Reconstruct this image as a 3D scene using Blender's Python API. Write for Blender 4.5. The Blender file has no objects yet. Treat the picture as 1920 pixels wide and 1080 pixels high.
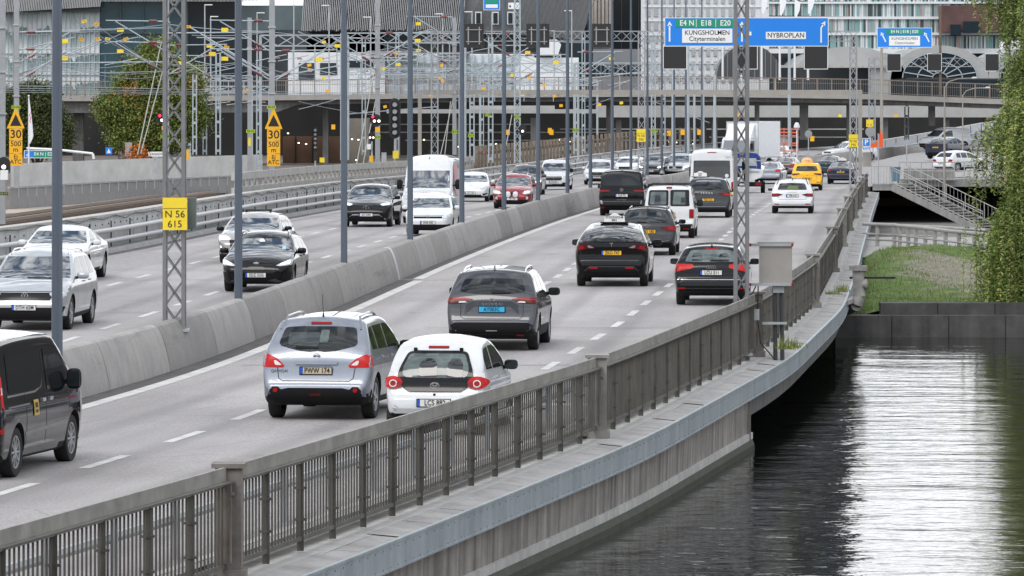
import bpy, bmesh, math, random
from math import radians, sin, cos, pi, sqrt
from mathutils import Vector, Matrix
from mathutils.bvhtree import BVHTree
from mathutils.geometry import delaunay_2d_cdt

SC = bpy.context.scene
COL = SC.collection
rnd = random.Random(7)

# ------------------------------------------------------------------ camera, sky, sun, exposure
CZ = 4.9
F = 9600.0
cam = bpy.data.objects.new('camera', bpy.data.cameras.new('camera'))
COL.objects.link(cam)
cam.location = (0, 0, CZ)
cam.rotation_euler = (pi / 2, 0, 0)
cam.data.sensor_width = 36
cam.data.lens = 180
cam.data.shift_y = (195 - 540) / 1920
cam.data.clip_start = 1
cam.data.clip_end = 6000
SC.camera = cam

SUN_EL, SUN_AZ = radians(48), radians(205)      # azimuth measured clockwise from +Y
W = bpy.data.worlds.new('World')
SC.world = W
W.use_nodes = True
nt = W.node_tree
nt.nodes.clear()
def wn(t, **k):
    n = nt.nodes.new(t)
    for a, b in k.items():
        setattr(n, a, b)
    return n
sky = wn('ShaderNodeTexSky', sky_type='NISHITA', sun_disc=False, sun_elevation=SUN_EL, sun_rotation=SUN_AZ)
tc = wn('ShaderNodeTexCoord')
mp = wn('ShaderNodeMapping')
mp.inputs['Scale'].default_value = (2.6, 2.6, 4.6)
nz = wn('ShaderNodeTexNoise')
nz.inputs['Scale'].default_value = 4.2
nz.inputs['Detail'].default_value = 9
nz.inputs['Roughness'].default_value = .58
nz.inputs['Distortion'].default_value = .35
rp = wn('ShaderNodeValToRGB')
rp.color_ramp.elements[0].position = .42
rp.color_ramp.elements[1].position = .56
nz2 = wn('ShaderNodeTexNoise')
nz2.inputs['Scale'].default_value = 9
nz2.inputs['Detail'].default_value = 6
rp2 = wn('ShaderNodeValToRGB')
rp2.color_ramp.elements[0].position = .3
rp2.color_ramp.elements[0].color = (5.6, 6.0, 6.6, 1)
rp2.color_ramp.elements[1].position = .68
rp2.color_ramp.elements[1].color = (20.0, 20.0, 19.9, 1)
mx = wn('ShaderNodeMixRGB')
bg = wn('ShaderNodeBackground')
bg.inputs['Strength'].default_value = .1
wo = wn('ShaderNodeOutputWorld')
L = nt.links.new
L(tc.outputs['Generated'], mp.inputs['Vector'])
L(mp.outputs[0], nz.inputs['Vector'])
L(mp.outputs[0], nz2.inputs['Vector'])
# cloud cover closes towards the horizon
sxyz = wn('ShaderNodeSeparateXYZ'); L(tc.outputs['Generated'], sxyz.inputs[0])
mr = wn('ShaderNodeMapRange'); L(sxyz.outputs[2], mr.inputs[0])
mr.inputs[1].default_value = .10; mr.inputs[2].default_value = .34; mr.inputs[3].default_value = .22; mr.inputs[4].default_value = 0.
ad_ = wn('ShaderNodeMath', operation='ADD'); L(nz.outputs['Fac'], ad_.inputs[0]); L(mr.outputs[0], ad_.inputs[1])
L(ad_.outputs[0], rp.inputs[0])
L(nz2.outputs['Fac'], rp2.inputs[0])
L(rp.outputs[0], mx.inputs[0])
L(sky.outputs[0], mx.inputs[1])
mr2 = wn('ShaderNodeMapRange'); L(sxyz.outputs[2], mr2.inputs[0])
mr2.inputs[1].default_value = .09; mr2.inputs[2].default_value = .24; mr2.inputs[3].default_value = .9; mr2.inputs[4].default_value = 0.
hz_ = wn('ShaderNodeMixRGB'); L(mr2.outputs[0], hz_.inputs[0]); L(rp2.outputs[0], hz_.inputs[1]); hz_.inputs[2].default_value = (11.5, 11.7, 12.0, 1)
L(hz_.outputs[0], mx.inputs[2])
L(mx.outputs[0], bg.inputs['Color'])
L(bg.outputs[0], wo.inputs['Surface'])

sun = bpy.data.objects.new('sun', bpy.data.lights.new('sun', 'SUN'))
COL.objects.link(sun)
sun.data.energy = 1.0
sun.data.angle = radians(24)
sun.data.color = (1, .96, .9)
sd = Vector((sin(SUN_AZ) * cos(SUN_EL), cos(SUN_AZ) * cos(SUN_EL), sin(SUN_EL)))
sun.rotation_euler = sd.to_track_quat('Z', 'Y').to_euler()
sun.location = sd * 200

SC.view_settings.view_transform = 'Standard'
SC.view_settings.look = 'None'
SC.view_settings.exposure = 0.55
SC.view_settings.gamma = 1
SC.render.engine = 'CYCLES'
SC.cycles.max_bounces = 6
SC.cycles.glossy_bounces = 3
SC.cycles.transparent_max_bounces = 8

# ------------------------------------------------------------------ materials
MATS = {}
def mat(name, col=(.5, .5, .5), rough=.5, metal=0., coat=0., ior=1.5, emit=None, es=1., var=0., vscale=3., vstretch=(1, 1, 1),
        bump=0., bscale=20., alpha=1., col2=None, flake=False):
    """Principled material; var = strength of colour mottling from 3-D noise, col2 = second colour mixed in by it."""
    if name in MATS:
        return MATS[name]
    m = bpy.data.materials.new(name)
    m.use_nodes = True
    t = m.node_tree
    p = t.nodes['Principled BSDF']
    p.inputs['Base Color'].default_value = (*col, 1)
    p.inputs['Roughness'].default_value = rough
    p.inputs['Metallic'].default_value = metal
    p.inputs['Coat Weight'].default_value = coat
    p.inputs['Coat Roughness'].default_value = .03
    p.inputs['IOR'].default_value = ior
    if alpha < 1:
        p.inputs['Alpha'].default_value = alpha
    if emit:
        p.inputs['Emission Color'].default_value = (*emit, 1)
        p.inputs['Emission Strength'].default_value = es
    if var or bump:
        co = t.nodes.new('ShaderNodeTexCoord')
        ma = t.nodes.new('ShaderNodeMapping')
        ma.inputs['Scale'].default_value = vstretch
        t.links.new(co.outputs['Object'], ma.inputs['Vector'])
    if var:
        n = t.nodes.new('ShaderNodeTexNoise')
        n.inputs['Scale'].default_value = vscale
        n.inputs['Detail'].default_value = 8
        n.inputs['Roughness'].default_value = .65
        t.links.new(ma.outputs[0], n.inputs['Vector'])
        r = t.nodes.new('ShaderNodeValToRGB')
        a = col2 or tuple(max(0, c * (1 - var)) for c in col)
        b = col if col2 else tuple(min(1, c * (1 + var)) for c in col)
        r.color_ramp.elements[0].position = .32
        r.color_ramp.elements[0].color = (*a, 1)
        r.color_ramp.elements[1].position = .68
        r.color_ramp.elements[1].color = (*b, 1)
        t.links.new(n.outputs['Fac'], r.inputs[0])
        t.links.new(r.outputs[0], p.inputs['Base Color'])
    if bump:
        n2 = t.nodes.new('ShaderNodeTexNoise')
        n2.inputs['Scale'].default_value = bscale
        n2.inputs['Detail'].default_value = 6
        t.links.new(ma.outputs[0], n2.inputs['Vector'])
        bm_ = t.nodes.new('ShaderNodeBump')
        bm_.inputs['Strength'].default_value = bump
        bm_.inputs['Distance'].default_value = .02
        t.links.new(n2.outputs['Fac'], bm_.inputs['Height'])
        t.links.new(bm_.outputs[0], p.inputs['Normal'])
    MATS[name] = m
    return m

# ------------------------------------------------------------------ object helpers
def tag(o, label=None, cat=None, group=None, kind=None):
    if label: o['label'] = label
    if cat: o['category'] = cat
    if group: o['group'] = group
    if kind: o['kind'] = kind
    return o

def empty(name, loc=(0, 0, 0), rz=0., label=None, cat=None, group=None, parent=None):
    o = bpy.data.objects.new(name, None)
    o.empty_display_size = .3
    COL.objects.link(o)
    o.location = loc
    o.rotation_euler = (0, 0, rz)
    if parent: o.parent = parent
    return tag(o, label, cat, group)

def children(o):
    return [c for c in bpy.data.objects if c.parent is o]

class MB:
    def __init__(s):
        s.v = []; s.f = []; s.m = []
    def add(s, vs, fs, mi=0):
        o = len(s.v)
        s.v += [tuple(v) for v in vs]
        s.f += [tuple(i + o for i in f) for f in fs]
        s.m += [mi] * len(fs)
        return s
    def box(s, c, d, mi=0, rz=0., M=None):
        hx, hy, hz = d[0] / 2, d[1] / 2, d[2] / 2
        R = M or Matrix.Rotation(rz, 3, 'Z')
        vs = [Vector(c) + R @ Vector((x * hx, y * hy, z * hz)) for z in (-1, 1) for y in (-1, 1) for x in (-1, 1)]
        return s.add(vs, [(0, 2, 3, 1), (4, 5, 7, 6), (0, 1, 5, 4), (2, 6, 7, 3), (0, 4, 6, 2), (1, 3, 7, 5)], mi)
    def bar(s, a, b, w, h=None, mi=0):
        """square bar from a to b"""
        a, b = Vector(a), Vector(b)
        d = b - a
        l = d.length
        if l < 1e-6: return s
        q = d.to_track_quat('Z', 'Y').to_matrix()
        return s.box((a + b) / 2, (w, h or w, l), mi, M=q)
    def tube(s, a, b, r0, r1=None, n=8, mi=0, cap=True):
        a, b = Vector(a), Vector(b)
        r1 = r0 if r1 is None else r1
        d = b - a
        if d.length < 1e-6: return s
        q = d.to_track_quat('Z', 'Y').to_matrix()
        vs = []
        for p, r in ((a, r0), (b, r1)):
            for i in range(n):
                t = 2 * pi * i / n
                vs.append(p + q @ Vector((r * cos(t), r * sin(t), 0)))
        fs = [(i, (i + 1) % n, n + (i + 1) % n, n + i) for i in range(n)]
        if cap:
            fs += [tuple(range(n - 1, -1, -1)), tuple(range(n, 2 * n))]
        return s.add(vs, fs, mi)
    def path(s, pts, r, n=6, mi=0):
        for a, b in zip(pts, pts[1:]):
            s.tube(a, b, r, r, n, mi)
        return s
    def lathe(s, prof, axis='z', n=24, mi=0, c=(0, 0, 0)):
        """prof: (r, h) pairs turned round axis"""
        vs = []
        for r, h in prof:
            for i in range(n):
                t = 2 * pi * i / n
                if axis == 'z': p = (r * cos(t), r * sin(t), h)
                elif axis == 'x': p = (h, r * cos(t), r * sin(t))
                else: p = (r * sin(t), h, r * cos(t))
                vs.append((p[0] + c[0], p[1] + c[1], p[2] + c[2]))
        fs = []
        for k in range(len(prof) - 1):
            for i in range(n):
                j = (i + 1) % n
                fs.append((k * n + i, k * n + j, (k + 1) * n + j, (k + 1) * n + i))
        return s.add(vs, fs, mi)
    def prism(s, poly, axis, a, b, mi=0):
        """poly: 2-D outline extruded from a to b along axis ('y': pts are (x,z); 'z': (x,y); 'x': (y,z))"""
        n = len(poly)
        def P(p, h):
            return {'y': (p[0], h, p[1]), 'z': (p[0], p[1], h), 'x': (h, p[0], p[1])}[axis]
        vs = [P(p, a) for p in poly] + [P(p, b) for p in poly]
        fs = [(i, (i + 1) % n, n + (i + 1) % n, n + i) for i in range(n)] + [tuple(range(n - 1, -1, -1)), tuple(range(n, 2 * n))]
        return s.add(vs, fs, mi)
    def quad(s, a, b, c, d, mi=0):
        return s.add([a, b, c, d], [(0, 1, 2, 3)], mi)
    def mesh(s, name, mats):
        me = bpy.data.meshes.new(name)
        me.from_pydata(s.v, [], s.f)
        for m in (mats if isinstance(mats, (list, tuple)) else [mats]):
            me.materials.append(m)
        me.polygons.foreach_set('material_index', s.m)
        return me
    def build(s, name, mats, parent=None, smooth=0, fix=False, loc=None):
        me = s.mesh(name, mats)
        if fix:
            b = bmesh.new(); b.from_mesh(me)
            bmesh.ops.recalc_face_normals(b, faces=b.faces)
            b.to_mesh(me); b.free()
        if smooth:
            me.polygons.foreach_set('use_smooth', [True] * len(me.polygons))
            me.set_sharp_from_angle(angle=radians(smooth))
        me.update()
        o = bpy.data.objects.new(name, me)
        COL.objects.link(o)
        if parent: o.parent = parent
        if loc: o.location = loc
        return o

def text(body, size, m, parent=None, loc=(0, 0, 0), rot=(pi / 2, 0, 0), name='lettering', sx=1., align='CENTER', space=1., weight=0.):
    cu = bpy.data.curves.new(name, 'FONT')
    cu.body = body
    cu.size = size
    cu.align_x = align
    cu.align_y = 'CENTER'
    cu.space_character = space
    cu.extrude = .002
    cu.offset = weight
    cu.resolution_u = 3
    cu.materials.append(m)
    o = bpy.data.objects.new(name, cu)
    COL.objects.link(o)
    o.location = loc
    o.rotation_euler = rot
    me = bpy.data.meshes.new_from_object(o)
    bpy.data.objects.remove(o); bpy.data.curves.remove(cu)
    me.name = name
    o = bpy.data.objects.new(name, me)
    COL.objects.link(o)
    o.location = loc
    o.rotation_euler = rot
    o.scale = (sx, 1, 1)
    if parent: o.parent = parent
    return o

ORD = ['first', 'second', 'third', 'fourth', 'fifth', 'sixth', 'seventh', 'eighth', 'ninth', 'tenth', 'eleventh', 'twelfth', 'thirteenth',
       'fourteenth', 'fifteenth', 'sixteenth', 'seventeenth', 'eighteenth', 'nineteenth', 'twentieth']

# ------------------------------------------------------------------ plan of the place: curves as functions of the distance Y
def lerp_table(T):
    def f(Y):
        if Y <= T[0][0]:
            (a, b), (c, d) = T[0], T[1]
        elif Y >= T[-1][0]:
            (a, b), (c, d) = T[-2], T[-1]
        else:
            for (a, b), (c, d) in zip(T, T[1:]):
                if a <= Y <= c: break
        return b + (d - b) * (Y - a) / (c - a)
    return f
def smooth_table(T, w=10.):
    f = lerp_table(T)
    g = [-1, -.6, -.3, 0, .3, .6, 1]
    return lambda Y: sum(f(Y + k * w) for k in g) / len(g)
RZ = smooth_table([(0, -.45), (60, -.3), (85, -.2), (105, -.05), (130, .12), (165, .22), (205, .22), (240, .1), (271, -.1), (325, -.45),
                   (370, -.3), (420, .2), (480, .7), (560, 1.2)], 8)
BR = smooth_table([(30, -18), (50, -13.7), (69, -10.2), (88.1, -7.44), (92.4, -6.8), (99.8, -5.95), (108.7, -5.2), (122.7, -4.1), (138.4, -3.03),
                   (147.9, -2.42), (161.9, -1.45), (181.2, -.15), (238.5, 3.9), (271, 6.2), (320, 9.8), (345, 12.8), (375, 18.5), (416, 27.5),
                   (440, 33.5), (470, 43), (510, 57), (560, 78)], 5)
PX = smooth_table([(20, -11.6), (30, -9.2), (49.8, -4.98), (58.2, -3.2), (81.5, 1.4), (104.5, 5.01), (126.1, 7.45), (150.1, 9.4), (175.3, 11.3), (197, 12.95),
                   (240, 16.2), (325, 22.6), (360, 27)], 4)
LW = smooth_table([(30, -35), (100, -20.6), (147, -14.7), (162, -13), (240, -8.07), (333, -1.8), (382, 4.8), (420, 12), (470, 25), (520, 41)], 8)
L1 = smooth_table([(30, -13.5), (50, -9.7), (68.9, -6.61), (78.8, -5.01), (84.2, -4.28), (106.3, -1.53), (138, 1.08), (150.1, 1.8), (181, 3.85), (238, 7.9), (330, 14.6), (360, 19.5)], 4)
L2 = smooth_table([(95.6, .5), (103.1, 1.29), (113.7, 2.37), (123.5, 3.2), (150, 5.4), (184.1, 7.73), (240, 11.9), (325, 18), (360, 23)], 4)
def off(fn, d):
    return lambda Y: fn(Y) + d
def W3(fn, Y, dz=0):
    return Vector((fn(Y), Y, RZ(Y) + dz))
def tang(fn, Y):
    return (fn(Y + 1.5) - fn(Y - 1.5)) / 3
def hit(px, py, dz=0.):
    """point of the road surface (raised by dz) met by the sight line through a pixel of the 1920x1080 photograph"""
    Y = 100.
    for _ in range(120):
        Y = .5 * Y + .5 * F * (CZ - RZ(Y) - dz) / (py - 195)
    return Vector(((px - 960) * Y / F, Y, RZ(Y) + dz))
def at(px, py, Y):
    """point at distance Y seen at that pixel"""
    return Vector(((px - 960) * Y / F, Y, CZ - (py - 195) * Y / F))
def frange(a, b, st):
    n = max(1, int(round((b - a) / st)))
    return [a + (b - a) * i / n for i in range(n + 1)]
# ------------------------------------------------------------------ surface materials
def node_mat(name, fn):
    m = bpy.data.materials.new(name)
    m.use_nodes = True
    t = m.node_tree
    fn(t, t.nodes['Principled BSDF'], lambda k, **kw: (lambda n: ([setattr(n, a, b) for a, b in kw.items()], n)[1])(t.nodes.new(k)))
    return m
def ramp(t, fac, stops):
    r = t.nodes.new('ShaderNodeValToRGB')
    e = r.color_ramp.elements
    while len(e) < len(stops): e.new(.5)
    for q, (p, c) in zip(e, stops):
        q.position = p
        q.color = (*((c,) * 3 if isinstance(c, (int, float)) else c), 1)
    t.links.new(fac, r.inputs[0])
    return r.outputs[0]
def noise(t, vec, sc, det=6, st=(1, 1, 1), rough=.6):
    ma = t.nodes.new('ShaderNodeMapping')
    ma.inputs['Scale'].default_value = st
    t.links.new(vec, ma.inputs['Vector'])
    n = t.nodes.new('ShaderNodeTexNoise')
    n.inputs['Scale'].default_value = sc
    n.inputs['Detail'].default_value = det
    n.inputs['Roughness'].default_value = rough
    t.links.new(ma.outputs[0], n.inputs['Vector'])
    return n.outputs['Fac']
def mixc(t, fac, a, b, mode='MIX'):
    m = t.nodes.new('ShaderNodeMixRGB')
    m.blend_type = mode
    for i, v in ((0, fac), (1, a), (2, b)):
        if isinstance(v, (int, float)): m.inputs[i].default_value = v if i == 0 else (v, v, v, 1)
        elif isinstance(v, tuple): m.inputs[i].default_value = (*v, 1)
        else: t.links.new(v, m.inputs[i])
    return m.outputs[0]
def bump(t, p, h, st=.3, dist=.01):
    b = t.nodes.new('ShaderNodeBump')
    b.inputs['Strength'].default_value = st
    b.inputs['Distance'].default_value = dist
    t.links.new(h, b.inputs['Height'])
    t.links.new(b.outputs[0], p.inputs['Normal'])

def _asphalt(t, p, N):
    co = N('ShaderNodeTexCoord')
    uv, ob = co.outputs['UV'], co.outputs['Object']
    fine = noise(t, ob, 26, 3)
    c = ramp(t, fine, [(.30, (.215, .202, .20)), (.5, (.30, .284, .281)), (.72, (.395, .376, .372))])
    wide = ramp(t, noise(t, uv, .35, 5, (1.6, .10, 1)), [(.3, .80), (.7, 1.12)])
    c = mixc(t, 1, c, wide, 'MULTIPLY')
    patch = ramp(t, noise(t, uv, .11, 3, (1, .6, 1)), [(.42, .88), (.55, 1.06)])
    c = mixc(t, 1, c, patch, 'MULTIPLY')
    sx = N('ShaderNodeSeparateXYZ'); t.links.new(uv, sx.inputs[0])
    wob = N('ShaderNodeMath', operation='MULTIPLY_ADD'); wob.inputs[1].default_value = 3.55; t.links.new(sx.outputs[0], wob.inputs[0]); t.links.new(noise(t, uv, .05, 2), wob.inputs[2])
    sn = N('ShaderNodeMath', operation='SINE'); t.links.new(wob.outputs[0], sn.inputs[0])
    c = mixc(t, 1, c, ramp(t, sn.outputs[0], [(0, 1.03), (.5, .98), (1, .80)]), 'MULTIPLY')
    oil = ramp(t, noise(t, uv, .9, 6, (1, .22, 1), .7), [(.58, 1), (.74, .68)])
    c = mixc(t, 1, c, oil, 'MULTIPLY')
    vo = N('ShaderNodeTexVoronoi', feature='DISTANCE_TO_EDGE'); vo.inputs['Scale'].default_value = .16; t.links.new(uv, vo.inputs['Vector'])
    crk = ramp(t, vo.outputs['Distance'], [(.0, .62), (.006, 1)])
    c = mixc(t, .55, c, mixc(t, 1, c, crk, 'MULTIPLY'))
    t.links.new(c, p.inputs['Base Color'])
    p.inputs['Roughness'].default_value = .8
    bump(t, p, fine, .3, .006)
M_ASPH = node_mat('asphalt', _asphalt)
def _conc(c0, c1, streak=.0, rough=.85, ss=1.6, scuff=0):
    def fn(t, p, N):
        co = N('ShaderNodeTexCoord').outputs['Object']
        c = ramp(t, noise(t, co, 1.3, 9, (1, 1, 1), .7), [(.28, c0), (.72, c1)])
        if streak:
            s = ramp(t, noise(t, co, ss, 7, (2.2, 2.2, .06), .65), [(.34, 1 - streak), (.62, 1.06)])
            c = mixc(t, 1, c, s, 'MULTIPLY')
        if scuff:
            c = mixc(t, 1, c, ramp(t, noise(t, co, 1.1, 7, (1.5, .10, 2.6), .7), [(.56, 1), (.70, 1 - scuff)]), 'MULTIPLY')
            c = mixc(t, 1, c, ramp(t, noise(t, co, .8, 6, (1.2, .5, .35), .72), [(.58, 1), (.76, 1.22)]), 'MULTIPLY')
        sp = noise(t, co, 40, 3)
        c = mixc(t, 1, c, ramp(t, sp, [(.3, .88), (.7, 1.1)]), 'MULTIPLY')
        t.links.new(c, p.inputs['Base Color'])
        p.inputs['Roughness'].default_value = rough
        bump(t, p, sp, .25, .006)
    return fn
M_CONC = node_mat('barrier_concrete', _conc((.215, .205, .197), (.30, .285, .27), .07, scuff=.3))
M_CONC2 = node_mat('barrier_concrete_pale', _conc((.25, .24, .232), (.36, .345, .33), .08, scuff=.28))
M_CONC3 = node_mat('barrier_concrete_dark', _conc((.19, .182, .175), (.265, .253, .242), .06, scuff=.3))
M_CONCW = node_mat('stained_wall_concrete', _conc((.19, .172, .155), (.37, .345, .32), .60))
M_CONCP = node_mat('pale_concrete', _conc((.36, .35, .33), (.5, .49, .47), .2))
M_CONCG = node_mat('grey_concrete', _conc((.26, .26, .25), (.36, .36, .35), .2))
M_LEDGE = node_mat('rough_ledge_concrete', _conc((.20, .195, .19), (.40, .39, .38), .0))
M_CONCD = node_mat('shaded_concrete', _conc((.10, .10, .10), (.16, .158, .155), .3))  # darker copy of the concrete, shade of undersides put into its colour
M_PAINT = mat('road_paint', (.60, .595, .58), .7, vscale=2.4, var=.1, col2=(.40, .39, .38))
M_DIRT = mat('gutter_dirt', (.075, .072, .07), .95, var=.5, vscale=6, bump=.4)
M_RAILST = mat('weathered_railing_paint', (.085, .081, .070), .6, var=.3, vscale=2.5, bump=.08, vstretch=(1, 1, .5))
M_RAILTOP = mat('worn_handrail', (.24, .23, .21), .65, var=.28, vscale=2.2, bump=.1)
M_RUST = mat('rusty_post', (.21, .202, .19), .75, var=.5, vscale=3, col2=(.125, .10, .08))
M_GIRD = node_mat('blue_grey_girder_paint', _conc((.27, .31, .335), (.37, .405, .425), .25, .5, ss=.9))
M_STEEL = mat('galvanised_steel', (.40, .42, .44), .45, .35, var=.15, vscale=3)
M_STEELB = mat('pale_blue_mast_steel', (.36, .41, .44), .5, .15, var=.12, vscale=2)
M_POLE = mat('lamp_post_paint', (.085, .108, .14), .42, .15, var=.06, vscale=1)
M_POLEF = mat('grey_mast_paint', (.30, .315, .33), .5, .1, var=.08)
M_DARK = mat('dark_void', (.010, .010, .010), .9)  # near-black colour painted for the shade in gaps and under the viaduct

# ------------------------------------------------------------------ road
def ribbon(fa, fb, ys, dz=0., n=1, za=None):
    """sheet between two plan curves; u across in metres, v along"""
    vs, fs, uv = [], [], []
    for y in ys:
        a, b = fa(y), fb(y)
        for k in range(n + 1):
            x = a + (b - a) * k / n
            vs.append((x, y, (za or RZ)(y) + dz)); uv.append((x - BR(y), y))
    for i in range(len(ys) - 1):
        for k in range(n):
            p = i * (n + 1) + k
            fs.append((p, p + 1, p + n + 2, p + n + 1))
    return vs, fs, uv
def sheet(name, parts, m, parent=None):
    b = MB(); U = []
    for vs, fs, uv in parts:
        b.add(vs, fs); U += uv
    o = b.build(name, m, parent)
    l = o.data.uv_layers.new(name='UVMap')
    for lp in o.data.loops: l.data[lp.index].uv = U[lp.vertex_index]
    return o
YS = frange(28, 330, 2.5) + frange(332, 540, 5)
road = tag(sheet('road', [ribbon(LW, off(PX, -.15), YS, 0, 14)], M_ASPH), kind='structure')
mk = []
mk.append(ribbon(off(BR, .42), off(BR, .70), [y for y in YS if y < 138.2], .005))
mk.append(ribbon(off(BR, .30), off(BR, .58), [139.0] + [y for y in YS if 140 < y < 330], .005))
def dashes(fn, ph, per, dl, w, y0, y1):
    k = 0
    y = ph - per * int((ph - y0) / per)
    while y < y1:
        mk.append(ribbon(off(fn, -w / 2), off(fn, w / 2), frange(y - dl / 2, y + dl / 2, 1.3), .005))
        y += per
dashes(L1, 78.8, 5.2, 2.5, .17, 40, 330)
dashes(L2, 103.1, 5.25, 2.5, .17, 86, 330)
dashes(off(BR, -3.95), 112.7, 5.6, 2.6, .16, 70, 330)
dashes(off(BR, -7.3), 141.1, 5.6, 2.6, .16, 90, 330)
mk.append(ribbon(off(L2, -.15), off(L2, 1.9), [86.2, 86.9], .005))
sheet('lane_marking', mk, M_PAINT, road)
gt = [ribbon(off(BR, -.02), off(BR, .40), YS, .003), ribbon(off(LW, .55), off(LW, .95), YS, .003)]
sheet('gutter_dirt', gt, M_DIRT, road)
M_JOINT = mat('joint_mastic', (.45, .44, .43), .8, var=.2)
M_JOINTD = mat('tar_joint', (.10, .10, .10), .7)
M_ASPHD = mat('asphalt_patch', (.275, .265, .265), .85, var=.25, vscale=8)
jo = []
for y in (138.3, 138.75, 163.5, 197, 220): jo.append(ribbon(off(LW, .6), off(PX, -.3), [y, y + .10], .004, 6))
sheet('expansion_joint', jo, M_JOINT, road)
jo = [ribbon(off(BR, a), off(BR, b), [y, y + .07], .004, 2) for y, a, b in ((119, -11, -1), (146, -10, -1), (98, 1, 8), (112, 3, 9.5), (172, 1, 11), (187, 5, 11))]
sheet('tar_seam', jo, M_JOINTD, road)
sheet('asphalt_patch', [ribbon(off(BR, 7.9), off(BR, 10.7), [163.7, 196.9], .003), ribbon(off(BR, -11.2), off(BR, -8.4), [139, 162], .003)], M_ASPHD, road)

# kerb along the left wall
kb = MB()
for fa, fb in zip(YS, YS[1:]):
    x0, x1 = LW(fa), LW(fb); z0, z1 = RZ(fa), RZ(fb)
    kb.add([(x0, fa, z0), (x0 + .55, fa, z0), (x0 + .5, fa, z0 + .12), (x0, fa, z0 + .13), (x1, fb, z1), (x1 + .55, fb, z1), (x1 + .5, fb, z1 + .12), (x1, fb, z1 + .13)],
           [(1, 5, 6, 2), (2, 6, 7, 3)])
tag(kb.build('kerb', M_CONCG), kind='structure')

# ------------------------------------------------------------------ median barrier
med = empty('median_barrier', W3(BR, 100), 0, 'long curved grey concrete median barrier between the two carriageways', 'barrier')
PRO = [(0, -.02), (-.02, .12), (-.07, .36), (-.13, .58), (-.19, .74), (-.25, .84), (-.32, .875), (-.42, .875), (-.49, .84), (-.55, .74), (-.61, .58), (-.67, .36), (-.72, .12), (-.74, -.02)]
o0 = W3(BR, 100)
def barrier_piece(a, b, m, scale=1., name='barrier_segment'):
    mb = MB()
    ys = frange(a, b, 1.8)
    n = len(PRO)
    for y in ys:
        for dx, dz in PRO:
            mb.v.append(((BR(y) - .37 + (dx + .37) * scale) - o0.x, y - o0.y, RZ(y) + dz * (1 if scale == 1 else .99 if scale < 1 else 1.012) - o0.z))
    for i in range(len(ys) - 1):
        for k in range(n - 1):
            mb.f.append((i * n + k, i * n + k + 1, (i + 1) * n + k + 1, (i + 1) * n + k)); mb.m.append(0)
    mb.f.append(tuple(range(n))); mb.m.append(0)
    mb.f.append(tuple((len(ys) - 1) * n + k for k in reversed(range(n)))); mb.m.append(0)
    return mb.build(name, m, med, smooth=30, fix=True)
y = 52.0
i = 0
while y < 500:
    ln = 5.5 if y < 330 else 8
    barrier_piece(y + .022, y + ln - .022, [M_CONC, M_CONC2, M_CONC, M_CONC3, M_CONC2][(i * 7 + i // 3) % 5])
    y += ln; i += 1
barrier_piece(138.0, 138.5, M_STEEL, 1.03, 'joint_cover')
# dark core seen through the gaps
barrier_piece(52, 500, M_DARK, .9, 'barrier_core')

# ------------------------------------------------------------------ bridge: ledge, edge girder, wall, underside
bz = lambda y: RZ(y) - .25
br_ = empty('road_bridge', (PX(100), 100, bz(100)), 0, 'concrete road bridge with blue grey edge girder above the canal', 'bridge')
o1 = br_.location.copy()
def sweep(prof, ys, fx, fz, o):
    mb = MB(); n = len(prof)
    for y in ys:
        s = (fx(y + .5) - fx(y - .5))
        c = 1 / sqrt(1 + s * s)
        for dx, dz in prof: mb.v.append((fx(y) + dx / c - o.x, y - o.y, fz(y) + dz - o.z))
    for i in range(len(ys) - 1):
        for k in range(n - 1):
            mb.f.append((i * n + k, i * n + k + 1, (i + 1) * n + k + 1, (i + 1) * n + k)); mb.m.append(0)
    return mb
YB = frange(24, 322, 2)
wide = lambda y: .78
sweep([(-.45, .26), (-.32, .26), (-.30, .05), (.30, .05)], YB, PX, bz, o1).build('parapet_kerb', M_CONCP, br_, fix=False)
# outer ledge in slabs
mb = MB()
rr = random.Random(3)
for a, b in zip(YB, YB[1:]):
    for k in range(1):
        t0, t1 = rr.uniform(-.008, .008), rr.uniform(-.008, .008)
        q = []
        for yy, t in ((a + .006, t0), (b - .006, t1)):
            q += [(PX(yy) + .24 - o1.x, yy - o1.y, bz(yy) + .056 + t - o1.z), (PX(yy) + .70 - o1.x, yy - o1.y, bz(yy) + .012 + t - o1.z)]
        mb.add(q, [(0, 1, 3, 2)])
mb.build('ledge_slab', M_LEDGE, br_)
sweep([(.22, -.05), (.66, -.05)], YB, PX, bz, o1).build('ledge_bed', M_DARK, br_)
sweep([(.66, .035), (.72, .035), (.72, .0), (.705, 0), (.705, -.31), (.72, -.31), (.72, -.335), (.52, -.335)], YB, PX, bz, o1).build('edge_girder', M_GIRD, br_)
rv = MB()
yy = 30
while yy < 300:
    x = PX(yy) + .72 - o1.x
    for dz in (-.05, -.28): rv.box((x + .003, yy - o1.y, bz(yy) + dz - o1.z), (.010, .02, .02))
    yy += .42 if yy < 150 else 1.0
rv.build('rivet', M_STEEL, br_)
YW = frange(24, 98.4, 1.5)
sweep([(.54, -.32), (.52, -1.02)], YW, PX, bz, o1).build('canal_wall', M_CONCW, br_)
wz = -1.75
lev = lambda y: 0.
sweep([(.52, -1.40), (.57, -1.41), (.57, -1.53), (.53, -1.54), (.53, -2.5)], YW, PX, lev, o1).build('wall_plinth', M_CONCP, br_)
sweep([(.528, -.9), (.522, -1.42)], YW, PX, lev, o1).build('wall_foot', M_CONCW, br_)
M_ALGAE = mat('algae', (.028, .030, .016), .6, var=.5, vscale=3, bump=.5)
sweep([(.56, -1.535), (.60, -1.64), (.62, -2.5)], YW, PX, lev, o1).build('algae_band', M_ALGAE, br_)
ye = 98.4
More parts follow.
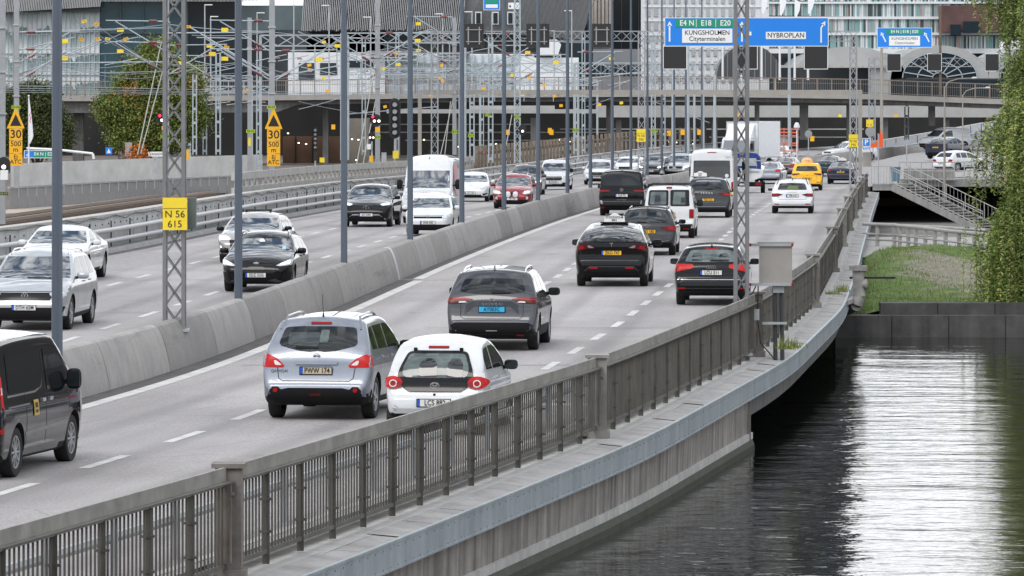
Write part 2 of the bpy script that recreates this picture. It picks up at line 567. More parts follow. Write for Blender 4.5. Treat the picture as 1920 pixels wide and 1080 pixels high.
mb = MB(); mb.box((PX(ye) - 14.44 - o1.x, ye - .3 - o1.y, -1.55 - o1.z), (29.9, .6, 2.4)); mb.build('end_wall', M_CONCW, br_)
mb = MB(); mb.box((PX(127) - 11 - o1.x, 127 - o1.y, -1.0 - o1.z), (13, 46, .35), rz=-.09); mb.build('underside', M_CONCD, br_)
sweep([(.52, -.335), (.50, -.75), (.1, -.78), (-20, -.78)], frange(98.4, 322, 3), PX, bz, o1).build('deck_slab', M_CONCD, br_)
mb = MB(); mb.box((-16, 128, -1.5), (.5, 60, 2.4)); mb.v = [(a - o1.x, b - o1.y, c - o1.z) for a, b, c in mb.v]; mb.build('far_pier_wall', M_CONCD, br_)  # unseen wall added so no light shows through under the bridge

# ------------------------------------------------------------------ parapet railing, bay by bay
POSTS = [34.8, 58.2, 81.5, 104.5, 126.1, 150.1, 175.3, 197.2, 221, 245, 269, 293, 317]
for i, (a, b) in enumerate(zip(POSTS, POSTS[1:])):
    c = Vector((PX(a), a, bz(a) + .05))
    r = empty('bridge_railing', c, 0, f'weathered grey steel bridge railing bay along the canal edge, {ORD[i]} bay from the camera', 'railing', 'railing bays along the canal edge')
    yy = frange(a + .2, b - .2, 1.2)
    P = lambda y, dz, dx=0.: Vector((PX(y) + dx, y, bz(y) + .05 + dz)) - c
    h = MB()
    for p, q in zip(yy, yy[1:]):
        h.bar(P(p - .01, 1.18), P(q + .01, 1.18), .04, .21)
    h.build('handrail', M_RAILTOP, r)
    h = MB()
    for p, q in zip(yy, yy[1:]):
        h.bar(P(p - .01, 1.125, .085), P(q + .01, 1.125, .085), .075, .02)
    h.build('handrail_fascia', M_RAILST, r)
    h = MB()
    for p, q in zip(yy, yy[1:]):
        h.bar(P(p, .17), P(q, .17), .05, .05)
    h.build('bottom_rail', M_RAILST, r)
    n = max(2, int((b - a) / 1.58))
    for k in range(1, n):
        y = a + (b - a) * k / n
        q = MB()
        q.box(P(y, .56), (.085, .03, 1.08))
        for dz in (.4, .78): q.box(P(y, dz), (.16, .06, .03))
        q.build('upright', M_RAILST, r)
    q = MB()
    nb = int((b - a) / .15)
    for k in range(1, nb):
        y = a + (b - a) * k / nb
        t = tang(PX, y)
        q.box(P(y, .645), (.022, .035, .95))
    q.build('infill_bar', M_RAILST, r)
    q = MB()
    q.box(P(a, .63), (.30, .34, 1.30)); q.box(P(a, 1.30), (.38, .42, .05)); q.box(P(a, .06, .02), (.36, .46, .12))
    q.build('main_post', M_RUST if i % 2 else M_RAILTOP, r)
    if i < 6:
        q = MB(); q.box(P(a - .27, .66, .09), (.02, .16, .9)); q.tube(P(a - .27, .98, .10), P(a - .27, .98, .13), .03); q.build('post_bracket', M_RUST, r)
gr = empty('guard_rail', W3(PX, 60, .0), 0, 'double steel pipe guard rail behind the bridge railing', 'guard rail')
g = MB(); o2 = gr.location.copy()
for dz in (.45, .72):
    pts = [W3(PX, y, dz) + Vector((-.75, 0, 0)) - o2 for y in frange(30, 96, 3)]
    g.path(pts, .06)
g.build('pipe_rail', M_STEEL, gr)
for y in frange(31, 96, 2.5):
    g = MB(); g.bar(W3(PX, y, 0) + Vector((-.68, 0, 0)) - o2, W3(PX, y, .75) + Vector((-.68, 0, 0)) - o2, .08); g.build('post', M_STEEL, gr)

# ------------------------------------------------------------------ water, quay, bank, ground
def _water(t, p, N):
    p.inputs['Base Color'].default_value = (.006, .008, .006, 1)
    p.inputs['Roughness'].default_value = .03
    p.inputs['IOR'].default_value = 1.33
    co = N('ShaderNodeTexCoord').outputs['Object']
    a = noise(t, co, .75, 3, (.62, 1.3, 1), .6)
    b = noise(t, co, 3.4, 3, (.6, 1.3, 1), .55)
    m1 = N('ShaderNodeMath', operation='MULTIPLY'); m1.inputs[1].default_value = .24
    t.links.new(b, m1.inputs[0])
    ad = N('ShaderNodeMath', operation='ADD')
    t.links.new(a, ad.inputs[0]); t.links.new(m1.outputs[0], ad.inputs[1])
    lw_ = noise(t, co, .20, 2, (1, 1.6, 1), .5)
    m2 = N('ShaderNodeMath', operation='MULTIPLY_ADD'); m2.inputs[1].default_value = 1.7; t.links.new(lw_, m2.inputs[0]); t.links.new(ad.outputs[0], m2.inputs[2])
    bump(t, p, m2.outputs[0], 1., .034)
M_WATER = node_mat('canal_water', _water)
wb = MB(); wb.quad((-140, -30, wz), (220, -30, wz), (220, 151, wz), (-140, 151, wz))
tag(wb.build('water', M_WATER), kind='structure')
M_GROUND = mat('ground_gravel', (.16, .155, .145), .95, var=.3, vscale=.5)
g = MB(); g.quad((-1800, 150.5, -2.8), (1800, 150.5, -2.8), (1800, 5000, -2.8), (-1800, 5000, -2.8)); g.quad((-1800, 150.5, -2.8), (1800, 150.5, -2.8), (1800, 150.5, -9), (-1800, 150.5, -9))
tag(g.build('ground', M_GROUND), kind='structure')
M_QUAY = node_mat('dark_quay_stone', _conc((.035, .035, .034), (.10, .098, .094), .45, ss=.55))
q = empty('quay_wall', (12, 146.5, wz), 0, 'dark stone quay wall at the water edge below the grass bank', 'wall')
qo = q.location
for nm, x0, x1, yy, z0, z1 in (('lower_course', 9.2, 40, 146.3, -3, -1.13), ('upper_course', 10.55, 40, 147.0, -1.3, -.80)):
    n = int((x1 - x0) / 1.7) + 1
    b = MB()
    for k in range(n):
        a = x0 + (x1 - x0) * k / n
        b.box(((a + .5 * (x1 - x0) / n) - qo.x, yy - qo.y, (z0 + z1) / 2 - qo.z), ((x1 - x0) / n - .02, .9, z1 - z0))
    b.build(nm, M_QUAY, q)
def bank_z(x, y):
    t = max(0, min(1, (y - 147.3) / 27))
    z = -.92 + .80 * (t ** .8)
    e = max(0, min(1, (x - (9.0 + (y - 147) * .085)) / 1.8))
    z -= (1 - e) ** 2 * .9
    z += .05 * sin(x * 1.9 + y * .7) * sin(y * .9) * (1 - t)
    z += .30 * math.exp(-((x - 13.0) ** 2 / 5 + (y - 170) ** 2 / 70))
    z += .13 * sin(x * 1.1 + 1.3 + y * .12) * sin(y * .42 + x * .3) + .05 * sin(x * 2.7) * sin(y * 1.3)
    return z
def _grass(t, p, N):
    co = N('ShaderNodeTexCoord').outputs['Object']
    c = ramp(t, noise(t, co, 3.2, 8), [(.3, (.034, .072, .012)), (.52, (.075, .13, .020)), (.72, (.125, .165, .042))])
    d = ramp(t, noise(t, co, .55, 6, (1, .4, 1), .65), [(.50, 0), (.66, .85)])
    c = mixc(t, d, c, (.135, .125, .055))
    vm = N('ShaderNodeVectorMath', operation='DISTANCE'); mp_ = N('ShaderNodeMapping'); mp_.inputs['Scale'].default_value = (1, .24, 0); t.links.new(co, mp_.inputs['Vector']); t.links.new(mp_.outputs[0], vm.inputs[0]); vm.inputs[1].default_value = (14.2, 38.4, 0)
    ds = N('ShaderNodeMath', operation='MULTIPLY_ADD'); ds.inputs[1].default_value = -3.2; t.links.new(noise(t, co, 1.1, 6), ds.inputs[0]); t.links.new(vm.outputs['Value'], ds.inputs[2])
    c = mixc(t, ramp(t, ds.outputs[0], [(.0, .85), (.55, 0)]), c, ramp(t, noise(t, co, 5, 6), [(.35, (.13, .11, .085)), (.65, (.25, .23, .19))]))
    t.links.new(c, p.inputs['Base Color'])
    p.inputs['Roughness'].default_value = .95
    bump(t, p, noise(t, co, 14, 5), .6, .05)
M_GRASS = node_mat('bank_grass', _grass)
gx, gy = frange(8.6, 34, .5), frange(147.2, 176, .6)
b = MB()
for y in gy:
    for x in gx: b.v.append((x, y, bank_z(x, y)))
nx = len(gx)
for j in range(len(gy) - 1):
    for i in range(nx - 1):
        b.f.append((j * nx + i, j * nx + i + 1, (j + 1) * nx + i + 1, (j + 1) * nx + i)); b.m.append(0)
tag(b.build('grass_bank', M_GRASS, smooth=60), kind='structure')
M_BLADE = mat('grass_blade', (.09, .17, .024), .8, var=.55, vscale=.9, col2=(.15, .16, .05))
b = MB(); rb = random.Random(11)
for k in range(26000):
    x, y = rb.uniform(9, 26), rb.uniform(147.4, 175)
    z = bank_z(x, y)
    if rb.random() < .55 * max(0, min(1, (x - 13.5) / 4)) * (1 if y < 165 else .4): continue
    if rb.random() < .9 * math.exp(-((x - 14.2) ** 2 / 1.2 + (y - 160) ** 2 / 22)): continue
    h = rb.uniform(.03, .10) * (2.2 if y < 148.6 else 1) * (1.8 if sin(x * 2.1) * sin(y * .8 + x) > .6 else 1); a = rb.uniform(0, pi)
    w = .012
    dx, dy = cos(a) * w, sin(a) * w
    b.add([(x - dx, y - dy, z - .01), (x + dx, y + dy, z - .01), (x + rb.uniform(-.05, .05), y + rb.uniform(-.05, .05), z + h)], [(0, 1, 2)])
tag(b.build('grass', M_BLADE), kind='stuff')
M_PATH = mat('path_asphalt', (.30, .295, .285), .9, var=.15, vscale=2)
b = MB(); b.add([(9, 174, -.30), (60, 168, -.30), (60, 206, -.45), (9, 206, -.45)], [(0, 1, 2, 3)]); b.add([(9, 206, -.45), (60, 206, -.45), (60, 206, -3), (9, 206, -3)], [(0, 1, 2, 3)])
tag(b.build('path', M_PATH), kind='structure')
# ------------------------------------------------------------------ buildings and bridges beyond the road
def wall_from_px(x0, x1, y0, y1, Y, th=.4):
    """box whose front face fills that pixel window at distance Y"""
    a, b = at(x0, y1, Y), at(x1, y0, Y)
    return ((a.x + b.x) / 2, Y + th / 2, (a.z + b.z) / 2), (b.x - a.x, th, b.z - a.z)
def pxbox(mb, x0, x1, y0, y1, Y, th=.4, mi=0, o=None):
    c, d = wall_from_px(x0, x1, y0, y1, Y, th)
    if o is not None: c = (c[0] - o.x, c[1] - o.y, c[2] - o.z)
    return mb.box(c, d, mi)
def building(name, label, px, Y, cat='building'):
    o = at(px, 330, Y); o.z = -2.8
    e = empty(name, o, 0, label, cat)
    return e, Vector(o)
M_TEALG = mat('teal_glass', (.04, .085, .105), .08, ior=1.6, var=.25, vscale=.12)
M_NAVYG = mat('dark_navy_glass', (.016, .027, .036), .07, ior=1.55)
M_FIN = mat('grey_metal_fin', (.34, .345, .345), .45, .3, var=.15, vscale=.6)
M_FIND = mat('fin_backing', (.09, .095, .10), .6)
M_WHITEW = mat('white_render', (.62, .64, .66), .6, var=.05)
M_GREYP = mat('grey_panel', (.20, .21, .225), .5, var=.1, vscale=.4)
M_HALL = mat('pale_hall_glass', (.62, .68, .72), .25, var=.3, vscale=.35)
def _printed(t, p, N):
    co = N('ShaderNodeTexCoord').outputs['Object']
    v = noise(t, co, .9, 6, (3.2, 1, .22), .6)
    sp = N('ShaderNodeSeparateXYZ'); t.links.new(co, sp.inputs[0])
    h = noise(t, co, 1.1, 3, (1, 1, .01), .5)
    m = N('ShaderNodeMath', operation='MULTIPLY'); m.inputs[1].default_value = .36; t.links.new(sp.outputs[2], m.inputs[0])
    a = N('ShaderNodeMath', operation='ADD'); t.links.new(m.outputs[0], a.inputs[0]); t.links.new(h, a.inputs[1])
    f = N('ShaderNodeMath', operation='FRACT'); t.links.new(a.outputs[0], f.inputs[0])
    s = N('ShaderNodeMath', operation='MULTIPLY'); t.links.new(f.outputs[0], s.inputs[0]); t.links.new(v, s.inputs[1])
    c = ramp(t, s.outputs[0], [(.10, (.62, .66, .67)), (.26, (.36, .42, .43)), (.42, (.16, .23, .24))])
    t.links.new(c, p.inputs['Base Color'])
    p.inputs['Roughness'].default_value = .25
M_PRINT = node_mat('printed_glass', _printed)

# glass office at the left
e, o = building('glass_office_building', 'glass office building with white curtain print and dark teal facade behind the left trees', 180, 520)
for nm, m, a in (('printed_facade', M_PRINT, (-70, 187, 20, 330)), ('teal_facade', M_TEALG, (187, 352, -80, 330)), ('dark_facade', M_NAVYG, (352, 452, -80, 330)), ('grey_teal_facade', mat('grey_teal_glass', (.10, .14, .155), .15, var=.2, vscale=.2), (452, 578, 10, 56)), ('shadow_storey', M_NAVYG, (452, 720, 56.5, 330))):  # the last, dark storey sheet paints the shadow below the facade
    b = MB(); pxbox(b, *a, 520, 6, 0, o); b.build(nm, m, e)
b = MB()
for x in list(range(-66, 187, 9)): pxbox(b, x - .5, x + .5, 20, 330, 519.8, .15, 0, o)
for y in (60, 100, 140): pxbox(b, -70, 187, y - .6, y + .6, 519.8, .15, 0, o)
b.build('facade_mullion', mat('pale_mullion', (.4, .44, .45), .4), e)
b = MB()
for x in (226, 269, 310, 352): pxbox(b, x - .7, x + .7, -80, 186, 519.7, .2, 0, o)
for y in (62,): pxbox(b, 187, 352, y - 1, y + 1, 519.7, .2, 0, o)
b.build('teal_mullion', mat('teal_frame', (.035, .06, .07), .4), e)
b = MB()
for x in frange(-70, 187, 3.2):
    p, q = at(x, 20 - (x - 60) * .06, 518), at(x + 9, -60, 518)
    b.bar(p - o, q - o, .5, .10)
for x in frange(187, 480, 2.6): pxbox(b, x, x + 1.2, -60, 3, 518, .4, 0, o)
b.build('crown_fins', M_FIN, e)
b = MB(); pxbox(b, -70, 187, -80, 22, 519, .5, 0, o); b.build('crown_wall', M_FIND, e)
# finned conference block
e, o = building('finned_hall_building', 'grey hall clad in slanted metal fins high above the railway', 830, 505)
b = MB(); pxbox(b, 570, 868, -110, 58, 507, 30, 0, o); b.build('body', M_FIND, e)
b = MB(); b.prism([(at(868, 0, 505).x - o.x, at(0, 56, 505).z - o.z), (at(1092, 0, 505).x - o.x, at(0, 73, 505).z - o.z), (at(1136, 0, 505).x - o.x, at(0, -110, 505).z - o.z), (at(868, 0, 505).x - o.x, at(0, -110, 505).z - o.z)], 'y', 1, 30)
b.build('side_body', mat('grey_cladding', (.20, .205, .21), .45, .2, var=.12, vscale=.3), e, fix=True)
b = MB(); r2 = random.Random(5)
for x in frange(566, 866, 3.4):
    p, q = at(x, 57 + r2.uniform(-2, 2), 505), at(x + 10 + (x - 566) * .02, -105, 505)
    b.bar(p - o, q - o, .6, .075)
b.build('fin_cladding', M_FIN, e)
b = MB()
for x in frange(870, 1090, 9.5):
    p, q = at(x, 57 + (x - 868) * .06, 505.4), at(x + 62, -105, 505.4)
    b.bar(p - o, q - o, .3, .06)
b.build('slanted_seams', mat('dark_seam', (.09, .092, .095), .5), e)
for x in (897, 929, 957):
    b = MB(); pxbox(b, x - 6, x + 6, 22, 46, 505, .3, 0, o); w_ = b.build('window', M_WHITEW, e)
    b = MB(); pxbox(b, x - 4.2, x + 4.2, 24, 44, 504.9, .2, 0, o); b.build('pane', M_NAVYG, w_)
b = MB(); pxbox(b, 575, 1062, 64, 98, 520, 20, 0, o); b.build('grey_storey', mat('blue_grey_storey', (.17, .20, .22), .3, var=.3, vscale=.25), e)
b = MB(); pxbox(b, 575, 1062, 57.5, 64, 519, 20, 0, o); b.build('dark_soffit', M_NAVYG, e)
# pale glass halls
e, o = building('pale_glass_hall', 'low pale glass station hall behind the railway masts', 760, 486)
b = MB(); pxbox(b, 540, 722, 98, 190, 486, 10, 0, o); b.build('white_wing', M_WHITEW, e)
b = MB(); pxbox(b, 722, 1002, 102, 190, 487, 10, 0, o); b.build('glass_wing', M_HALL, e)
b = MB(); pxbox(b, 690, 780, 95, 99, 484, 8, 0, o); pxbox(b, 820, 880, 98, 101.5, 484, 8, 0, o); b.build('eaves', M_GREYP, e)
b = MB()
for x in frange(726, 1000, 14): pxbox(b, x - .8, x + .8, 102, 190, 486.6, .3, 0, o)
for y in (118, 134, 150): pxbox(b, 722, 1002, y - .6, y + .6, 486.6, .3, 0, o)
b.build('glazing_bar', M_STEELB, e)
for x0, x1, y0, y1 in ((560, 590, 118, 150), (600, 632, 118, 140), (652, 700, 112, 128)):
    b = MB(); pxbox(b, x0, x1, y0, y1, 485.9, .2, 0, o); b.build('window', M_NAVYG, e)
e, o = building('white_roofed_hall', 'white angular roofed hall in front of the finned building', 1045, 480)
b = MB()
b.prism([(p.x - o.x, p.z - o.z) for p in (at(966, 190, 480), at(966, 128, 480), at(980, 108, 480), at(1085, 108, 480), at(1085, 190, 480))], 'y', 0, 9)
b.build('lower_hall', M_WHITEW, e, fix=True)
b = MB(); b.prism([(p.x - o.x, p.z - o.z) for p in (at(1010, 104, 480), at(1010, 76, 480), at(1044, 74, 480), at(1052, 84, 480), at(1046, 104, 480))], 'y', -1, 8); b.build('upper_roof', M_WHITEW, e, fix=True)
b = MB(); pxbox(b, 1052, 1112, 76, 190, 489, 8, 0, o); b.build('dark_end', M_NAVYG, e)
# dark tower, widened and raised out of view to darken the water's reflection
e, o = building('dark_tower_building', 'very dark glass tower with smooth walls behind the road gantry', 1290, 640)
b = MB(); c_, d_ = wall_from_px(1000, 1604, -1300, 330, 640, 26); b.box((c_[0] - o.x, c_[1] - o.y, c_[2] - o.z), d_); b.build('tower_wall', mat('tower_glass', (.008, .010, .012), .12, ior=1.35), e)
b = MB()
for x in frange(1004, 1600, 16): pxbox(b, x, x + 1.2, -1300, 320, 639.8, .3, 0, o)
b.build('tower_mullion', mat('tower_frame', (.018, .02, .022), .4), e)
e, o = building('mirror_fin_building', 'building edge with mirror bright vertical metal fins beside the dark tower', 1130, 600)
b = MB(); pxbox(b, 1106, 1150, -60, 190, 601, 8, 0, o); b.build('body', M_GREYP, e)
for x, m in ((1108, 0), (1114, 1), (1121, 0), (1128, 1), (1135, 0), (1142, 1)):
    b = MB(); pxbox(b, x, x + 5, -60, 90, 600 - (m), .8, 0, o); b.build('metal_fin', mat('mirror_fin', (.55, .52, .50), .12, .9, var=.25, vscale=.25), e)
e, o = building('grey_block_building', 'plain grey panelled block under the dark tower', 1190, 585)
b = MB(); pxbox(b, 1106, 1246, 92, 190, 585, 10, 0, o); b.build('wall', M_GREYP, e)
b = MB()
for x in frange(1112, 1240, 8): pxbox(b, x, x + 4.5, 122, 142, 584.8, .3, 0, o)
b.build('window_band', M_NAVYG, e)
# white grid building
e, o = building('white_office_building', 'white office block with a regular grid of narrow grey windows', 1330, 560)
b = MB(); pxbox(b, 1207, 1442, -70, 190, 560, 12, 0, o); b.build('wall', M_WHITEW, e)
wm = None
for i, x in enumerate(frange(1212, 1436, 14.0)):
    for j, y in enumerate(frange(-8, 140, 24.6)):
        if wm is None:
            b = MB(); p, q = at(0, 0, 560), at(7.2, 15, 560); b.box((0, 0, 0), (q.x - p.x, .12, p.z - q.z)); wm = b.mesh('window', mat('office_window', (.36, .385, .40), .12, ior=1.5))
        if len([1]) and i * 7 + j < 100:
            w_ = bpy.data.objects.new('window', wm); COL.objects.link(w_); w_.parent = e; w_.location = at(x + 3.6, y + 7, 559.93) - o
b = MB()
for x in frange(1208.5, 1440, 14.0): pxbox(b, x, x + 1.3, -70, 150, 559.9, .25, 0, o)
for y in frange(-14, 145, 24.6): pxbox(b, 1207, 1442, y, y + 1.2, 559.85, .3, 0, o)
b.build('facade_frame', mat('pale_frame', (.60, .62, .63), .5), e)
# striped teal building
e, o = building('striped_glass_building', 'long office building of pale teal and white vertical glass strips', 1700, 600)
SM = [mat('strip_teal', (.22, .36, .36), .12), mat('strip_white', (.56, .60, .61), .3), mat('strip_dark', (.06, .085, .09), .1), mat('strip_pink', (.36, .25, .23), .2), mat('strip_grey', (.30, .34, .35), .2)]
b = MB(); pxbox(b, 1440, 1990, -70, 190, 601, 12, 0, o); b.build('body', M_NAVYG, e)
b = MB(); r2 = random.Random(9)
for k, (y0, y1) in enumerate(((-66, -34), (-31, 1), (4, 29), (33, 59), (63, 89))):
    x = 1441
    while x < 1988:
        w = r2.choice((2.6, 3.4, 4.2)); dy = (x - 1440) * .012
        pxbox(b, x, x + w * .9, y0 + dy, y1 + dy, 600.5 - r2.random() * .2, .3, r2.choices(range(5), (5, 5, 3, .7, 3))[0], o)
        x += w
b.build('glass_strip', SM, e)
b = MB()
for y0, y1 in ((-34, -31), (1, 4), (29, 33), (59, 63), (89, 97)): pxbox(b, 1440, 1990, y0 + 2, y1 + 3, 600.1, .5, 0, o)
b.build('floor_band', M_WHITEW, e)
b = MB(); pxbox(b, 1762, 1880, 10, 60, 598.5, 2.0, 0, o); b.build('brown_bay', mat('brown_bay', (.085, .04, .035), .5, var=.35, vscale=.4), e)
for x0, x1, y0, y1 in ((1782, 1802, 46, 66), (1806, 1836, 40, 62), (1880, 1990, 24, 64)):
    b = MB(); pxbox(b, x0, x1, y0, y1, 597.8, .4, 0, o); b.build('window', M_NAVYG, e)
# arched station hall
e, o = building('arched_station_hall', 'old station hall with grey barrel roofs and a fan shaped arch window', 1700, 540)
def arch(cx, base, r, ry, n=16, a0=0, a1=pi):
    c = at(cx, base, 540); s = 540 / F
    return [(c.x - o.x + r * s * cos(a0 + (a1 - a0) * i / n), c.z - o.z + ry * s * sin(a0 + (a1 - a0) * i / n)) for i in range(n + 1)]
M_VAULT = mat('vault_roof', (.33, .335, .33), .6, var=.12, vscale=.3)
for cx, r, ry, nm in ((1592, 108, 60, 'barrel_roof'), (1762, 92, 62, 'arch_front'), (1945, 92, 62, 'arch_front')):
    b = MB(); b.prism(arch(cx, 147, r, ry), 'y', 0, 30); b.build(nm, M_VAULT, e, fix=True)
for cx in (1762, 1945):
    b = MB(); b.prism(arch(cx, 146, 70, 48), 'y', -.12, .1); f_ = b.build('arch_window', M_NAVYG, e, fix=True)
    b = MB(); P_ = arch(cx, 146, 70, 48, 14); Q_ = arch(cx, 146, 14, 10, 14)
    for i in range(1, 14, 2): b.bar((P_[i][0], -.2, P_[i][1]), (Q_[i][0], -.2, Q_[i][1]), .10)
    for R_ in (arch(cx, 146, 70, 48, 20), arch(cx, 146, 42, 29, 20), Q_):
        for p, q in zip(R_, R_[1:]): b.bar((p[0], -.2, p[1]), (q[0], -.2, q[1]), .10)
    b.build('fan_bar', M_STEELB, f_)
b = MB(); pxbox(b, 1455, 1632, 127, 190, 537, 3, 0, o); b.build('dark_glazing', M_NAVYG, e)
b = MB(); pxbox(b, 1632, 1670, 126, 190, 536, 4, 0, o); b.build('pier_block', M_VAULT, e)
b = MB(); pxbox(b, 1440, 1660, 122, 127, 535.5, 5, 0, o); b.build('canopy', M_CONCP, e)
b = MB(); b.prism(arch(1398, 147, 60, 62), 'y', -8, -2); b.build('slatted_gable', mat('slate_gable', (.07, .075, .08), .5), e, fix=True)
b = MB()
for i in range(1, 12):
    t_ = -1 + 2 * i / 12; c = at(1398, 147, 540); s = 540 / F
    b.box((c.x - o.x + 60 * s * t_, -8.1, c.z - o.z + 31 * s * sqrt(1 - t_ * t_)), (.14, .2, 62 * s * sqrt(1 - t_ * t_)))
b.build('gable_slat', mat('gable_slat', (.16, .165, .17), .5), e)

# ---- overpass in front of the buildings
OV = lerp_table([(-120, 184), (340, 185), (620, 182), (900, 178), (1300, 176), (1620, 181), (1860, 190), (2000, 194)])
oc = at(960, 330, 430); oc.z = -2.8
e = empty('road_overpass', oc, 0, 'wide concrete road overpass crossing behind the railway masts', 'overpass')
def strip(mb, fy0, fy1, Y, th, x0=-120, x1=2000, st=40, mi=0):
    for a, b_ in zip(frange(x0, x1, st), frange(x0, x1, st)[1:]):
        p0, p1, p2, p3 = at(a, fy0(a), Y) - oc, at(b_, fy0(b_), Y) - oc, at(b_, fy1(b_), Y) - oc, at(a, fy1(a), Y) - oc
        d = Vector((0, th, 0))
        mb.add([p0, p1, p2, p3, p0 + d, p1 + d, p2 + d, p3 + d], [(0, 1, 2, 3), (0, 4, 5, 1), (3, 2, 6, 7)], mi)
b = MB(); strip(b, lambda x: OV(x) - 5, lambda x: OV(x) + 5, 430, 12); b.build('deck_edge', mat('overpass_concrete', (.30, .285, .265), .8, var=.14, vscale=.6), e)
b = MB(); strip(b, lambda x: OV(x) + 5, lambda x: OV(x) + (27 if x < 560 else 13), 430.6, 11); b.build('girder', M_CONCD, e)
M_BRAIL = mat('brown_bridge_rail', (.20, .165, .14), .6)
b = MB(); strip(b, lambda x: OV(x) - 33, lambda x: OV(x) - 31.2, 430, .08); strip(b, lambda x: OV(x) - 8, lambda x: OV(x) - 7, 430, .06); strip(b, lambda x: OV(x) - 24, lambda x: OV(x) - 23.2, 430, .06); b.build('top_rail', M_BRAIL, e)
b = MB()
for x in frange(-118, 1990, 3.4): b.bar(at(x, OV(x) - 5, 430) - oc, at(x, OV(x) - 32, 430) - oc, .022)
b.build('railing_bar', M_BRAIL, e)
for x in frange(-110, 1990, 27):
    b = MB(); b.bar(at(x, OV(x) - 5, 430) - oc, at(x, OV(x) - 32.5, 430) - oc, .09); b.build('railing_post', M_BRAIL, e)
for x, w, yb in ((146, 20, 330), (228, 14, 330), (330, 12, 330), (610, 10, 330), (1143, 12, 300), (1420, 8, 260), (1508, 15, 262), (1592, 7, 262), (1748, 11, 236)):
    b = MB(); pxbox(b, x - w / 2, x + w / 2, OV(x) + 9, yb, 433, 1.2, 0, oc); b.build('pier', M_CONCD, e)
# lower viaduct behind it, with the dark hall below
oc2 = at(960, 330, 470); oc2.z = -2.8
e2 = empty('lower_viaduct', oc2, 0, 'lower pale concrete viaduct glimpsed under the road overpass', 'viaduct')
b = MB(); pxbox(b, 1120, 2000, 198, 220, 470, 8, 0, oc2); b.build('side_wall', mat('viaduct_wall', (.33, .33, .32), .7, var=.14, vscale=.4), e2)
b = MB(); pxbox(b, 725, 1120, 205, 212.5, 470, 8, 0, oc2); pxbox(b, 880, 1040, 198, 205, 474, 6, 0, oc2); b.build('platform_edge', mat('viaduct_wall', (.33, .33, .32)), e2)
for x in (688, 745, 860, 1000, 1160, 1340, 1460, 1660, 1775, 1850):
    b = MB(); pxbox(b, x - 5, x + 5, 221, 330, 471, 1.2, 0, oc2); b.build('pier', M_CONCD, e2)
b = MB(); pxbox(b, -200, 2100, 190, 350, 512, 1, 0, oc2); b.build('rear_wall', mat('shaded_hall_wall', (.011, .011, .0105), .9, var=.4, vscale=.3), e2)  # near-black backdrop, shade under the overpass put into its colour
b = MB()
for y, x0, x1 in ((232, 640, 1000), (241, 1050, 1620), (247, 700, 1200), (262, 760, 1320), (256, 1330, 1600)): pxbox(b, x0, x1, y, y + 2.2, 480 + y * .05, .3, 0, oc2)
b.build('pipe', M_CONCG, e2)
# brown lit tunnel wall at the left
e3 = empty('tunnel_mouth', at(580, 310, 440), 0, 'brown tunnel mouth under the overpass behind the yellow speed sign', 'tunnel')
o3 = e3.location
b = MB(); pxbox(b, 530, 640, 256, 330, 446, 1, 0, o3); b.build('tunnel_wall', mat('brown_tunnel_wall', (.10, .055, .034), .8, var=.3, vscale=.3), e3)
b = MB(); pxbox(b, 640, 690, 222, 330, 447, 1, 0, o3); b.build('pale_wall', mat('pale_tunnel_wall', (.22, .20, .17), .8, var=.2, vscale=.4), e3)
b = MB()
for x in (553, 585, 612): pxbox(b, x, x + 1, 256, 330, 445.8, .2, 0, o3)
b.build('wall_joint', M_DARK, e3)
M_LAMPW = mat('warm_lamp_glow', (1, .9, .7), .4, emit=(1, .86, .62), es=3.0)
r2 = random.Random(21)
LPOS = [(560, 268), (574, 270), (650, 262), (660, 261), (672, 262), (668, 300), (795, 262), (1010, 268), (1050, 262), (1068, 266), (1075, 268), (1240, 268), (1255, 266), (1268, 267), (1300, 270), (540, 250), (640, 258), (860, 275), (930, 270), (1120, 258)]
for i, (x, y) in enumerate(LPOS):
    l = MB().box(at(x, y, 444) - Vector((0, 0, 0)), (.14, .1, .09)).build('ceiling_lamp', M_LAMPW)
    tag(l, 'tiny warm lamp glowing in the dark under the overpass', 'lamp', 'lamps glowing under the overpass')
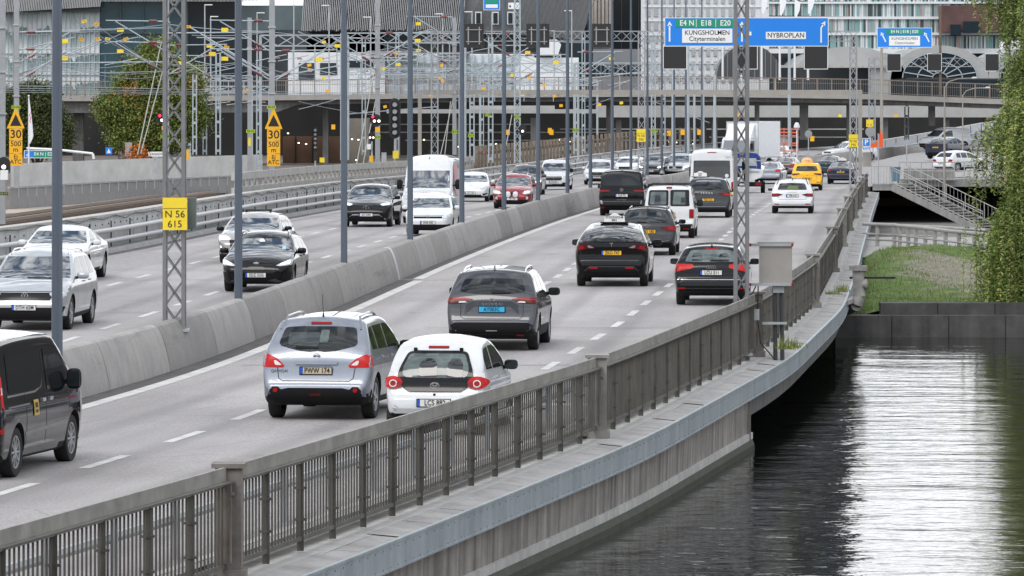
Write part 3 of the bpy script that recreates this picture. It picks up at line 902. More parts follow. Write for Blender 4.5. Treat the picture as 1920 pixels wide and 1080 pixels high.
# buildings of the town behind the viewpoint (they are what the cars and the water mirror)
for i, (x, y, w, d, h, m) in enumerate(((-95, -70, 90, 30, 34, (.20, .15, .10)), (10, -85, 95, 30, 40, (.23, .17, .11)), (110, -75, 80, 30, 34, (.18, .14, .11)), (-120, 60, 26, 150, 17, (.16, .13, .10)), (84, 255, 40, 170, 26, (.042, .035, .028)))):
    e, o = building('town_house', ['ochre town house row behind the viewpoint', 'tall pale town house behind the viewpoint', 'brown town house by the water behind the viewpoint', 'long brown house beside the railway left of the view', 'long ochre house on the bank right of the view'][i], 960, 10)
    e.location = (x, y, -2.8)
    mm = mat(f'town_render_{i}', m, .8, var=.15, vscale=.2)
    b = MB(); b.box((0, 0, h / 2), (w, d, h)); b.build('wall', mm, e)
    b = MB(); b.prism([(-d / 2 - .5, h), (d / 2 + .5, h), (0, h + 5)], 'x', -w / 2, w / 2); b.build('roof', mat('dark_roof_tin', (.06, .055, .05), .6), e, fix=True)
    wmesh = MB().box((0, 0, 0), (1.5, .2, 2.2)).mesh('window', M_NAVYG)
    if i < 3:
        for k in range(int(w / 6)):
            for z in range(4):
                w_ = bpy.data.objects.new('window', wmesh); COL.objects.link(w_); w_.parent = e; w_.location = (-w / 2 + 3 + k * 6, d / 2 + .05, 3.5 + z * 4.2)
    else:
        for k in range(int(d / 8)):
            for z in range(3):
                w_ = bpy.data.objects.new('window', wmesh); COL.objects.link(w_); w_.parent = e; w_.location = ((w / 2 + .05) * (1 if i == 3 else -1), -d / 2 + 3 + k * 8, 3.5 + z * 4.2); w_.rotation_euler = (0, 0, pi / 2)
# ------------------------------------------------------------------ vehicle kit
def chaikin(p, n=2, closed=False):
    for _ in range(n):
        q = []
        N = len(p)
        for i in range(N if closed else N - 1):
            a, b = p[i], p[(i + 1) % N]
            q += [(a[0] * .75 + b[0] * .25, a[1] * .75 + b[1] * .25), (a[0] * .25 + b[0] * .75, a[1] * .25 + b[1] * .75)]
        if not closed:
            q = [p[0]] + q + [p[-1]]
        p = q
    return p
def round_corners(p, r):
    out = []
    N = len(p)
    for i in range(N):
        a, b, c = Vector(p[i - 1]), Vector(p[i]), Vector(p[(i + 1) % N])
        u, v = a - b, c - b
        if u.length < 1e-6 or v.length < 1e-6: continue
        ang = u.angle(v)
        if ang > 2.6:
            out.append(tuple(b)); continue
        d = min(r, u.length * .42, v.length * .42)
        P, Q = b + u.normalized() * d, b + v.normalized() * d
        for t in (0, .33, .67, 1):
            out.append(tuple(P * (1 - t) ** 2 + b * 2 * t * (1 - t) + Q * t * t))
    return out
def interp(T, x):
    if x <= T[0][0]: return T[0][1]
    for (a, b), (c, d) in zip(T, T[1:]):
        if x <= c:
            return d if c - a < 1e-9 else b + (d - b) * (x - a) / (c - a)
    return T[-1][1]

def paint(name, c, metal=0., rough=.35, coat=1.):
    m = mat('paint_' + name, c, rough, metal, coat, var=.06, vscale=2.)
    m.node_tree.nodes['Principled BSDF'].inputs['Specular IOR Level'].default_value = .5 if metal > .3 else .08
    m.node_tree.nodes['Principled BSDF'].inputs['Coat IOR'].default_value = 1.28 if max(c) < .06 else 1.42
    return m
P_WHITE = paint('white', (.60, .615, .63))
P_BLACK = paint('black', (.004, .0045, .006), 0, .22)
P_SILVER = paint('silver', (.205, .225, .265), .55, .38)
P_GREY = paint('grey', (.055, .058, .066), .3, .35)
P_DGREY = paint('dark_grey', (.035, .038, .042), .3, .3)
P_NAVY = paint('navy', (.012, .018, .035), .2, .3)
P_YELLOW = paint('yellow', (.80, .42, .012))
P_RED = paint('red', (.22, .016, .022), .2)
P_TEAL = paint('dark_teal', (.012, .03, .035), .2)
P_BLUESIL = paint('blue_silver', (.40, .425, .45), .5)
M_GLASS = mat('car_glass', (.012, .016, .018), .03, ior=1.6)
M_SCREEN = mat('windscreen_glass', (.032, .045, .06), .03, ior=2.4)
M_BGLASS = mat('rear_glass', (.012, .015, .017), .05, ior=1.45)
M_LGLASS = mat('clear_car_glass', (.085, .11, .11), .05, ior=1.5, var=.45, vscale=2.2)
M_PLASTIC = mat('black_plastic', (.010, .010, .011), .6, var=.1, ior=1.25)
M_GLOSSBLK = mat('gloss_black_trim', (.005, .005, .006), .12, ior=1.35)
M_TYRE = mat('tyre_rubber', (.012, .012, .012), .85, var=.3, vscale=15)
M_UNDER = mat('underbody', (.008, .008, .008), .9)
M_RIM = mat('alloy_rim', (.45, .46, .47), .35, .7)
M_CHROME = mat('chrome', (.72, .73, .75), .12, 1.)
M_TAIL = mat('tail_lens', (.24, .006, .008), .3, ior=1.3)
M_TAILD = mat('dark_tail_lens', (.075, .004, .006), .25, ior=1.35)
M_TAILON = mat('lit_tail_lens', (.34, .008, .008), .3, ior=1.3, emit=(1, .03, .02), es=.10)
M_AMBER = mat('amber_lens', (.7, .13, .03), .15, coat=.5)
M_CLEAR = mat('clear_lens', (.62, .62, .63), .1, coat=.8)
M_HEAD = mat('headlamp_lens', (.42, .45, .47), .08, coat=.8, var=.4, vscale=14)
M_HEADON = mat('lit_headlamp', (.8, .8, .8), .1, emit=(1, .97, .9), es=1.3)
M_PLATE = mat('plate_white', (.66, .66, .64), .4)
M_PLATEOLD = mat('plate_weathered', (.50, .43, .32), .45)
M_PLATEY = mat('plate_yellow', (.75, .42, .03), .4)
M_PLATEB = mat('plate_blue', (.03, .40, .70), .4)
M_EU = mat('eu_blue', (.01, .09, .48), .4)
M_INK = mat('black_ink', (.01, .01, .011), .5)
M_SEAM = mat('panel_gap', (.012, .012, .012), .8)
M_REFL = mat('reflector_red', (.30, .008, .008), .3, ior=1.3)

WHEEL_CACHE = {}
def wheel_meshes(r, w, style):
    k = (round(r, 3), round(w, 3), style)
    if k in WHEEL_CACHE: return WHEEL_CACHE[k]
    t = MB()
    rr = r * .66
    t.lathe([(rr, -w * .42), (r * .80, -w * .5), (r * .95, -w * .47), (r, -w * .36), (r, w * .36), (r * .95, w * .47), (r * .80, w * .5), (rr, w * .42), (rr, -w * .42)], 'x', 32)
    tm = t.mesh('wheel', M_TYRE)
    tm.polygons.foreach_set('use_smooth', [True] * len(tm.polygons)); tm.set_sharp_from_angle(angle=radians(40))
    q = MB()
    q.lathe([(0, .0), (rr * .93, .0), (rr * .93, .0)], 'x', 24, 1, c=(w * .12, 0, 0))
    q.lathe([(rr * 1.0, w * .12), (rr * 1.0, w * .44), (rr * .93, w * .43), (rr * .9, w * .15)], 'x', 24, 0)
    n = 5 if style == 5 else 10
    for i in range(n):
        a = 2 * pi * i / n
        d = Vector((0, cos(a), sin(a)))
        s_ = Vector((0, -sin(a), cos(a)))
        b0, b1 = (.15, .11) if n == 5 else (.08, .06)
        p = [d * rr * .12 + s_ * rr * b0, d * rr * .12 - s_ * rr * b0, d * rr * .95 - s_ * rr * b1, d * rr * .95 + s_ * rr * b1]
        f = [v + Vector((w * .41, 0, 0)) for v in p]
        g = [v + Vector((w * .2, 0, 0)) for v in p]
        q.add(f + g, [(0, 1, 2, 3), (0, 4, 5, 1), (1, 5, 6, 2), (2, 6, 7, 3), (3, 7, 4, 0)], 0)
    q.lathe([(rr * .2, w * .2), (rr * .2, w * .44), (0, w * .46)], 'x', 12, 0)
    qm = q.mesh('rim', [M_RIM, M_UNDER])
    WHEEL_CACHE[k] = (tm, qm)
    return WHEEL_CACHE[k]

BODY_CACHE = {}
class Car:
    def __init__(s, name, label, cat, L, Wd, H, top, belt, paint_m, pos, heading, group=None, bot=None, roofw=.80, wr=.335, ax=None, clad=.30,
                 tw=.215, style=10, rear=True, rr=(.35, .13), fr=(.75, .30), track=None, crown=.06, beltw=.955, rt=.07, arch=True):
        s.L, s.W, s.H, s.name = L, Wd, H, name
        s.top = top; s.beltT = belt
        s.ax = ax or (.78, L - .88)
        s.y0 = s.ax[0] if rear else s.ax[1]
        s.roofw, s.beltw, s.rr, s.fr, s.crown, s.rt = roofw, beltw, rr, fr, crown, rt
        s.bot = bot or [(0, .42), (.05, .34), (.30, .23), (L - .4, .2), (L - .08, .24), (L, .36)]
        s.root = empty(name, pos, heading, label, cat, group)
        s.wr = wr
        zt = chaikin(top, 2)
        s.zt = lambda y: interp(zt, y)
        s.zb = lambda y: interp(s.bot, y)
        s.belt = lambda y: interp(s.beltT, y)
        me = s.body_mesh(zt, paint_m, clad, arch)
        o = bpy.data.objects.new('body', me)
        COL.objects.link(o); o.parent = s.root
        s.body = o
        b = bmesh.new(); b.from_mesh(me)
        s.bvh = BVHTree.FromBMesh(b)
        b.free()
        tr = track or (Wd / 2 - tw / 2 - .03)
        tm, qm = wheel_meshes(wr, tw, style)
        for y in s.ax:
            for sd in (1, -1):
                wo = bpy.data.objects.new('wheel', tm); COL.objects.link(wo); wo.parent = s.root
                wo.location = (sd * tr, y - s.y0, wr)
                if sd < 0: wo.rotation_euler = (0, 0, pi)
                ro = bpy.data.objects.new('rim', qm); COL.objects.link(ro); ro.parent = wo
    def hw(s, y, z):
        wl = s.W / 2
        bz = s.belt(y)
        if z <= bz:
            u = max(0, (z - .2) / (bz - .2))
            w = wl * interp([(0, .90), (.12, .95), (.35, .985), (.62, 1.0), (.85, .99), (1, s.beltw)], u)
        else:
            v = min(1, (z - bz) / max(.05, s.H - bz))
            w = wl * (s.beltw - (s.beltw - s.roofw) * (.7 * v + .3 * v * v))
        a, bx = s.rr
        if y < a: w -= bx * (1 - sqrt(max(0, 1 - (1 - y / a) ** 2)))
        a, bx = s.fr
        d = s.L - y
        if d < a: w -= bx * (1 - sqrt(max(0, 1 - (1 - d / a) ** 2)))
        return w
    def body_mesh(s, zt, pm, clad, arch):
        ys = sorted({round(p[0], 4) for p in zt} | {round(p[0], 4) for p in s.bot})
        out = [ys[0]]
        for y in ys[1:]:
            if y - out[-1] < .004: continue
            n = int((y - out[-1]) / .13)
            a = out[-1]
            for k in range(n): out.append(a + (y - a) * (k + 1) / (n + 1))
            out.append(y)
        lo = [0, .06, .15, .3, .45, .6, .72, .82, .9, .96, 1]
        up = [.12, .3, .5, .68, .82, .91, .97, 1]
        verts, faces = [], []
        rings = []
        for y in out:
            T, B = s.zt(y), s.zb(y)
            T = max(T, B + .02)
            bz = min(s.belt(y), T)
            half = []
            zs = [B + (bz - B) * u for u in lo] + [bz + (T - bz) * v for v in up]
            r = min(s.rt, (T - B) * .45); r2 = min(.07, (T - B) * .4)
            for z in zs:
                w = s.hw(y, z)
                d = T - z
                if d < r: w -= r * (1 - sqrt(max(0, 1 - (1 - d / r) ** 2)))
                d = z - B
                if d < r2: w -= r2 * (1 - sqrt(max(0, 1 - (1 - d / r2) ** 2)))
                half.append((w, z))
            xe = half[-1][0]
            cr = s.crown * min(1, y / .3, (s.L - y) / .3)
            for f in (.94, .82, .62, .35): half.append((xe * f, T + cr * (1 - f * f)))
            ring = [(0, B)] + half + [(0, T + cr)] + [(-x, z) for x, z in reversed(half)]
            st = len(verts)
            verts += [(x, y - s.y0, z) for x, z in ring]
            rings.append(st)
        N = len(ring)
        for a, b in zip(rings, rings[1:]):
            for i in range(N):
                j = (i + 1) % N
                faces.append((a + i, a + j, b + j, b + i))
        faces.append(tuple(range(rings[0] + N - 1, rings[0] - 1, -1)))
        faces.append(tuple(range(rings[-1], rings[-1] + N)))
        bm = bmesh.new()
        bv = [bm.verts.new(v) for v in verts]
        for f in faces:
            try: bm.faces.new([bv[i] for i in f])
            except ValueError: pass
        bmesh.ops.remove_doubles(bm, verts=bm.verts, dist=.0015)
        bmesh.ops.dissolve_degenerate(bm, edges=bm.edges, dist=.0005)
        bmesh.ops.recalc_face_normals(bm, faces=bm.faces)
        me = bpy.data.meshes.new('body')
        for m in (pm, M_PLASTIC, M_UNDER): me.materials.append(m)
        for f in bm.faces:
            c = f.calc_center_median()
            if f.normal.z < -.6: f.material_index = 2
            elif c.z < clad: f.material_index = 1
        bm.to_mesh(me); bm.free()
        if arch:
            o = bpy.data.objects.new('tmp', me); COL.objects.link(o)
            cut = MB()
            for y in s.ax:
                for sd in (1, -1):
                    R = s.wr + .065
                    a, b = sd * (s.W / 2 - .30), sd * (s.W / 2 + .2)
                    cut.tube((a, y - s.y0, s.wr), (b, y - s.y0, s.wr), R, R, 28)
            co = cut.build('tmpcut', M_UNDER, fix=True)
            md = o.modifiers.new('b', 'BOOLEAN')
            md.operation = 'DIFFERENCE'; md.object = co; md.solver = 'EXACT'; md.material_mode = 'TRANSFER'
            dg = bpy.context.evaluated_depsgraph_get()
            me2 = bpy.data.meshes.new_from_object(o.evaluated_get(dg))
            if len(me2.polygons) > 500:
                me = me2
            bpy.data.objects.remove(o); bpy.data.objects.remove(co)
        me.name = 'body'
        me.polygons.foreach_set('use_smooth', [True] * len(me.polygons))
        me.set_sharp_from_angle(angle=radians(38))
        return me
    # ---- conforming panels: outline in the view along an axis, laid on the body
    def panel(s, side, pts, m, name, off=.006, round_=0, step=.07, parent=None, mirror=False):
        if mirror:
            a = s.panel(side, pts, m, name, off, round_, step, parent)
            s.panel({'left': 'right', 'right': 'left'}.get(side, side), pts if side in ('left', 'right') else [(-x, z) for x, z in pts], m, name, off, round_, step, parent)
            return a
        pts = [(float(a), float(b)) for a, b in pts]
        if round_: pts = round_corners(pts, .055 if max(p[0] for p in pts) - min(p[0] for p in pts) > .5 else .03)
        P = []
        for i, a in enumerate(pts):
            b = pts[(i + 1) % len(pts)]
            d = math.hypot(b[0] - a[0], b[1] - a[1])
            n = max(1, int(d / step))
            for k in range(n): P.append((a[0] + (b[0] - a[0]) * k / n, a[1] + (b[1] - a[1]) * k / n))
        nb = len(P)
        x0, x1 = min(p[0] for p in P), max(p[0] for p in P)
        z0, z1 = min(p[1] for p in P), max(p[1] for p in P)
        def inside(x, z):
            c = False
            for i in range(nb):
                a, b = P[i], P[i - 1]
                if (a[1] > z) != (b[1] > z) and x < (b[0] - a[0]) * (z - a[1]) / (b[1] - a[1]) + a[0]: c = not c
            return c
        V = list(P)
        x = x0 + step * .5
        while x < x1:
            z = z0 + step * .5
            while z < z1:
                if inside(x, z) and min((q[0] - x) ** 2 + (q[1] - z) ** 2 for q in P) > (step * .4) ** 2: V.append((x, z))
                z += step
            x += step
        vs, _, fs, *_r = delaunay_2d_cdt([Vector(v) for v in V], [], [list(range(nb))], 1, 1e-5)
        D = {'rear': (Vector((0, 1, 0)), -4), 'front': (Vector((0, -1, 0)), s.L + 4), 'right': (Vector((-1, 0, 0)), 3), 'left': (Vector((1, 0, 0)), -3), 'top': (Vector((0, 0, -1)), 5)}[side]
        out = []
        for v in vs:
            if side in ('rear', 'front'): o = Vector((v.x, D[1] - s.y0, v.y))
            elif side == 'top': o = Vector((v.x, v.y - s.y0, D[1]))
            else: o = Vector((D[1], v.x - s.y0, v.y))
            h, n, _, _ = s.bvh.ray_cast(o, D[0])
            if h is None:
                q = o + D[0] * (4.3 if side in ('rear', 'front') else 3)
                if side == 'front': q.y = s.L - s.y0 - .3
                h, n, _, _ = s.bvh.find_nearest(q)
            if n.dot(D[0]) > 0: n = -n
            out.append(h + (n * .5 - D[0] * .5).normalized() * off)
        b = MB()
        b.add(out, [tuple(f) for f in fs])
        ob = b.build(name, m, parent or s.root, fix=True)
        # orient outward
        me = ob.data
        if sum(p.normal.dot(D[0]) * p.area for p in me.polygons) > 0: me.flip_normals()
        me.polygons.foreach_set('use_smooth', [True] * len(me.polygons))
        me.set_sharp_from_angle(angle=radians(50))
        return ob
    def seam(s, side, pts, w=.007, m=None, name='panel_gap', mirror=False):
        q1, q2 = [], []
        for i, p in enumerate(pts):
            a = pts[max(0, i - 1)]; b = pts[min(len(pts) - 1, i + 1)]
            d = Vector((b[0] - a[0], b[1] - a[1])).normalized()
            q1.append((p[0] - d.y * w, p[1] + d.x * w)); q2.append((p[0] + d.y * w, p[1] - d.x * w))
        return s.panel(side, q1 + q2[::-1], m or M_SEAM, name, .004, mirror=mirror, step=.15)
    def surf(s, side, x, z):
        """depth of the body under a point of its rear, front or side view"""
        if side == 'rear': h = s.bvh.ray_cast(Vector((x, -4 - s.y0, z)), Vector((0, 1, 0)))[0]
        elif side == 'front': h = s.bvh.ray_cast(Vector((x, s.L + 4 - s.y0, z)), Vector((0, -1, 0)))[0]
        elif side == 'top': h = s.bvh.ray_cast(Vector((x, z - s.y0, 5)), Vector((0, 0, -1)))[0]
        else: h = s.bvh.ray_cast(Vector((3 if side == 'right' else -3, x - s.y0, z)), Vector((-1 if side == 'right' else 1, 0, 0)))[0]
        return h
    def plate(s, side, z, txt, style='white', x=0.):
        pm = {'white': M_PLATE, 'old': M_PLATEOLD, 'yellow': M_PLATEY, 'blue': M_PLATEB}[style]
        h = [s.surf(side, x + d, zz) for d in (-.25, 0, .25) for zz in (z - .05, z + .05)]
        h = [q for q in h if q is not None]
        sg = -1 if side == 'rear' else 1
        y = (min(q.y for q in h) - .016) if side == 'rear' else (max(q.y for q in h) + .016)
        b = MB()
        b.box((x, y, z), (.54, .012, .13), 2)
        b.box((x, y + sg * .006, z), (.515, .008, .106), 0)
        bx = -.235 if side == 'rear' else .235
        if style != 'blue': b.box((x + bx, y + sg * .0085, z), (.045, .008, .106), 1)
        o = b.build('license_plate', [pm, M_EU, M_GLOSSBLK], s.root)
        rot = (pi / 2, 0, 0) if side == 'rear' else (pi / 2, 0, pi)
        text(txt, .118, M_INK, o, (x + (.02 if side == 'rear' else -.02) * (style != 'blue'), y + sg * .016, z), rot, sx=.78, space=1.05, weight=.0012)
        return o
    def mirrors(s, y, z, m, sz=(.23, .13, .15), gap=.05):
        for sd in (1, -1):
            w = s.hw(y, z - .05)
            b = bmesh.new()
            bmesh.ops.create_uvsphere(b, u_segments=14, v_segments=8, radius=1)
            for v in b.verts:
                c = v.co
                # squared-off shell
                c.x = math.copysign(abs(c.x) ** .6, c.x) * sz[0] / 2
                c.y = c.y * sz[1] / 2
                c.z = math.copysign(abs(c.z) ** .6, c.z) * sz[2] / 2
                c.x += sd * (w + gap + sz[0] / 2 - .03); c.y += y - s.y0; c.z += z
            me = bpy.data.meshes.new('mirror'); b.to_mesh(me); b.free()
            me.materials.append(m)
            me.polygons.foreach_set('use_smooth', [True] * len(me.polygons))
            o = bpy.data.objects.new('mirror', me); COL.objects.link(o); o.parent = s.root
            a = MB(); a.bar((sd * (w - .06), y - s.y0 + .02, z - .06), (sd * (w + gap + .04), y - s.y0, z - .03), .05, .06)
            a.build('mirror_arm', M_PLASTIC, o)
            g = MB(); g.prism([(sd * (w + gap), z - sz[2] * .36), (sd * (w + gap + sz[0] * .82), z - sz[2] * .36), (sd * (w + gap + sz[0] * .82), z + sz[2] * .36), (sd * (w + gap), z + sz[2] * .36)],
                              'y', y - s.y0 - sz[1] * .50, y - s.y0 - sz[1] * .40)
            g.build('mirror_glass', M_GLASS, o, fix=True)
    def side_glass(s, y0, y1, pillars=(), top=.10, low=.035, gap=.05, m=None):
        ys = [y0] + [q for p in pillars for q in (p - gap, p + gap)] + [y1]
        for a, b in zip(ys[0::2], ys[1::2]):
            lo, up = [], []
            for y in frange(a, b, .1):
                zb, zt = s.belt(y) + low, min(s.zt(y) - top, s.H - top - .02)
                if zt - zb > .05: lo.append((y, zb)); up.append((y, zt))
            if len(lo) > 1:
                for sd in ('right', 'left'): s.panel(sd, lo + up[::-1], m or M_GLASS, 'side_window', .004, step=.16)
    def windscreen(s, y0, y1, inset=.09, z0=.03, m=None, pinch=0):
        pl, pr = [], []
        n = 6
        for i in range(n + 1):
            y = y0 + (y1 - y0) * i / n
            z = s.zt(y) - (.0 if i else 0)
            w = s.hw(y, z - .03) - inset
            pr.append((w, z)); pl.append((-w, z))
        return s.panel('front', pr + pl[::-1], m or M_SCREEN, 'windscreen', .006, step=.12)
    def doors(s, cuts, handles, z0=.36):
        for y in cuts:
            for sd in ('right', 'left'): s.seam(sd, [(y, z0), (y, s.belt(y))], .005)
        for y in handles:
            z = s.belt(y) - .09
            for sd in (1, -1):
                x = sd * (s.hw(y, z) + .012)
                MB().box((x, y - s.y0, z), (.03, .18, .03)).build('door_handle', s.body.data.materials[0], s.root)
    def rails(s, y0, y1, m, w=None):
        for sd in (1, -1):
            b = MB()
            pts = []
            for y in frange(y0, y1, .25):
                e = min(1, (y - y0) / .2, (y1 - y) / .2)
                pts.append((sd * (s.hw(y, s.zt(y)) - .09), y - s.y0, s.zt(y) + .005 + .05 * e))
            b.path(pts, .018)
            b.build('roof_rail', m, s.root)
    def wiper(s, side, x0, z0, x1, z1, w=.02):
        return s.panel(side, [(x0, z0 - w), (x1, z1 - w * .5), (x1, z1 + w * .5), (x0, z0 + w)], M_PLASTIC, 'wiper', .02)
    def brake_bar(s, z, w=.16, m=None):
        return s.panel('rear', [(-w, z - .018), (w, z - .018), (w, z + .018), (-w, z + .018)], m or M_TAIL, 'high_brake_light', .012)
    def badge(s, side, z, kind, r=.055, x=0., m=None):
        h = s.surf(side, x, z)
        if h is None: return
        sg = -1 if side == 'rear' else 1
        y = h.y + sg * .012
        b = MB()
        def ring(cx, cz, rx, rz, w=.008, n=20):
            pts = [(cx + rx * cos(2 * pi * i / n), y, cz + rz * sin(2 * pi * i / n)) for i in range(n + 1)]
            for p, q in zip(pts, pts[1:]): b.bar(p, q, w, w)
        def line(a, c, d, e, w=.012): b.bar((x + a * r, y, z + c * r), (x + d * r, y, z + e * r), w, w)
        if kind == 'ring_bar': ring(x, z, r, r * .85); line(-1.3, 0, 1.3, 0, .014)
        elif kind == 'ovals': ring(x, z, r * 1.25, r * .85); ring(x, z + r * .15, r * .45, r * .7); ring(x, z + r * .3, r * .85, r * .38)
        elif kind == 'tee': line(-.9, .9, .9, .9); line(0, .9, 0, -1, .014); line(-.9, .9, -.6, .55, .01); line(.9, .9, .6, .55, .01)
        elif kind == 'four_rings':
            for k in (-1.5, -.5, .5, 1.5): ring(x + k * r * 1.25, z, r * .8, r * .8, .007)
        elif kind == 'vw': ring(x, z, r, r); line(-.45, .85, 0, .1); line(.45, .85, 0, .1); line(-.85, .4, -.4, -.8); line(-.4, -.8, 0, .0); line(0, 0, .4, -.8); line(.4, -.8, .85, .4)
        elif kind == 'star': ring(x, z, r, r); line(0, 0, 0, 1); line(0, 0, -.86, -.5); line(0, 0, .86, -.5)
        elif kind == 'oval': b.lathe([(0, sg * .004), (r * .9, sg * .003), (r, 0)], 'y', 20, c=(x, y, z))
        o = b.build('emblem', m or M_CHROME, s.root)
        if kind == 'oval': o.scale = (1, 1, .45); o.location = (0, 0, z * .55)
        return o
    def fin(s, y):
        z = s.zt(y) + s.crown
        MB().prism([(y - s.y0 - .12, z - .01), (y - s.y0 + .1, z - .01), (y - s.y0 - .08, z + .07)], 'x', -.02, .02).build('roof_antenna', M_GLOSSBLK, s.root)
    def whip(s, y, h=.35, x=0.):
        z = s.zt(y) + s.crown
        MB().tube((x, y - s.y0, z - .01), (x, y - s.y0, z + .06), .02, .012).tube((x, y - s.y0, z + .06), (x, y - s.y0 - .1, z + h), .006, .004, 5).build('roof_antenna', M_INK, s.root)
    def taxi_sign(s, y, l1, l2, m=None, w=.55, x=0., side='rear'):
        z = s.zt(y) + s.crown
        b = MB()
        Y = y - s.y0
        b.prism([(-w / 2, .03), (w / 2, .03), (w / 2 * .94, .17), (.14, .19), (.05, .25), (-.05, .25), (-.14, .19), (-w / 2 * .94, .17)], 'y', Y - .10, Y + .10, 0)
        b.box((0, Y, .015), (w * 1.35, .16, .03), 1)
        o = b.build('taxi_sign', [m or mat('sign_white', (.75, .75, .75), .4), M_PLASTIC], s.root, fix=True)
        o.location = (x, 0, z)
        if l1: text(l1, .085, M_INK, o, (0, Y - .104, .15), sx=.9, weight=.001)
        if l2: text(l2, .085, M_INK, o, (0, Y - .104, .075), sx=1.1, weight=.002)
    def roof_box_bar(s, y):
        b = MB(); z = s.zt(y) + .08; w = s.hw(y, s.zt(y)) - .05
        b.box((0, y - s.y0, z), (2 * w, .06, .035)); b.build('roof_bar', M_PLASTIC, s.root)

# body profiles ------------------------------------------------------------
def T_hatch(L, H, bz=1.0, hz=1.0, by=.12, rs=.42, wt=None, cowl=None, bump=.62, rd=.09):
    wt = wt or L * .58; cowl = cowl or L * .745
    return [(0, .42), (0, .5), (0, bump - .04), (.05, bump), (by * .7, bz - .25), (by, bz), (by + rs, H - rd - .02), (by + rs + .08, H - rd * .6), (by + rs + .55, H - .02), (L * .42, H), (wt - .3, H - .02), (wt, H - .09),
            (cowl, hz), (cowl + .35, hz - .05), (L - .5, hz - .14), (L - .2, hz - .24), (L - .05, .64), (L, .56), (L, .46)]
def T_sedan(L, H, dz=1.0, hz=.95, deck=.55, rg=1.1, wt=None, cowl=None):
    wt = wt or L * .56; cowl = cowl or L * .73
    return [(0, .42), (0, .5), (0, .60), (.06, .66), (.07, dz - .16), (.10, dz), (deck, dz + .04), (deck + .1, dz + .05), (deck + rg, H - .09), (deck + rg + .35, H - .02), (L * .5, H), (wt - .25, H - .02), (wt, H - .08),
            (cowl, hz), (cowl + .35, hz - .04), (L - .5, hz - .13), (L - .2, hz - .24), (L - .05, .62), (L, .55), (L, .45)]
def T_fast(L, H, dz=1.12, hz=.97, rg=1.35, wt=None, cowl=None):
    wt = wt or L * .56; cowl = cowl or L * .74
    return [(0, .42), (0, .5), (0, .66), (.04, .72), (.07, dz - .12), (.06, dz - .02), (.10, dz), (.30, dz + .05), (rg * .6, dz + (H - dz) * .62), (rg, H - .08), (rg + .4, H - .02), (L * .48, H), (wt - .25, H - .02), (wt, H - .09),
            (cowl, hz), (cowl + .35, hz - .05), (L - .5, hz - .14), (L - .2, hz - .25), (L - .05, .62), (L, .55), (L, .45)]
def T_van(L, H, wt=None, cowl=None, hz=1.15, nose=.95, lean=.10):
    wt = wt or L * .70; cowl = cowl or L * .84
    return [(0, .42), (0, .5), (0, .58), (.04, .62), (.05, 1.0), (.05 + lean, H - .2), (.10 + lean, H - .08), (.25 + lean, H - .03), (L * .3, H), (wt - .3, H - .02), (wt, H - .11), (cowl, hz), (cowl + .3, hz - .06),
            (L - .2, nose), (L - .06, nose - .16), (L, .62), (L, .46)]
def belt2(a, b, L):
    return [(0, a), (L, b)]
# ------------------------------------------------------------------ vehicles
def place(px, py, dz=0.):
    return hit(px, py, dz)
def head_r(Y): return -math.atan(tang(BR, Y))            # heading away from the camera
def head_l(Y): return pi - math.atan(tang(BR, Y))        # heading towards the camera
def mir(p): return [(-x, z) for x, z in p]
def car_r(name, label, px, py, cat='car', turn=0., yoff=0., **k):
    q = place(px, py)
    q.x += yoff
    return Car(name, label, cat, pos=q, heading=head_r(q.y) + turn, rear=True, **k)
def car_l(name, label, px, py, cat='car', turn=0., **k):
    q = place(px, py)
    return Car(name, label, cat, pos=q, heading=head_l(q.y) + turn, rear=False, **k)
GR, GL = 'vehicles driving away on the right carriageway', 'vehicles coming towards the camera on the left carriageway'

def rear_kit(c, glass=None, lamp=None, lampm=None, plate=None, black=None, refl=None, wip=None, hatch=None, hb=None, badge=None, lampw=None, gm=None, goff=.009, gstep=.055):
    if glass: c.panel('rear', glass, gm or M_BGLASS, 'rear_window', goff, 1, gstep)
    if lamp:
        c.panel('rear', lamp, lampm or M_TAIL, 'tail_light', .012, 1, .05, mirror=True)
    if lampw: c.panel('rear', lampw, M_CLEAR, 'reversing_lens', .016, 1, .04, mirror=True)
    if black: c.panel('rear', black, M_PLASTIC, 'rear_bumper', .010, 0, .08)
    if refl: c.panel('rear', [(refl[0] - refl[2], refl[1] - refl[3]), (refl[0] + refl[2], refl[1] - refl[3]), (refl[0] + refl[2], refl[1] + refl[3]), (refl[0] - refl[2], refl[1] + refl[3])], M_REFL, 'reflector', .018, 1, .05, mirror=True)
    if hatch: c.seam('rear', hatch, .006)
    if wip: c.wiper('rear', *wip)
    if hb: c.brake_bar(hb[0], hb[1])
    if badge: c.badge('rear', *badge)
    if plate: c.plate('rear', *plate)
def front_kit(c, lamp=None, lampm=None, grille=None, intake=None, plate=None, badge=None, fog=None, trim=None, lines=None, hood=None, drl=None, splitter=None, gm=None):
    if grille: c.panel('front', grille, gm or M_GLOSSBLK, 'grille', .010, 0, .07)
    if intake: c.panel('front', intake, M_PLASTIC, 'air_intake', .010, 0, .07)
    if lamp: c.panel('front', lamp, lampm or M_HEAD, 'headlight', .014, 1, .05, mirror=True)
    if drl: c.panel('front', drl, M_HEADON, 'headlamp_beam', .022, 1, .05, mirror=True)
    if fog: c.panel('front', fog, M_PLASTIC, 'fog_lamp_recess', .012, 0, .06, mirror=True)
    for l in (lines or []): c.seam('front', l, .019, M_CHROME, 'chrome_strip')
    if hood: c.seam('front', hood, .006)
    if badge: c.badge('front', *badge)
    if plate: c.plate('front', *plate)
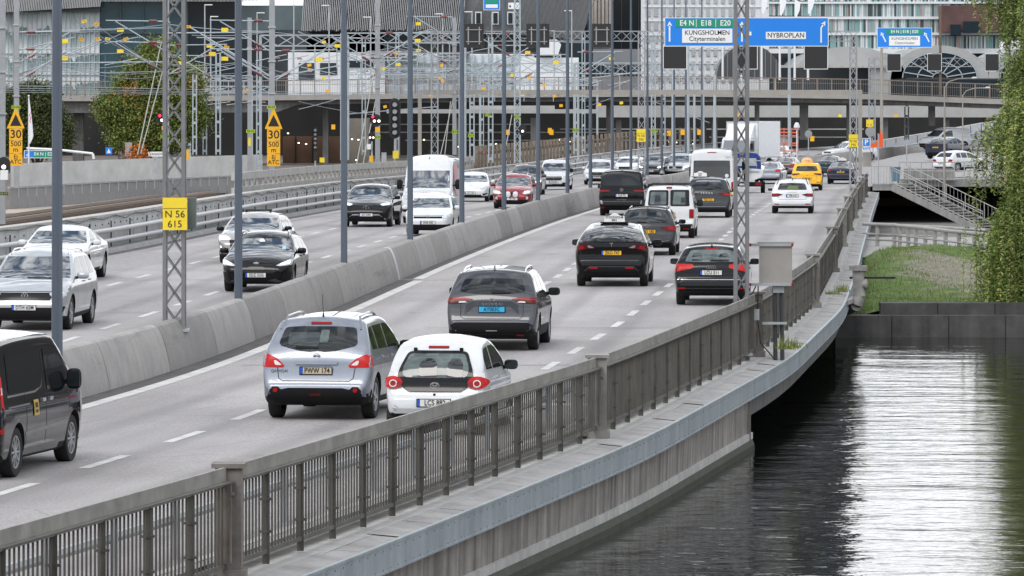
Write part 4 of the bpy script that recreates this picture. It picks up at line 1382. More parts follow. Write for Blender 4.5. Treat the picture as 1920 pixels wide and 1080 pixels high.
def trap(w0, z0, w1, z1, dip=0., mid=0.):
    return [(-w0, z0), (-w0 * .5, z0 - dip * .8), (0, z0 - dip), (w0 * .5, z0 - dip * .8), (w0, z0), (w1, z1), (0, z1 + mid), (-w1, z1)]

# ---- right carriageway, nearest first
# silver seven-seat crossover
L_, H_ = 4.54, 1.63
c = car_r('crossover_car', 'silver crossover with a weathered beige number plate and one long roof aerial', 607, 783, L=L_, Wd=1.80, H=H_,
          top=T_hatch(L_, H_, 1.06, 1.04, .16, .50, bump=.60, rd=.06), belt=belt2(1.10, 1.02, L_), paint_m=P_SILVER, roofw=.74, wr=.345, style=5, clad=.40, group=GR, fr=(.8, .3))
rear_kit(c, [(-.645, 1.23), (-.60, 1.19), (-.3, 1.115), (-.12, 1.10), (0, 1.115), (.12, 1.10), (.3, 1.115), (.60, 1.19), (.645, 1.23), (.585, 1.475), (.3, 1.495), (-.3, 1.495), (-.585, 1.475)],
         [(.52, .875), (.55, .85), (.90, .855), (.90, 1.06), (.80, 1.06), (.64, .99)], M_TAILON, (.80, 'PWW 174', 'old'),
         [(-.86, .22), (.86, .22), (.89, .50), (.74, .50), (.70, .545), (.61, .545), (.56, .50), (.44, .525), (-.44, .525), (-.56, .50), (-.61, .545), (-.70, .545), (-.74, .50), (-.89, .50)],
         (.655, .49, .035, .035), (-.36, 1.17, .02, 1.155), [(-.66, 1.0), (-.61, .68), (-.55, .635), (.55, .635), (.61, .68), (.66, 1.0)], (1.545, .17), (1.035, 'ring_bar', .048),
         [(.56, .885), (.68, .885), (.70, .96), (.66, .96)])
c.panel('rear', [(-.50, 1.20), (.02, 1.18), (.02, 1.40), (-.50, 1.40)], mat('dim_through_glass', (.05, .06, .062), .05, ior=1.45), 'rear_window_view', .012, 1)
c.panel('rear', [(.02, 1.24), (.16, 1.24), (.16, 1.44), (.02, 1.44)], M_LGLASS, 'rear_window_view', .013, 1)
c.panel('rear', [(-.34, .895), (.34, .895), (.36, .945), (-.36, .945)], P_SILVER, 'plate_handle', .03, 0, .06)
c.panel('rear', [(-.10, .40), (.10, .40), (.09, .44), (-.09, .44)], M_TAILD, 'rear_fog_light', .02, 1, .05)
c.side_glass(.55, 3.05, (1.05, 1.95), top=.12); c.windscreen(3.36, 2.68); c.doors((1.05, 1.98, 3.0), (1.2, 2.1))
c.mirrors(3.0, 1.10, M_PLASTIC); c.rails(.55, 2.3, P_SILVER); c.whip(.75, .36)
text('QASHQAI', .07, M_CHROME, c.root, (-.60, c.surf('rear', -.6, .81).y - .012, .79), sx=.9)
# small white hatchback partly behind the railing
L_, H_ = 3.41, 1.46
c = car_r('small_car', 'small white hatchback with round tail lights, half hidden behind the bridge railing', 822, 814, L=L_, Wd=1.615, H=H_,
          top=T_hatch(L_, H_, .98, .98, .18, .42, bump=.60, rd=.08, wt=1.95, cowl=2.72), belt=belt2(.98, .92, L_), paint_m=P_WHITE, roofw=.74, wr=.285, group=GR, ax=(.45, 2.79), rr=(.5, .16), beltw=.93, style=5)
rear_kit(c, [(-.40, .68), (.40, .68), (.50, .74), (.60, .88), (.57, 1.02), (.465, 1.27), (.3, 1.29), (-.3, 1.29), (-.465, 1.27), (-.57, 1.02), (-.60, .88), (-.50, .74)], None, None, (.51, 'LCS 882'),
         None, None, (-.17, .93, .34, .875), None, (1.345, .16), None, gm=M_GLOSSBLK, goff=.026, gstep=.04)
c.badge('rear', .775, 'ovals', .055).location.y = -.03
c.panel('rear', [(-.50, .90), (-.20, .885), (.20, .885), (.50, .90), (.52, 1.02), (.43, 1.24), (-.43, 1.24), (-.52, 1.02)], M_LGLASS, 'rear_window', .034, 1, .05)
for sx in (1, -1):
    el = lambda cx, cz, r1, r2: [(sx * (cx + r1 * cos(a * pi / 8)), cz + r2 * sin(a * pi / 8)) for a in range(16)]
    tl = c.panel('rear', el(.655, .815, .145, .095), M_TAILON, 'tail_light', .034, 0, .04)
    c.panel('rear', el(.655, .80, .062, .058), M_CLEAR, 'lens', .040, 0, .04, tl)
    c.panel('rear', el(.655, .80, .045, .042), M_TAIL, 'lens', .044, 0, .04, tl)
    c.panel('rear', el(.56, .785, .042, .045), M_TAIL, 'lens', .042, 0, .04, tl)
    h = c.surf('rear', sx * .36, 1.30); MB().box((sx * .36, h.y - .02, 1.29), (.05, .06, .10)).build('hinge_cover', M_PLASTIC, c.root)
for hx, hw in ((-.12, .15), (.30, .13)): c.panel('rear', [(hx - hw, .90), (hx + hw, .90), (hx + hw * .9, 1.10), (hx + hw * .4, 1.17), (hx - hw * .4, 1.17), (hx - hw * .9, 1.10)], M_GLASS, 'headrest', .039, 1)
c.seam('rear', [(-.78, .47), (-.62, .47), (-.56, .43), (-.62, .38), (-.78, .37)], .004); c.seam('rear', [(.78, .47), (.62, .47), (.56, .43), (.62, .38), (.78, .37)], .004)
c.side_glass(.5, 2.35, (1.15,), top=.10); c.windscreen(2.74, 2.05); c.doors((1.1, 2.3), (1.3,)); c.mirrors(2.25, 1.0, M_GLOSSBLK, (.22, .13, .16))
MB().lathe([(0, 0), (.022, 0), (.022, .01), (0, .012)], 'y', 12, c=(0, c.surf('rear', 0, .63).y - .01, .635)).build('lock', M_INK, c.root)
# grey crossover with the blue plate
L_, H_ = 4.43, 1.61
c = car_r('crossover_car', 'dark grey crossover with pale roof and bright blue number plate', 928, 655, L=L_, Wd=1.84, H=H_,
          top=T_hatch(L_, H_, 1.08, 1.05, .18, .46, bump=.62, rd=.08), belt=belt2(1.12, 1.03, L_), paint_m=P_GREY, roofw=.76, wr=.35, style=5, clad=.42, group=GR, fr=(.8, .3))
rear_kit(c, trap(.665, 1.19, .585, 1.43, .055, .015), [(.36, 1.035), (.60, .955), (.90, .945), (.90, 1.055), (.55, 1.065)], M_TAILD, (.835, 'AY003C', 'blue'),
         [(-.9, .24), (.9, .24), (.9, .47), (.74, .575), (-.74, .575), (-.9, .47)], (.575, .325, .075, .016), (-.02, 1.16, .36, 1.165), [(-.63, 1.0), (-.63, .70), (-.56, .645), (.56, .645), (.63, .70), (.63, 1.0)], None, (1.02, 'ring_bar', .05))
c.panel('rear', [(-.38, 1.0), (.38, 1.0), (.52, .93), (.55, .73), (.36, .90), (-.36, .90), (-.55, .73), (-.52, .93)], P_DGREY, 'tailgate_shading', .009, 0)  # darker panel painting the reflection shading of the concave tailgate
c.panel('rear', [(.40, 1.035), (.88, 1.015), (.88, 1.04), (.55, 1.052)], M_TAILON, 'tail_light_bar', .018, 0, .05, mirror=True)
c.panel('rear', [(.50, .97), (.68, .965), (.66, .995), (.55, 1.0)], M_CLEAR, 'reversing_lens', .018, 0, .05, mirror=True)
c.seam('rear', [(-.72, .40), (-.60, .485), (-.24, .49), (-.11, .415), (.11, .415), (.24, .49), (.60, .485), (.72, .40)], .013, M_CHROME, 'bumper_trim')
text('QASHQAI', .065, M_CHROME, c.root, (0, c.surf('rear', 0, .94).y - .02, .94), sx=1.1, space=1.5)
c.side_glass(.75, 3.0, (1.15, 1.95), top=.11); c.windscreen(3.28, 2.6); c.doors((1.05, 1.95, 2.95), (1.2, 2.1)); c.mirrors(2.95, 1.10, M_GLOSSBLK, (.25, .13, .17)); c.fin(.8)
c.panel('top', [(-.6, .9), (.6, .9), (.6, 2.45), (-.6, 2.45)], mat('roof_silver', (.42, .44, .46), .3, .4, 1), 'roof_panel', .006, 0, .2)
c.rails(.7, 2.4, M_CHROME)
# black electric taxi
L_, H_ = 4.75, 1.61
c = car_r('taxi_car', 'black electric crossover taxi with white roof sign, sloping glass back and yellow plate', 1149, 536, 'taxi', L=L_, Wd=1.92, H=H_,
          top=T_fast(L_, H_, 1.17, 1.02, 1.5), belt=belt2(1.16, 1.0, L_), paint_m=P_BLACK, roofw=.68, wr=.36, style=5, group=GR, rr=(.4, .17), clad=.3)
rear_kit(c, trap(.62, 1.245, .52, 1.55, -.01, .01), [(.42, 1.005), (.62, 1.0), (.90, .93), (.92, 1.07), (.72, 1.115), (.56, 1.095)], M_TAILD, (.885, 'ZKO 747', 'yellow'),
         [(-.72, .24), (.72, .24), (.68, .42), (.56, .52), (-.56, .52), (-.68, .42)], (.47, .495, .11, .022), None, [(-.80, 1.0), (-.78, .70), (.78, .70), (.80, 1.0)], None, (1.10, 'tee', .045), gm=M_GLASS)
c.panel('rear', [(.70, 1.0), (.86, .965), (.87, 1.05), (.76, 1.085)], M_TAIL, 'brake_lens', .018, 1, .05, mirror=True)
c.panel('rear', [(.45, 1.015), (.60, 1.012), (.64, 1.075), (.57, 1.078)], mat('smoked_lens', (.22, .20, .21), .1, coat=.6), 'reversing_lens', .018, 1, .05, mirror=True)
c.panel('rear', [(-.78, 1.17), (.78, 1.17), (.76, 1.205), (0, 1.225), (-.76, 1.205)], M_GLOSSBLK, 'spoiler_lip', .03, 0, .1)
c.seam('rear', [(-.76, .27), (-.70, .42), (-.58, .53), (.58, .53), (.70, .42), (.76, .27)], .010, P_GREY, 'bumper_trim')
c.side_glass(.85, 3.2, (1.35, 2.2), top=.09); c.windscreen(3.5, 2.72); c.doors((1.2, 2.15, 3.15), (1.35, 2.3)); c.mirrors(3.1, 1.08, M_GLOSSBLK, (.26, .14, .17)); c.taxi_sign(1.75, 'STOCKHOLM', '001')
c.panel('top', [(-.55, 1.5), (.55, 1.5), (.55, 2.6), (-.55, 2.6)], M_GLASS, 'glass_roof', .006, 0, .2)
# black hatchback braking
L_, H_ = 4.29, 1.42
c = car_r('hatchback_car', 'black hatchback with lit brake lights and white plate behind the lattice mast', 1335, 571, L=L_, Wd=1.77, H=H_,
          top=T_hatch(L_, H_, .97, .95, .14, .50, bump=.62, rd=.09), belt=belt2(.98, .90, L_), paint_m=P_BLACK, roofw=.70, wr=.32, style=5, group=GR)
rear_kit(c, trap(.64, 1.045, .50, 1.31, .01, .02), [(.42, .90), (.60, .86), (.88, .80), (.88, .99), (.70, .995), (.43, .985)], M_TAILON, (.79, 'LCU 511'),
         [(-.84, .24), (.84, .24), (.84, .36), (-.84, .36)], (.70, .42, .09, .02), (-.02, 1.075, .42, 1.065), [(-.62, .86), (-.57, .66), (.57, .66), (.62, .86)], (1.345, .14), (.925, 'four_rings', .042), gm=M_LGLASS)
c.seam('rear', [(-.80, .625), (.80, .625)], .006, M_CHROME, 'bumper_edge'); c.seam('rear', [(-.72, .415), (.72, .415)], .006, P_GREY, 'bumper_trim')
for hx in (-.34, .30): c.panel('rear', [(hx - .13, 1.06), (hx + .13, 1.06), (hx + .12, 1.20), (hx + .06, 1.25), (hx - .06, 1.25), (hx - .12, 1.20)], M_GLASS, 'headrest', .010, 1)
c.side_glass(.7, 2.85, (1.7,), top=.09); c.windscreen(3.18, 2.5); c.doors((1.65, 2.85), (1.75,)); c.mirrors(2.8, .98, P_BLACK, (.23, .12, .15)); c.fin(.75)
# dark grey estate taxi
L_, H_ = 4.65, 1.45
c = car_r('estate_car', 'dark grey estate with yellow number plate directly ahead of the black electric taxi', 1215, 478, L=L_, Wd=1.79, H=H_,
          top=T_hatch(L_, H_, .97, .95, .16, .52, bump=.62, rd=.07), belt=belt2(.98, .90, L_), paint_m=P_DGREY, roofw=.72, wr=.325, style=5, group=GR)
rear_kit(c, trap(.63, 1.03, .53, 1.31, .02, .03), [(.36, .875), (.60, .77), (.88, .75), (.88, .93), (.62, .92)], M_TAILD, (.745, 'XCO 18D', 'yellow'), [(-.84, .22), (.84, .22), (.86, .40), (-.86, .40)], None, (-.30, 1.03, -.02, 1.035), [(-.66, .9), (-.60, .60), (.60, .60), (.66, .9)], None, (.92, 'ovals', .05), gm=M_GLASS)
c.panel('rear', [(.62, .80), (.86, .77), (.87, .92), (.68, .905)], M_TAIL, 'brake_lens', .018, 1, .05, mirror=True)
c.seam('rear', [(-.78, .42), (-.66, .47), (-.25, .40), (.25, .40), (.66, .47), (.78, .42)], .010, M_CHROME, 'bumper_trim')
c.side_glass(.6, 3.05, (1.25, 2.1), top=.09); c.windscreen(3.42, 2.75); c.doors((1.2, 2.1, 3.05), (1.3, 2.2)); c.mirrors(3.0, .99, P_DGREY); c.fin(.7); c.rails(.5, 2.6, P_DGREY)
# white van with two rear doors
L_, H_ = 4.41, 1.82
c = car_r('small_van', 'white small van with two glazed rear doors and black bumper', 1256, 446, 'van', L=L_, Wd=1.79, H=H_,
          top=T_van(L_, H_, 2.75, 3.45, 1.08, .92, .12), belt=belt2(1.13, 1.05, L_), paint_m=P_WHITE, roofw=.80, wr=.315, style=5, group=GR, rr=(.2, .08))
rear_kit(c, None, [(.70, .70), (.86, .70), (.86, 1.02), (.70, 1.02)], M_TAIL, None, [(-.87, .22), (.87, .22), (.89, .50), (-.89, .50)], (.60, .34, .11, .022), None, None, None, (.86, 'vw', .055, .16, M_STEEL))
for x0, x1 in ((-.74, -.02), (.06, .64)):
    f = c.panel('rear', [(x0, 1.14), (x1, 1.14), (x1 - .02 * (x1 > 0), 1.68), (x0 + .05 * (x0 < -.1), 1.68)], M_GLOSSBLK, 'rear_door_window', .008, 1)
    c.panel('rear', [(x0 + .06, 1.18), (x1 - .08, 1.18), (x1 - .08, 1.62), (x0 + .10, 1.62)], M_LGLASS, 'pane', .014, 1, .08, f)
c.panel('rear', [(.04, 1.12), (.72, 1.12), (.70, 1.30), (.70, 1.69), (.04, 1.69)], M_GLOSSBLK, 'door_window_frame', .006, 1)
c.seam('rear', [(.02, .52), (.02, 1.73)], .006); c.panel('rear', [(-.10, 1.73), (.10, 1.73), (.10, 1.79), (-.10, 1.79)], M_TAIL, 'high_brake_light', .015)
c.panel('rear', [(.40, 1.22), (.60, 1.22), (.58, 1.42), (.42, 1.42)], M_GLASS, 'headrest', .018, 1); c.panel('rear', [(-.52, 1.20), (-.30, 1.20), (-.30, 1.45), (-.36, 1.5), (-.48, 1.5)], M_GLASS, 'headrest', .018, 1)
c.side_glass(2.0, 3.25, (2.2,), top=.14); c.windscreen(3.5, 2.85); c.doors((1.3, 2.2, 3.2), (2.3,)); c.mirrors(3.15, 1.18, M_PLASTIC, (.22, .16, .24)); c.whip(1.0, .3, .1); c.roof_box_bar(.45); c.roof_box_bar(1.9)
# black people carrier van
L_, H_ = 4.97, 1.90
c = car_r('passenger_van', 'shiny black passenger van with thin lit tail lamps and white plate, beside the median barrier', 1167, 404, 'van', L=L_, Wd=1.94, H=H_,
          top=T_van(L_, H_, 3.1, 3.95, 1.12, .98, .20), belt=belt2(1.18, 1.08, L_), paint_m=P_BLACK, roofw=.83, wr=.345, style=5, group=GR, rr=(.25, .09))
rear_kit(c, trap(.83, 1.28, .73, 1.78, .0, .02), [(.52, 1.02), (.93, 1.0), (.93, 1.10), (.52, 1.10)], M_TAILD, (.86, 'GLB 731'), [(-.92, .24), (.92, .24), (.94, .40), (-.94, .40)], (.82, .36, .10, .03), None, [(-.8, 1.18), (-.76, .70), (.76, .70), (.8, 1.18)], None, (1.10, 'vw', .07), gm=M_BGLASS)
c.panel('rear', [(.50, 1.045), (.93, 1.03), (.93, 1.06), (.50, 1.065)], M_TAILON, 'tail_light_bar', .02, 0, .06, mirror=True)
c.panel('rear', [(.78, .50), (.95, .50), (.95, .68), (.82, .64)], P_SILVER, 'bumper_corner', .014, 0, .06, mirror=True)
text('MULTIVAN', .06, M_CHROME, c.root, (0, c.surf('rear', 0, .68).y - .02, .68), sx=1.1, space=1.3)
c.panel('top', [(-.78, .35), (.78, .35), (.78, 2.9), (-.78, 2.9)], P_SILVER, 'roof_panel', .006, 0, .3)
c.side_glass(.35, 3.7, (1.6, 2.7), top=.15); c.windscreen(3.98, 3.2); c.mirrors(3.6, 1.2, M_GLOSSBLK, (.26, .15, .22)); c.fin(.6)
# dark electric taxi behind the white van
L_, H_ = 4.65, 1.62
c = car_r('taxi_car', 'dark grey crossover taxi with white roof sign ahead of the small white van', 1328, 408, 'taxi', L=L_, Wd=1.88, H=H_,
          top=T_hatch(L_, H_, 1.10, 1.05, .18, .50, bump=.62, rd=.07), belt=belt2(1.12, 1.0, L_), paint_m=P_DGREY, roofw=.74, wr=.36, style=5, group=GR)
rear_kit(c, trap(.70, 1.20, .58, 1.47, .01, .02), [(.45, .97), (.90, .90), (.92, 1.05), (.45, 1.04)], M_TAILD, (.75, 'FZU 21A', 'yellow'), [(-.88, .24), (.88, .24), (.88, .38), (-.88, .38)], None, (-.1, 1.19, .2, 1.19), [(-.7, 1.0), (-.62, .6), (.62, .6), (.7, 1.0)], None, None)
c.panel('rear', [(.66, .955), (.9, .925), (.9, .985), (.66, 1.0)], M_TAILON, 'brake_lens', .018, 0, .06, mirror=True)
text('SKODA', .10, mat('white_letters', (.8, .8, .8), .4), c.root, (-.04, c.surf('rear', 0, 1.03).y - .02, 1.025), sx=.9, space=2.0)
c.panel('top', [(-.58, .5), (.58, .5), (.58, 2.5), (-.58, 2.5)], P_SILVER, 'roof_panel', .006, 0, .3); c.seam('rear', [(-.6, .47), (.75, .47)], .01, P_SILVER, 'bumper_trim')
c.side_glass(.7, 3.1, (1.3, 2.15), top=.1); c.windscreen(3.4, 2.75); c.mirrors(3.05, 1.1, M_GLOSSBLK); c.taxi_sign(1.4, 'TAXI', '001', x=-.35)
# white minibus 767
L_, H_ = 5.9, 2.72
c = car_r('minibus', 'tall white minibus numbered 767 with a wide dark rear window', 1336, 392, 'minibus', L=L_, Wd=2.05, H=H_,
          top=T_van(L_, H_, 4.3, 4.95, 1.35, 1.1, .12), belt=belt2(1.5, 1.35, L_), paint_m=P_WHITE, roofw=.87, wr=.35, group=GR, ax=(1.2, 4.95), rr=(.3, .10), rt=.2)
rear_kit(c, trap(.84, 1.42, .82, 2.22, .0, .0), [(.88, .9), (1.0, .9), (1.0, 1.25), (.88, 1.25)], M_TAIL, (.72, 'UXR 767'), [(-.95, .3), (.95, .3), (.97, .52), (-.97, .52)], None, None, [(0, .6), (0, 1.4)], (2.58, .2), None, gm=M_GLASS)
text('767', .14, M_STEEL, c.root, (.72, c.surf('rear', .72, 2.36).y - .015, 2.36), sx=1.1)
MB().lathe([(0, -.012), (.085, -.01), (.085, 0)], 'y', 18, c=(.68, c.surf('rear', .68, 1.55).y - .012, 1.53)).build('window_sticker', M_PLATE, c.root, fix=True)
c.side_glass(.4, 5.0, (1.9, 3.4), top=.5); c.windscreen(4.98, 4.4); c.mirrors(4.7, 1.6, M_PLASTIC, (.2, .16, .4))
# white estate in the right lane
L_, H_ = 4.69, 1.46
c = car_r('estate_car', 'white estate car alone in the rightmost lane beside the bridge railing', 1486, 400, L=L_, Wd=1.83, H=H_,
          top=T_hatch(L_, H_, .98, .96, .16, .50, bump=.60, rd=.07), belt=belt2(.99, .90, L_), paint_m=P_WHITE, roofw=.72, wr=.33, style=5, group=GR)
rear_kit(c, trap(.64, 1.03, .54, 1.30, .0, .02), [(.40, .825), (.62, .74), (.88, .73), (.88, .875), (.60, .87)], M_TAILD, (.775, 'YSB 61R'), [(-.70, .20), (.70, .20), (.78, .33), (-.78, .33)], (.66, .415, .10, .018), None, [(-.66, .9), (-.58, .62), (.58, .62), (.66, .9)], None, None, gm=M_GLASS)
c.panel('rear', [(.60, .775), (.87, .755), (.87, .86), (.66, .855)], M_TAIL, 'brake_lens', .018, 1, .06, mirror=True)
text('SKODA', .075, M_CHROME, c.root, (0, c.surf('rear', 0, .92).y - .02, .92), space=1.8)
c.panel('rear', [(-.24, 1.06), (.28, 1.06), (.22, 1.20), (-.18, 1.20)], mat('olive_load', (.10, .14, .05), .8), 'window_view', .012, 1)
c.side_glass(.6, 3.05, (1.25, 2.1), top=.09); c.windscreen(3.42, 2.75); c.doors((1.2, 2.1, 3.05), ()); c.mirrors(3.0, 1.0, P_WHITE); c.fin(.75); c.rails(.5, 2.6, M_PLASTIC)
# yellow taxi
L_, H_ = 4.7, 1.66
c = car_r('taxi_car', 'bright yellow crossover taxi with an orange domed roof sign', 1513, 357, 'taxi', L=L_, Wd=1.88, H=H_,
          top=T_hatch(L_, H_, 1.10, 1.03, .16, .46, bump=.62, rd=.07), belt=belt2(1.08, 1.0, L_), paint_m=P_YELLOW, roofw=.76, wr=.35, style=5, group=GR)
rear_kit(c, trap(.68, 1.20, .58, 1.48, .02, .02), [(.42, 1.0), (.88, .92), (.90, 1.04), (.45, 1.06)], M_TAILD, (.72, 'TTX 908', 'yellow'), [(-.80, .22), (.80, .22), (.84, .40), (-.84, .40)], (.68, .52, .1, .02), None, [(-.62, 1.0), (-.58, .60), (.58, .60), (.62, 1.0)], None, (.93, 'oval', .06), gm=M_GLASS)
c.side_glass(.7, 3.05, (1.3, 2.15), top=.1); c.windscreen(3.4, 2.75); c.mirrors(3.0, 1.1, M_GLOSSBLK)
z_ = c.zt(1.6) + .03
MB().lathe([(.36, 0), (.36, .05), (.31, .20), (.2, .28), (0, .32)], 'z', 20, c=(0, 1.6 - c.y0, z_)).build('taxi_sign', mat('orange_sign', (.75, .36, .16), .4, emit=(1, .5, .2), es=.12), c.root, smooth=40)
text('TAXI', .13, M_INK, c.root, (0, 1.6 - c.y0 - .345, z_ + .12)).scale = (1, 1, 1)
# dark saloon taxi in the right lane
L_, H_ = 4.87, 1.46
def saloon(label, px, py, pm, cat='car', plate=None, name='saloon_car', lampm=None, turn=0., **k):
    L_, H_ = k.pop('L', 4.8), k.pop('H', 1.45)
    c = car_r(name, label, px, py, cat, turn, L=L_, Wd=k.pop('Wd', 1.84), H=H_, top=T_sedan(L_, H_, 1.0, .95, .55, 1.15), belt=belt2(.97, .90, L_), paint_m=pm, roofw=.68, wr=.335, style=5, group=GR, rr=(.4, .13))
    rear_kit(c, trap(.62, 1.08, .50, 1.34, .0, .02), [(.45, .86), (.90, .80), (.90, .95), (.55, .95)], lampm or M_TAILD, plate, [(-.80, .22), (.80, .22), (.84, .36), (-.84, .36)], (.68, .45, .09, .018), None, [(-.6, .9), (-.55, .62), (.55, .62), (.6, .9)], None, (.90, 'oval', .05), gm=M_BGLASS)
    c.side_glass(1.2, 3.1, (2.1,), top=.09); c.windscreen(3.45, 2.75); c.mirrors(3.05, 1.0, pm); c.fin(1.7)
    return c
c = saloon('dark blue saloon taxi with white roof sign and yellow plate beside the parapet', 1577, 345, P_NAVY, 'taxi', (.80, 'RSA 52K', 'yellow'), 'taxi_car')
c.taxi_sign(2.2, None, None)
c.panel('rear', [(.60, .84), (.88, .82), (.88, .93), (.62, .92)], M_TAIL, 'brake_lens', .02, 0, .06, mirror=True)
c.seam('rear', [(-.8, .40), (.8, .40)], .012, M_CHROME, 'bumper_trim')
saloon('dark teal saloon ahead of the blue taxi, close to the barrier of the bend', 1551, 331, P_TEAL, 'car', None, lampm=M_TAILON)
saloon('black and red saloon between the silver saloon and the yellow taxi', 1470, 333, mat('paint_maroon', (.05, .016, .02), .3, .2, 1), 'car', None, lampm=M_TAILON)
saloon('silver saloon with a red tail light behind the boat trailer', 1441, 345, P_SILVER, 'car', None, lampm=M_TAILON, turn=-.03)
saloon('small white car just beyond the blue boat cover', 1459, 308, P_WHITE, 'car', None, lampm=M_TAIL, H=1.5)
# black van cut by the left picture edge
L_, H_ = 4.95, 1.93
c = car_r('cargo_van', 'black cargo van with a yellow door sticker at the left picture edge', -92, 893, 'van', turn=-.01, L=L_, Wd=1.94, H=H_,
          top=T_van(L_, H_, 3.35, 4.1, 1.22, 1.0, .10), belt=belt2(1.10, 1.06, L_), paint_m=paint('black_van', (.006, .007, .010), 0, .12), roofw=.84, wr=.345, style=10, group=GR, rr=(.2, .07), clad=.30, ax=(.9, 3.98), beltw=.965)
rear_kit(c, trap(.78, 1.18, .72, 1.72), [(.84, .95), (.965, .95), (.965, 1.45), (.86, 1.45)], M_TAIL, None, [(-.9, .24), (.9, .24), (.94, .5), (-.94, .5)])
c.panel('right', [(.03, 1.02), (.16, .98), (.17, 1.42), (.08, 1.42)], M_TAILON, 'tail_light', .012, 0, .05)
c.panel('right', [(.05, 1.18), (.15, 1.17), (.16, 1.27), (.06, 1.27)], M_CLEAR, 'reversing_lens', .016, 0, .05)
c.panel('right', [(.02, .62), (.12, .62), (.12, .74), (.02, .74)], M_REFL, 'reflector', .012, 0, .05)
c.panel('right', [(.48, 1.17), (2.18, 1.17), (2.30, 1.25), (2.30, 1.70), (.52, 1.70)], M_GLASS, 'sliding_door_window', .006, 1, .12)
c.panel('right', [(2.55, 1.12), (3.70, 1.12), (3.62, 1.30), (3.25, 1.70), (2.55, 1.70)], M_GLASS, 'front_door_window', .006, 1, .12)
c.seam('right', [(.42, 1.13), (1.9, 1.13), (2.25, 1.19), (2.36, 1.30)], .014, M_CHROME, 'window_trim'); c.seam('right', [(.40, .98), (1.55, .98)], .012, P_SILVER, 'door_rail')
for yy in (1.35, 2.42, 3.72): c.seam('right', [(yy, .40), (yy, 1.72 if yy < 3 else 1.15)], .008)
c.seam('right', [(1.3, .58), (2.4, .60), (3.5, .62)], .03, P_GREY, 'side_moulding')
st = c.panel('right', [(1.72, .80), (1.98, .80), (1.98, 1.02), (1.72, 1.02)], mat('door_sticker', (.50, .34, .05), .4), 'door_sticker', .012, 0, .05)
c.panel('right', [(1.78, .84), (1.92, .84), (1.92, .88), (1.78, .88)], M_INK, 'sticker_mark', .018, 0, .05, st); c.panel('right', [(1.78, .91), (1.92, .91), (1.92, .98), (1.78, .98)], M_INK, 'sticker_mark', .018, 0, .05, st)
for yy in (2.22, 2.62):
    h = c.surf('right', yy, 1.0); MB().box((h.x + .02, h.y, 1.0), (.04, .17, .05)).build('door_handle', P_SILVER, c.root)
c.windscreen(4.12, 3.4); c.mirrors(3.62, 1.22, M_PLASTIC, (.22, .15, .30))

# ---- left carriageway
L_, H_ = 4.51, 1.66
c = car_l('crossover_car', 'silver crossover with chrome barred grille behind the nearest lamp post', 58, 617, L=L_, Wd=1.86, H=H_,
          top=T_hatch(L_, H_, 1.08, 1.09, .14, .45, bump=.62, rd=.09, cowl=3.28), belt=belt2(1.12, 1.07, L_), paint_m=P_BLUESIL, roofw=.75, wr=.36, style=5, group=GL, clad=.36, fr=(.7, .28))
front_kit(c, [(.52, .80), (.60, .72), (.88, .74), (.92, .87), (.84, .88)], M_HEAD, [(-.56, .66), (.56, .66), (.60, .74), (.56, .82), (-.56, .82), (-.60, .74)],
          [(-.66, .26), (.66, .26), (.66, .50), (-.66, .50)], (.50, 'DTH 65M'), (.745, 'vw', .075), [(.60, .34), (.80, .36), (.86, .52), (.66, .54)],
          lines=[[(-.56, .785), (.56, .785)], [(-.55, .735), (.55, .735)], [(-.56, .69), (.56, .69)], [(-.62, .335), (.62, .335)], [(-.60, .25), (.60, .25)], [(.58, .33), (.82, .35), (.88, .53), (.64, .56)], [(-.58, .33), (-.82, .35), (-.88, .53), (-.64, .56)]], hood=[(-.60, .845), (.60, .845)])
c.panel('front', [(.62, .77), (.80, .77), (.82, .82), (.64, .82)], M_HEADON, 'headlamp_beam', .022, 1, .05, mirror=True)
c.windscreen(3.30, 2.6, .08); c.side_glass(.6, 3.0, (1.2, 1.95), top=.1); c.doors((1.15, 1.95, 2.95), (1.3, 2.1)); c.mirrors(2.95, 1.15, P_BLUESIL, (.26, .14, .15)); c.rails(.6, 2.5, M_CHROME); c.wiper('front', -.6, 1.10, .1, 1.115, .012)
# white saloon behind it
L_, H_ = 4.76, 1.43
c = car_l('saloon_car', 'white saloon driving between the silver crossover and the panelled side wall', 103, 527, L=L_, Wd=1.85, H=H_,
          top=T_sedan(L_, H_, 1.0, 1.0, .55, 1.2, cowl=3.40), belt=belt2(.99, .94, L_), paint_m=P_WHITE, roofw=.70, wr=.34, group=GL)
front_kit(c, [(.50, .70), (.86, .72), (.88, .82), (.6, .80)], M_HEAD, trap(.42, .50, .42, .74), [(-.6, .24), (.6, .24), (.6, .36), (-.6, .36)], (.46, 'RGA 40P'), (.62, 'oval', .06))
c.windscreen(3.42, 2.7, .08); c.side_glass(1.2, 3.1, (2.1,), top=.08); c.doors((1.25, 2.1, 3.05), (1.4, 2.25)); c.mirrors(3.05, 1.02, P_WHITE); c.fin(1.9)
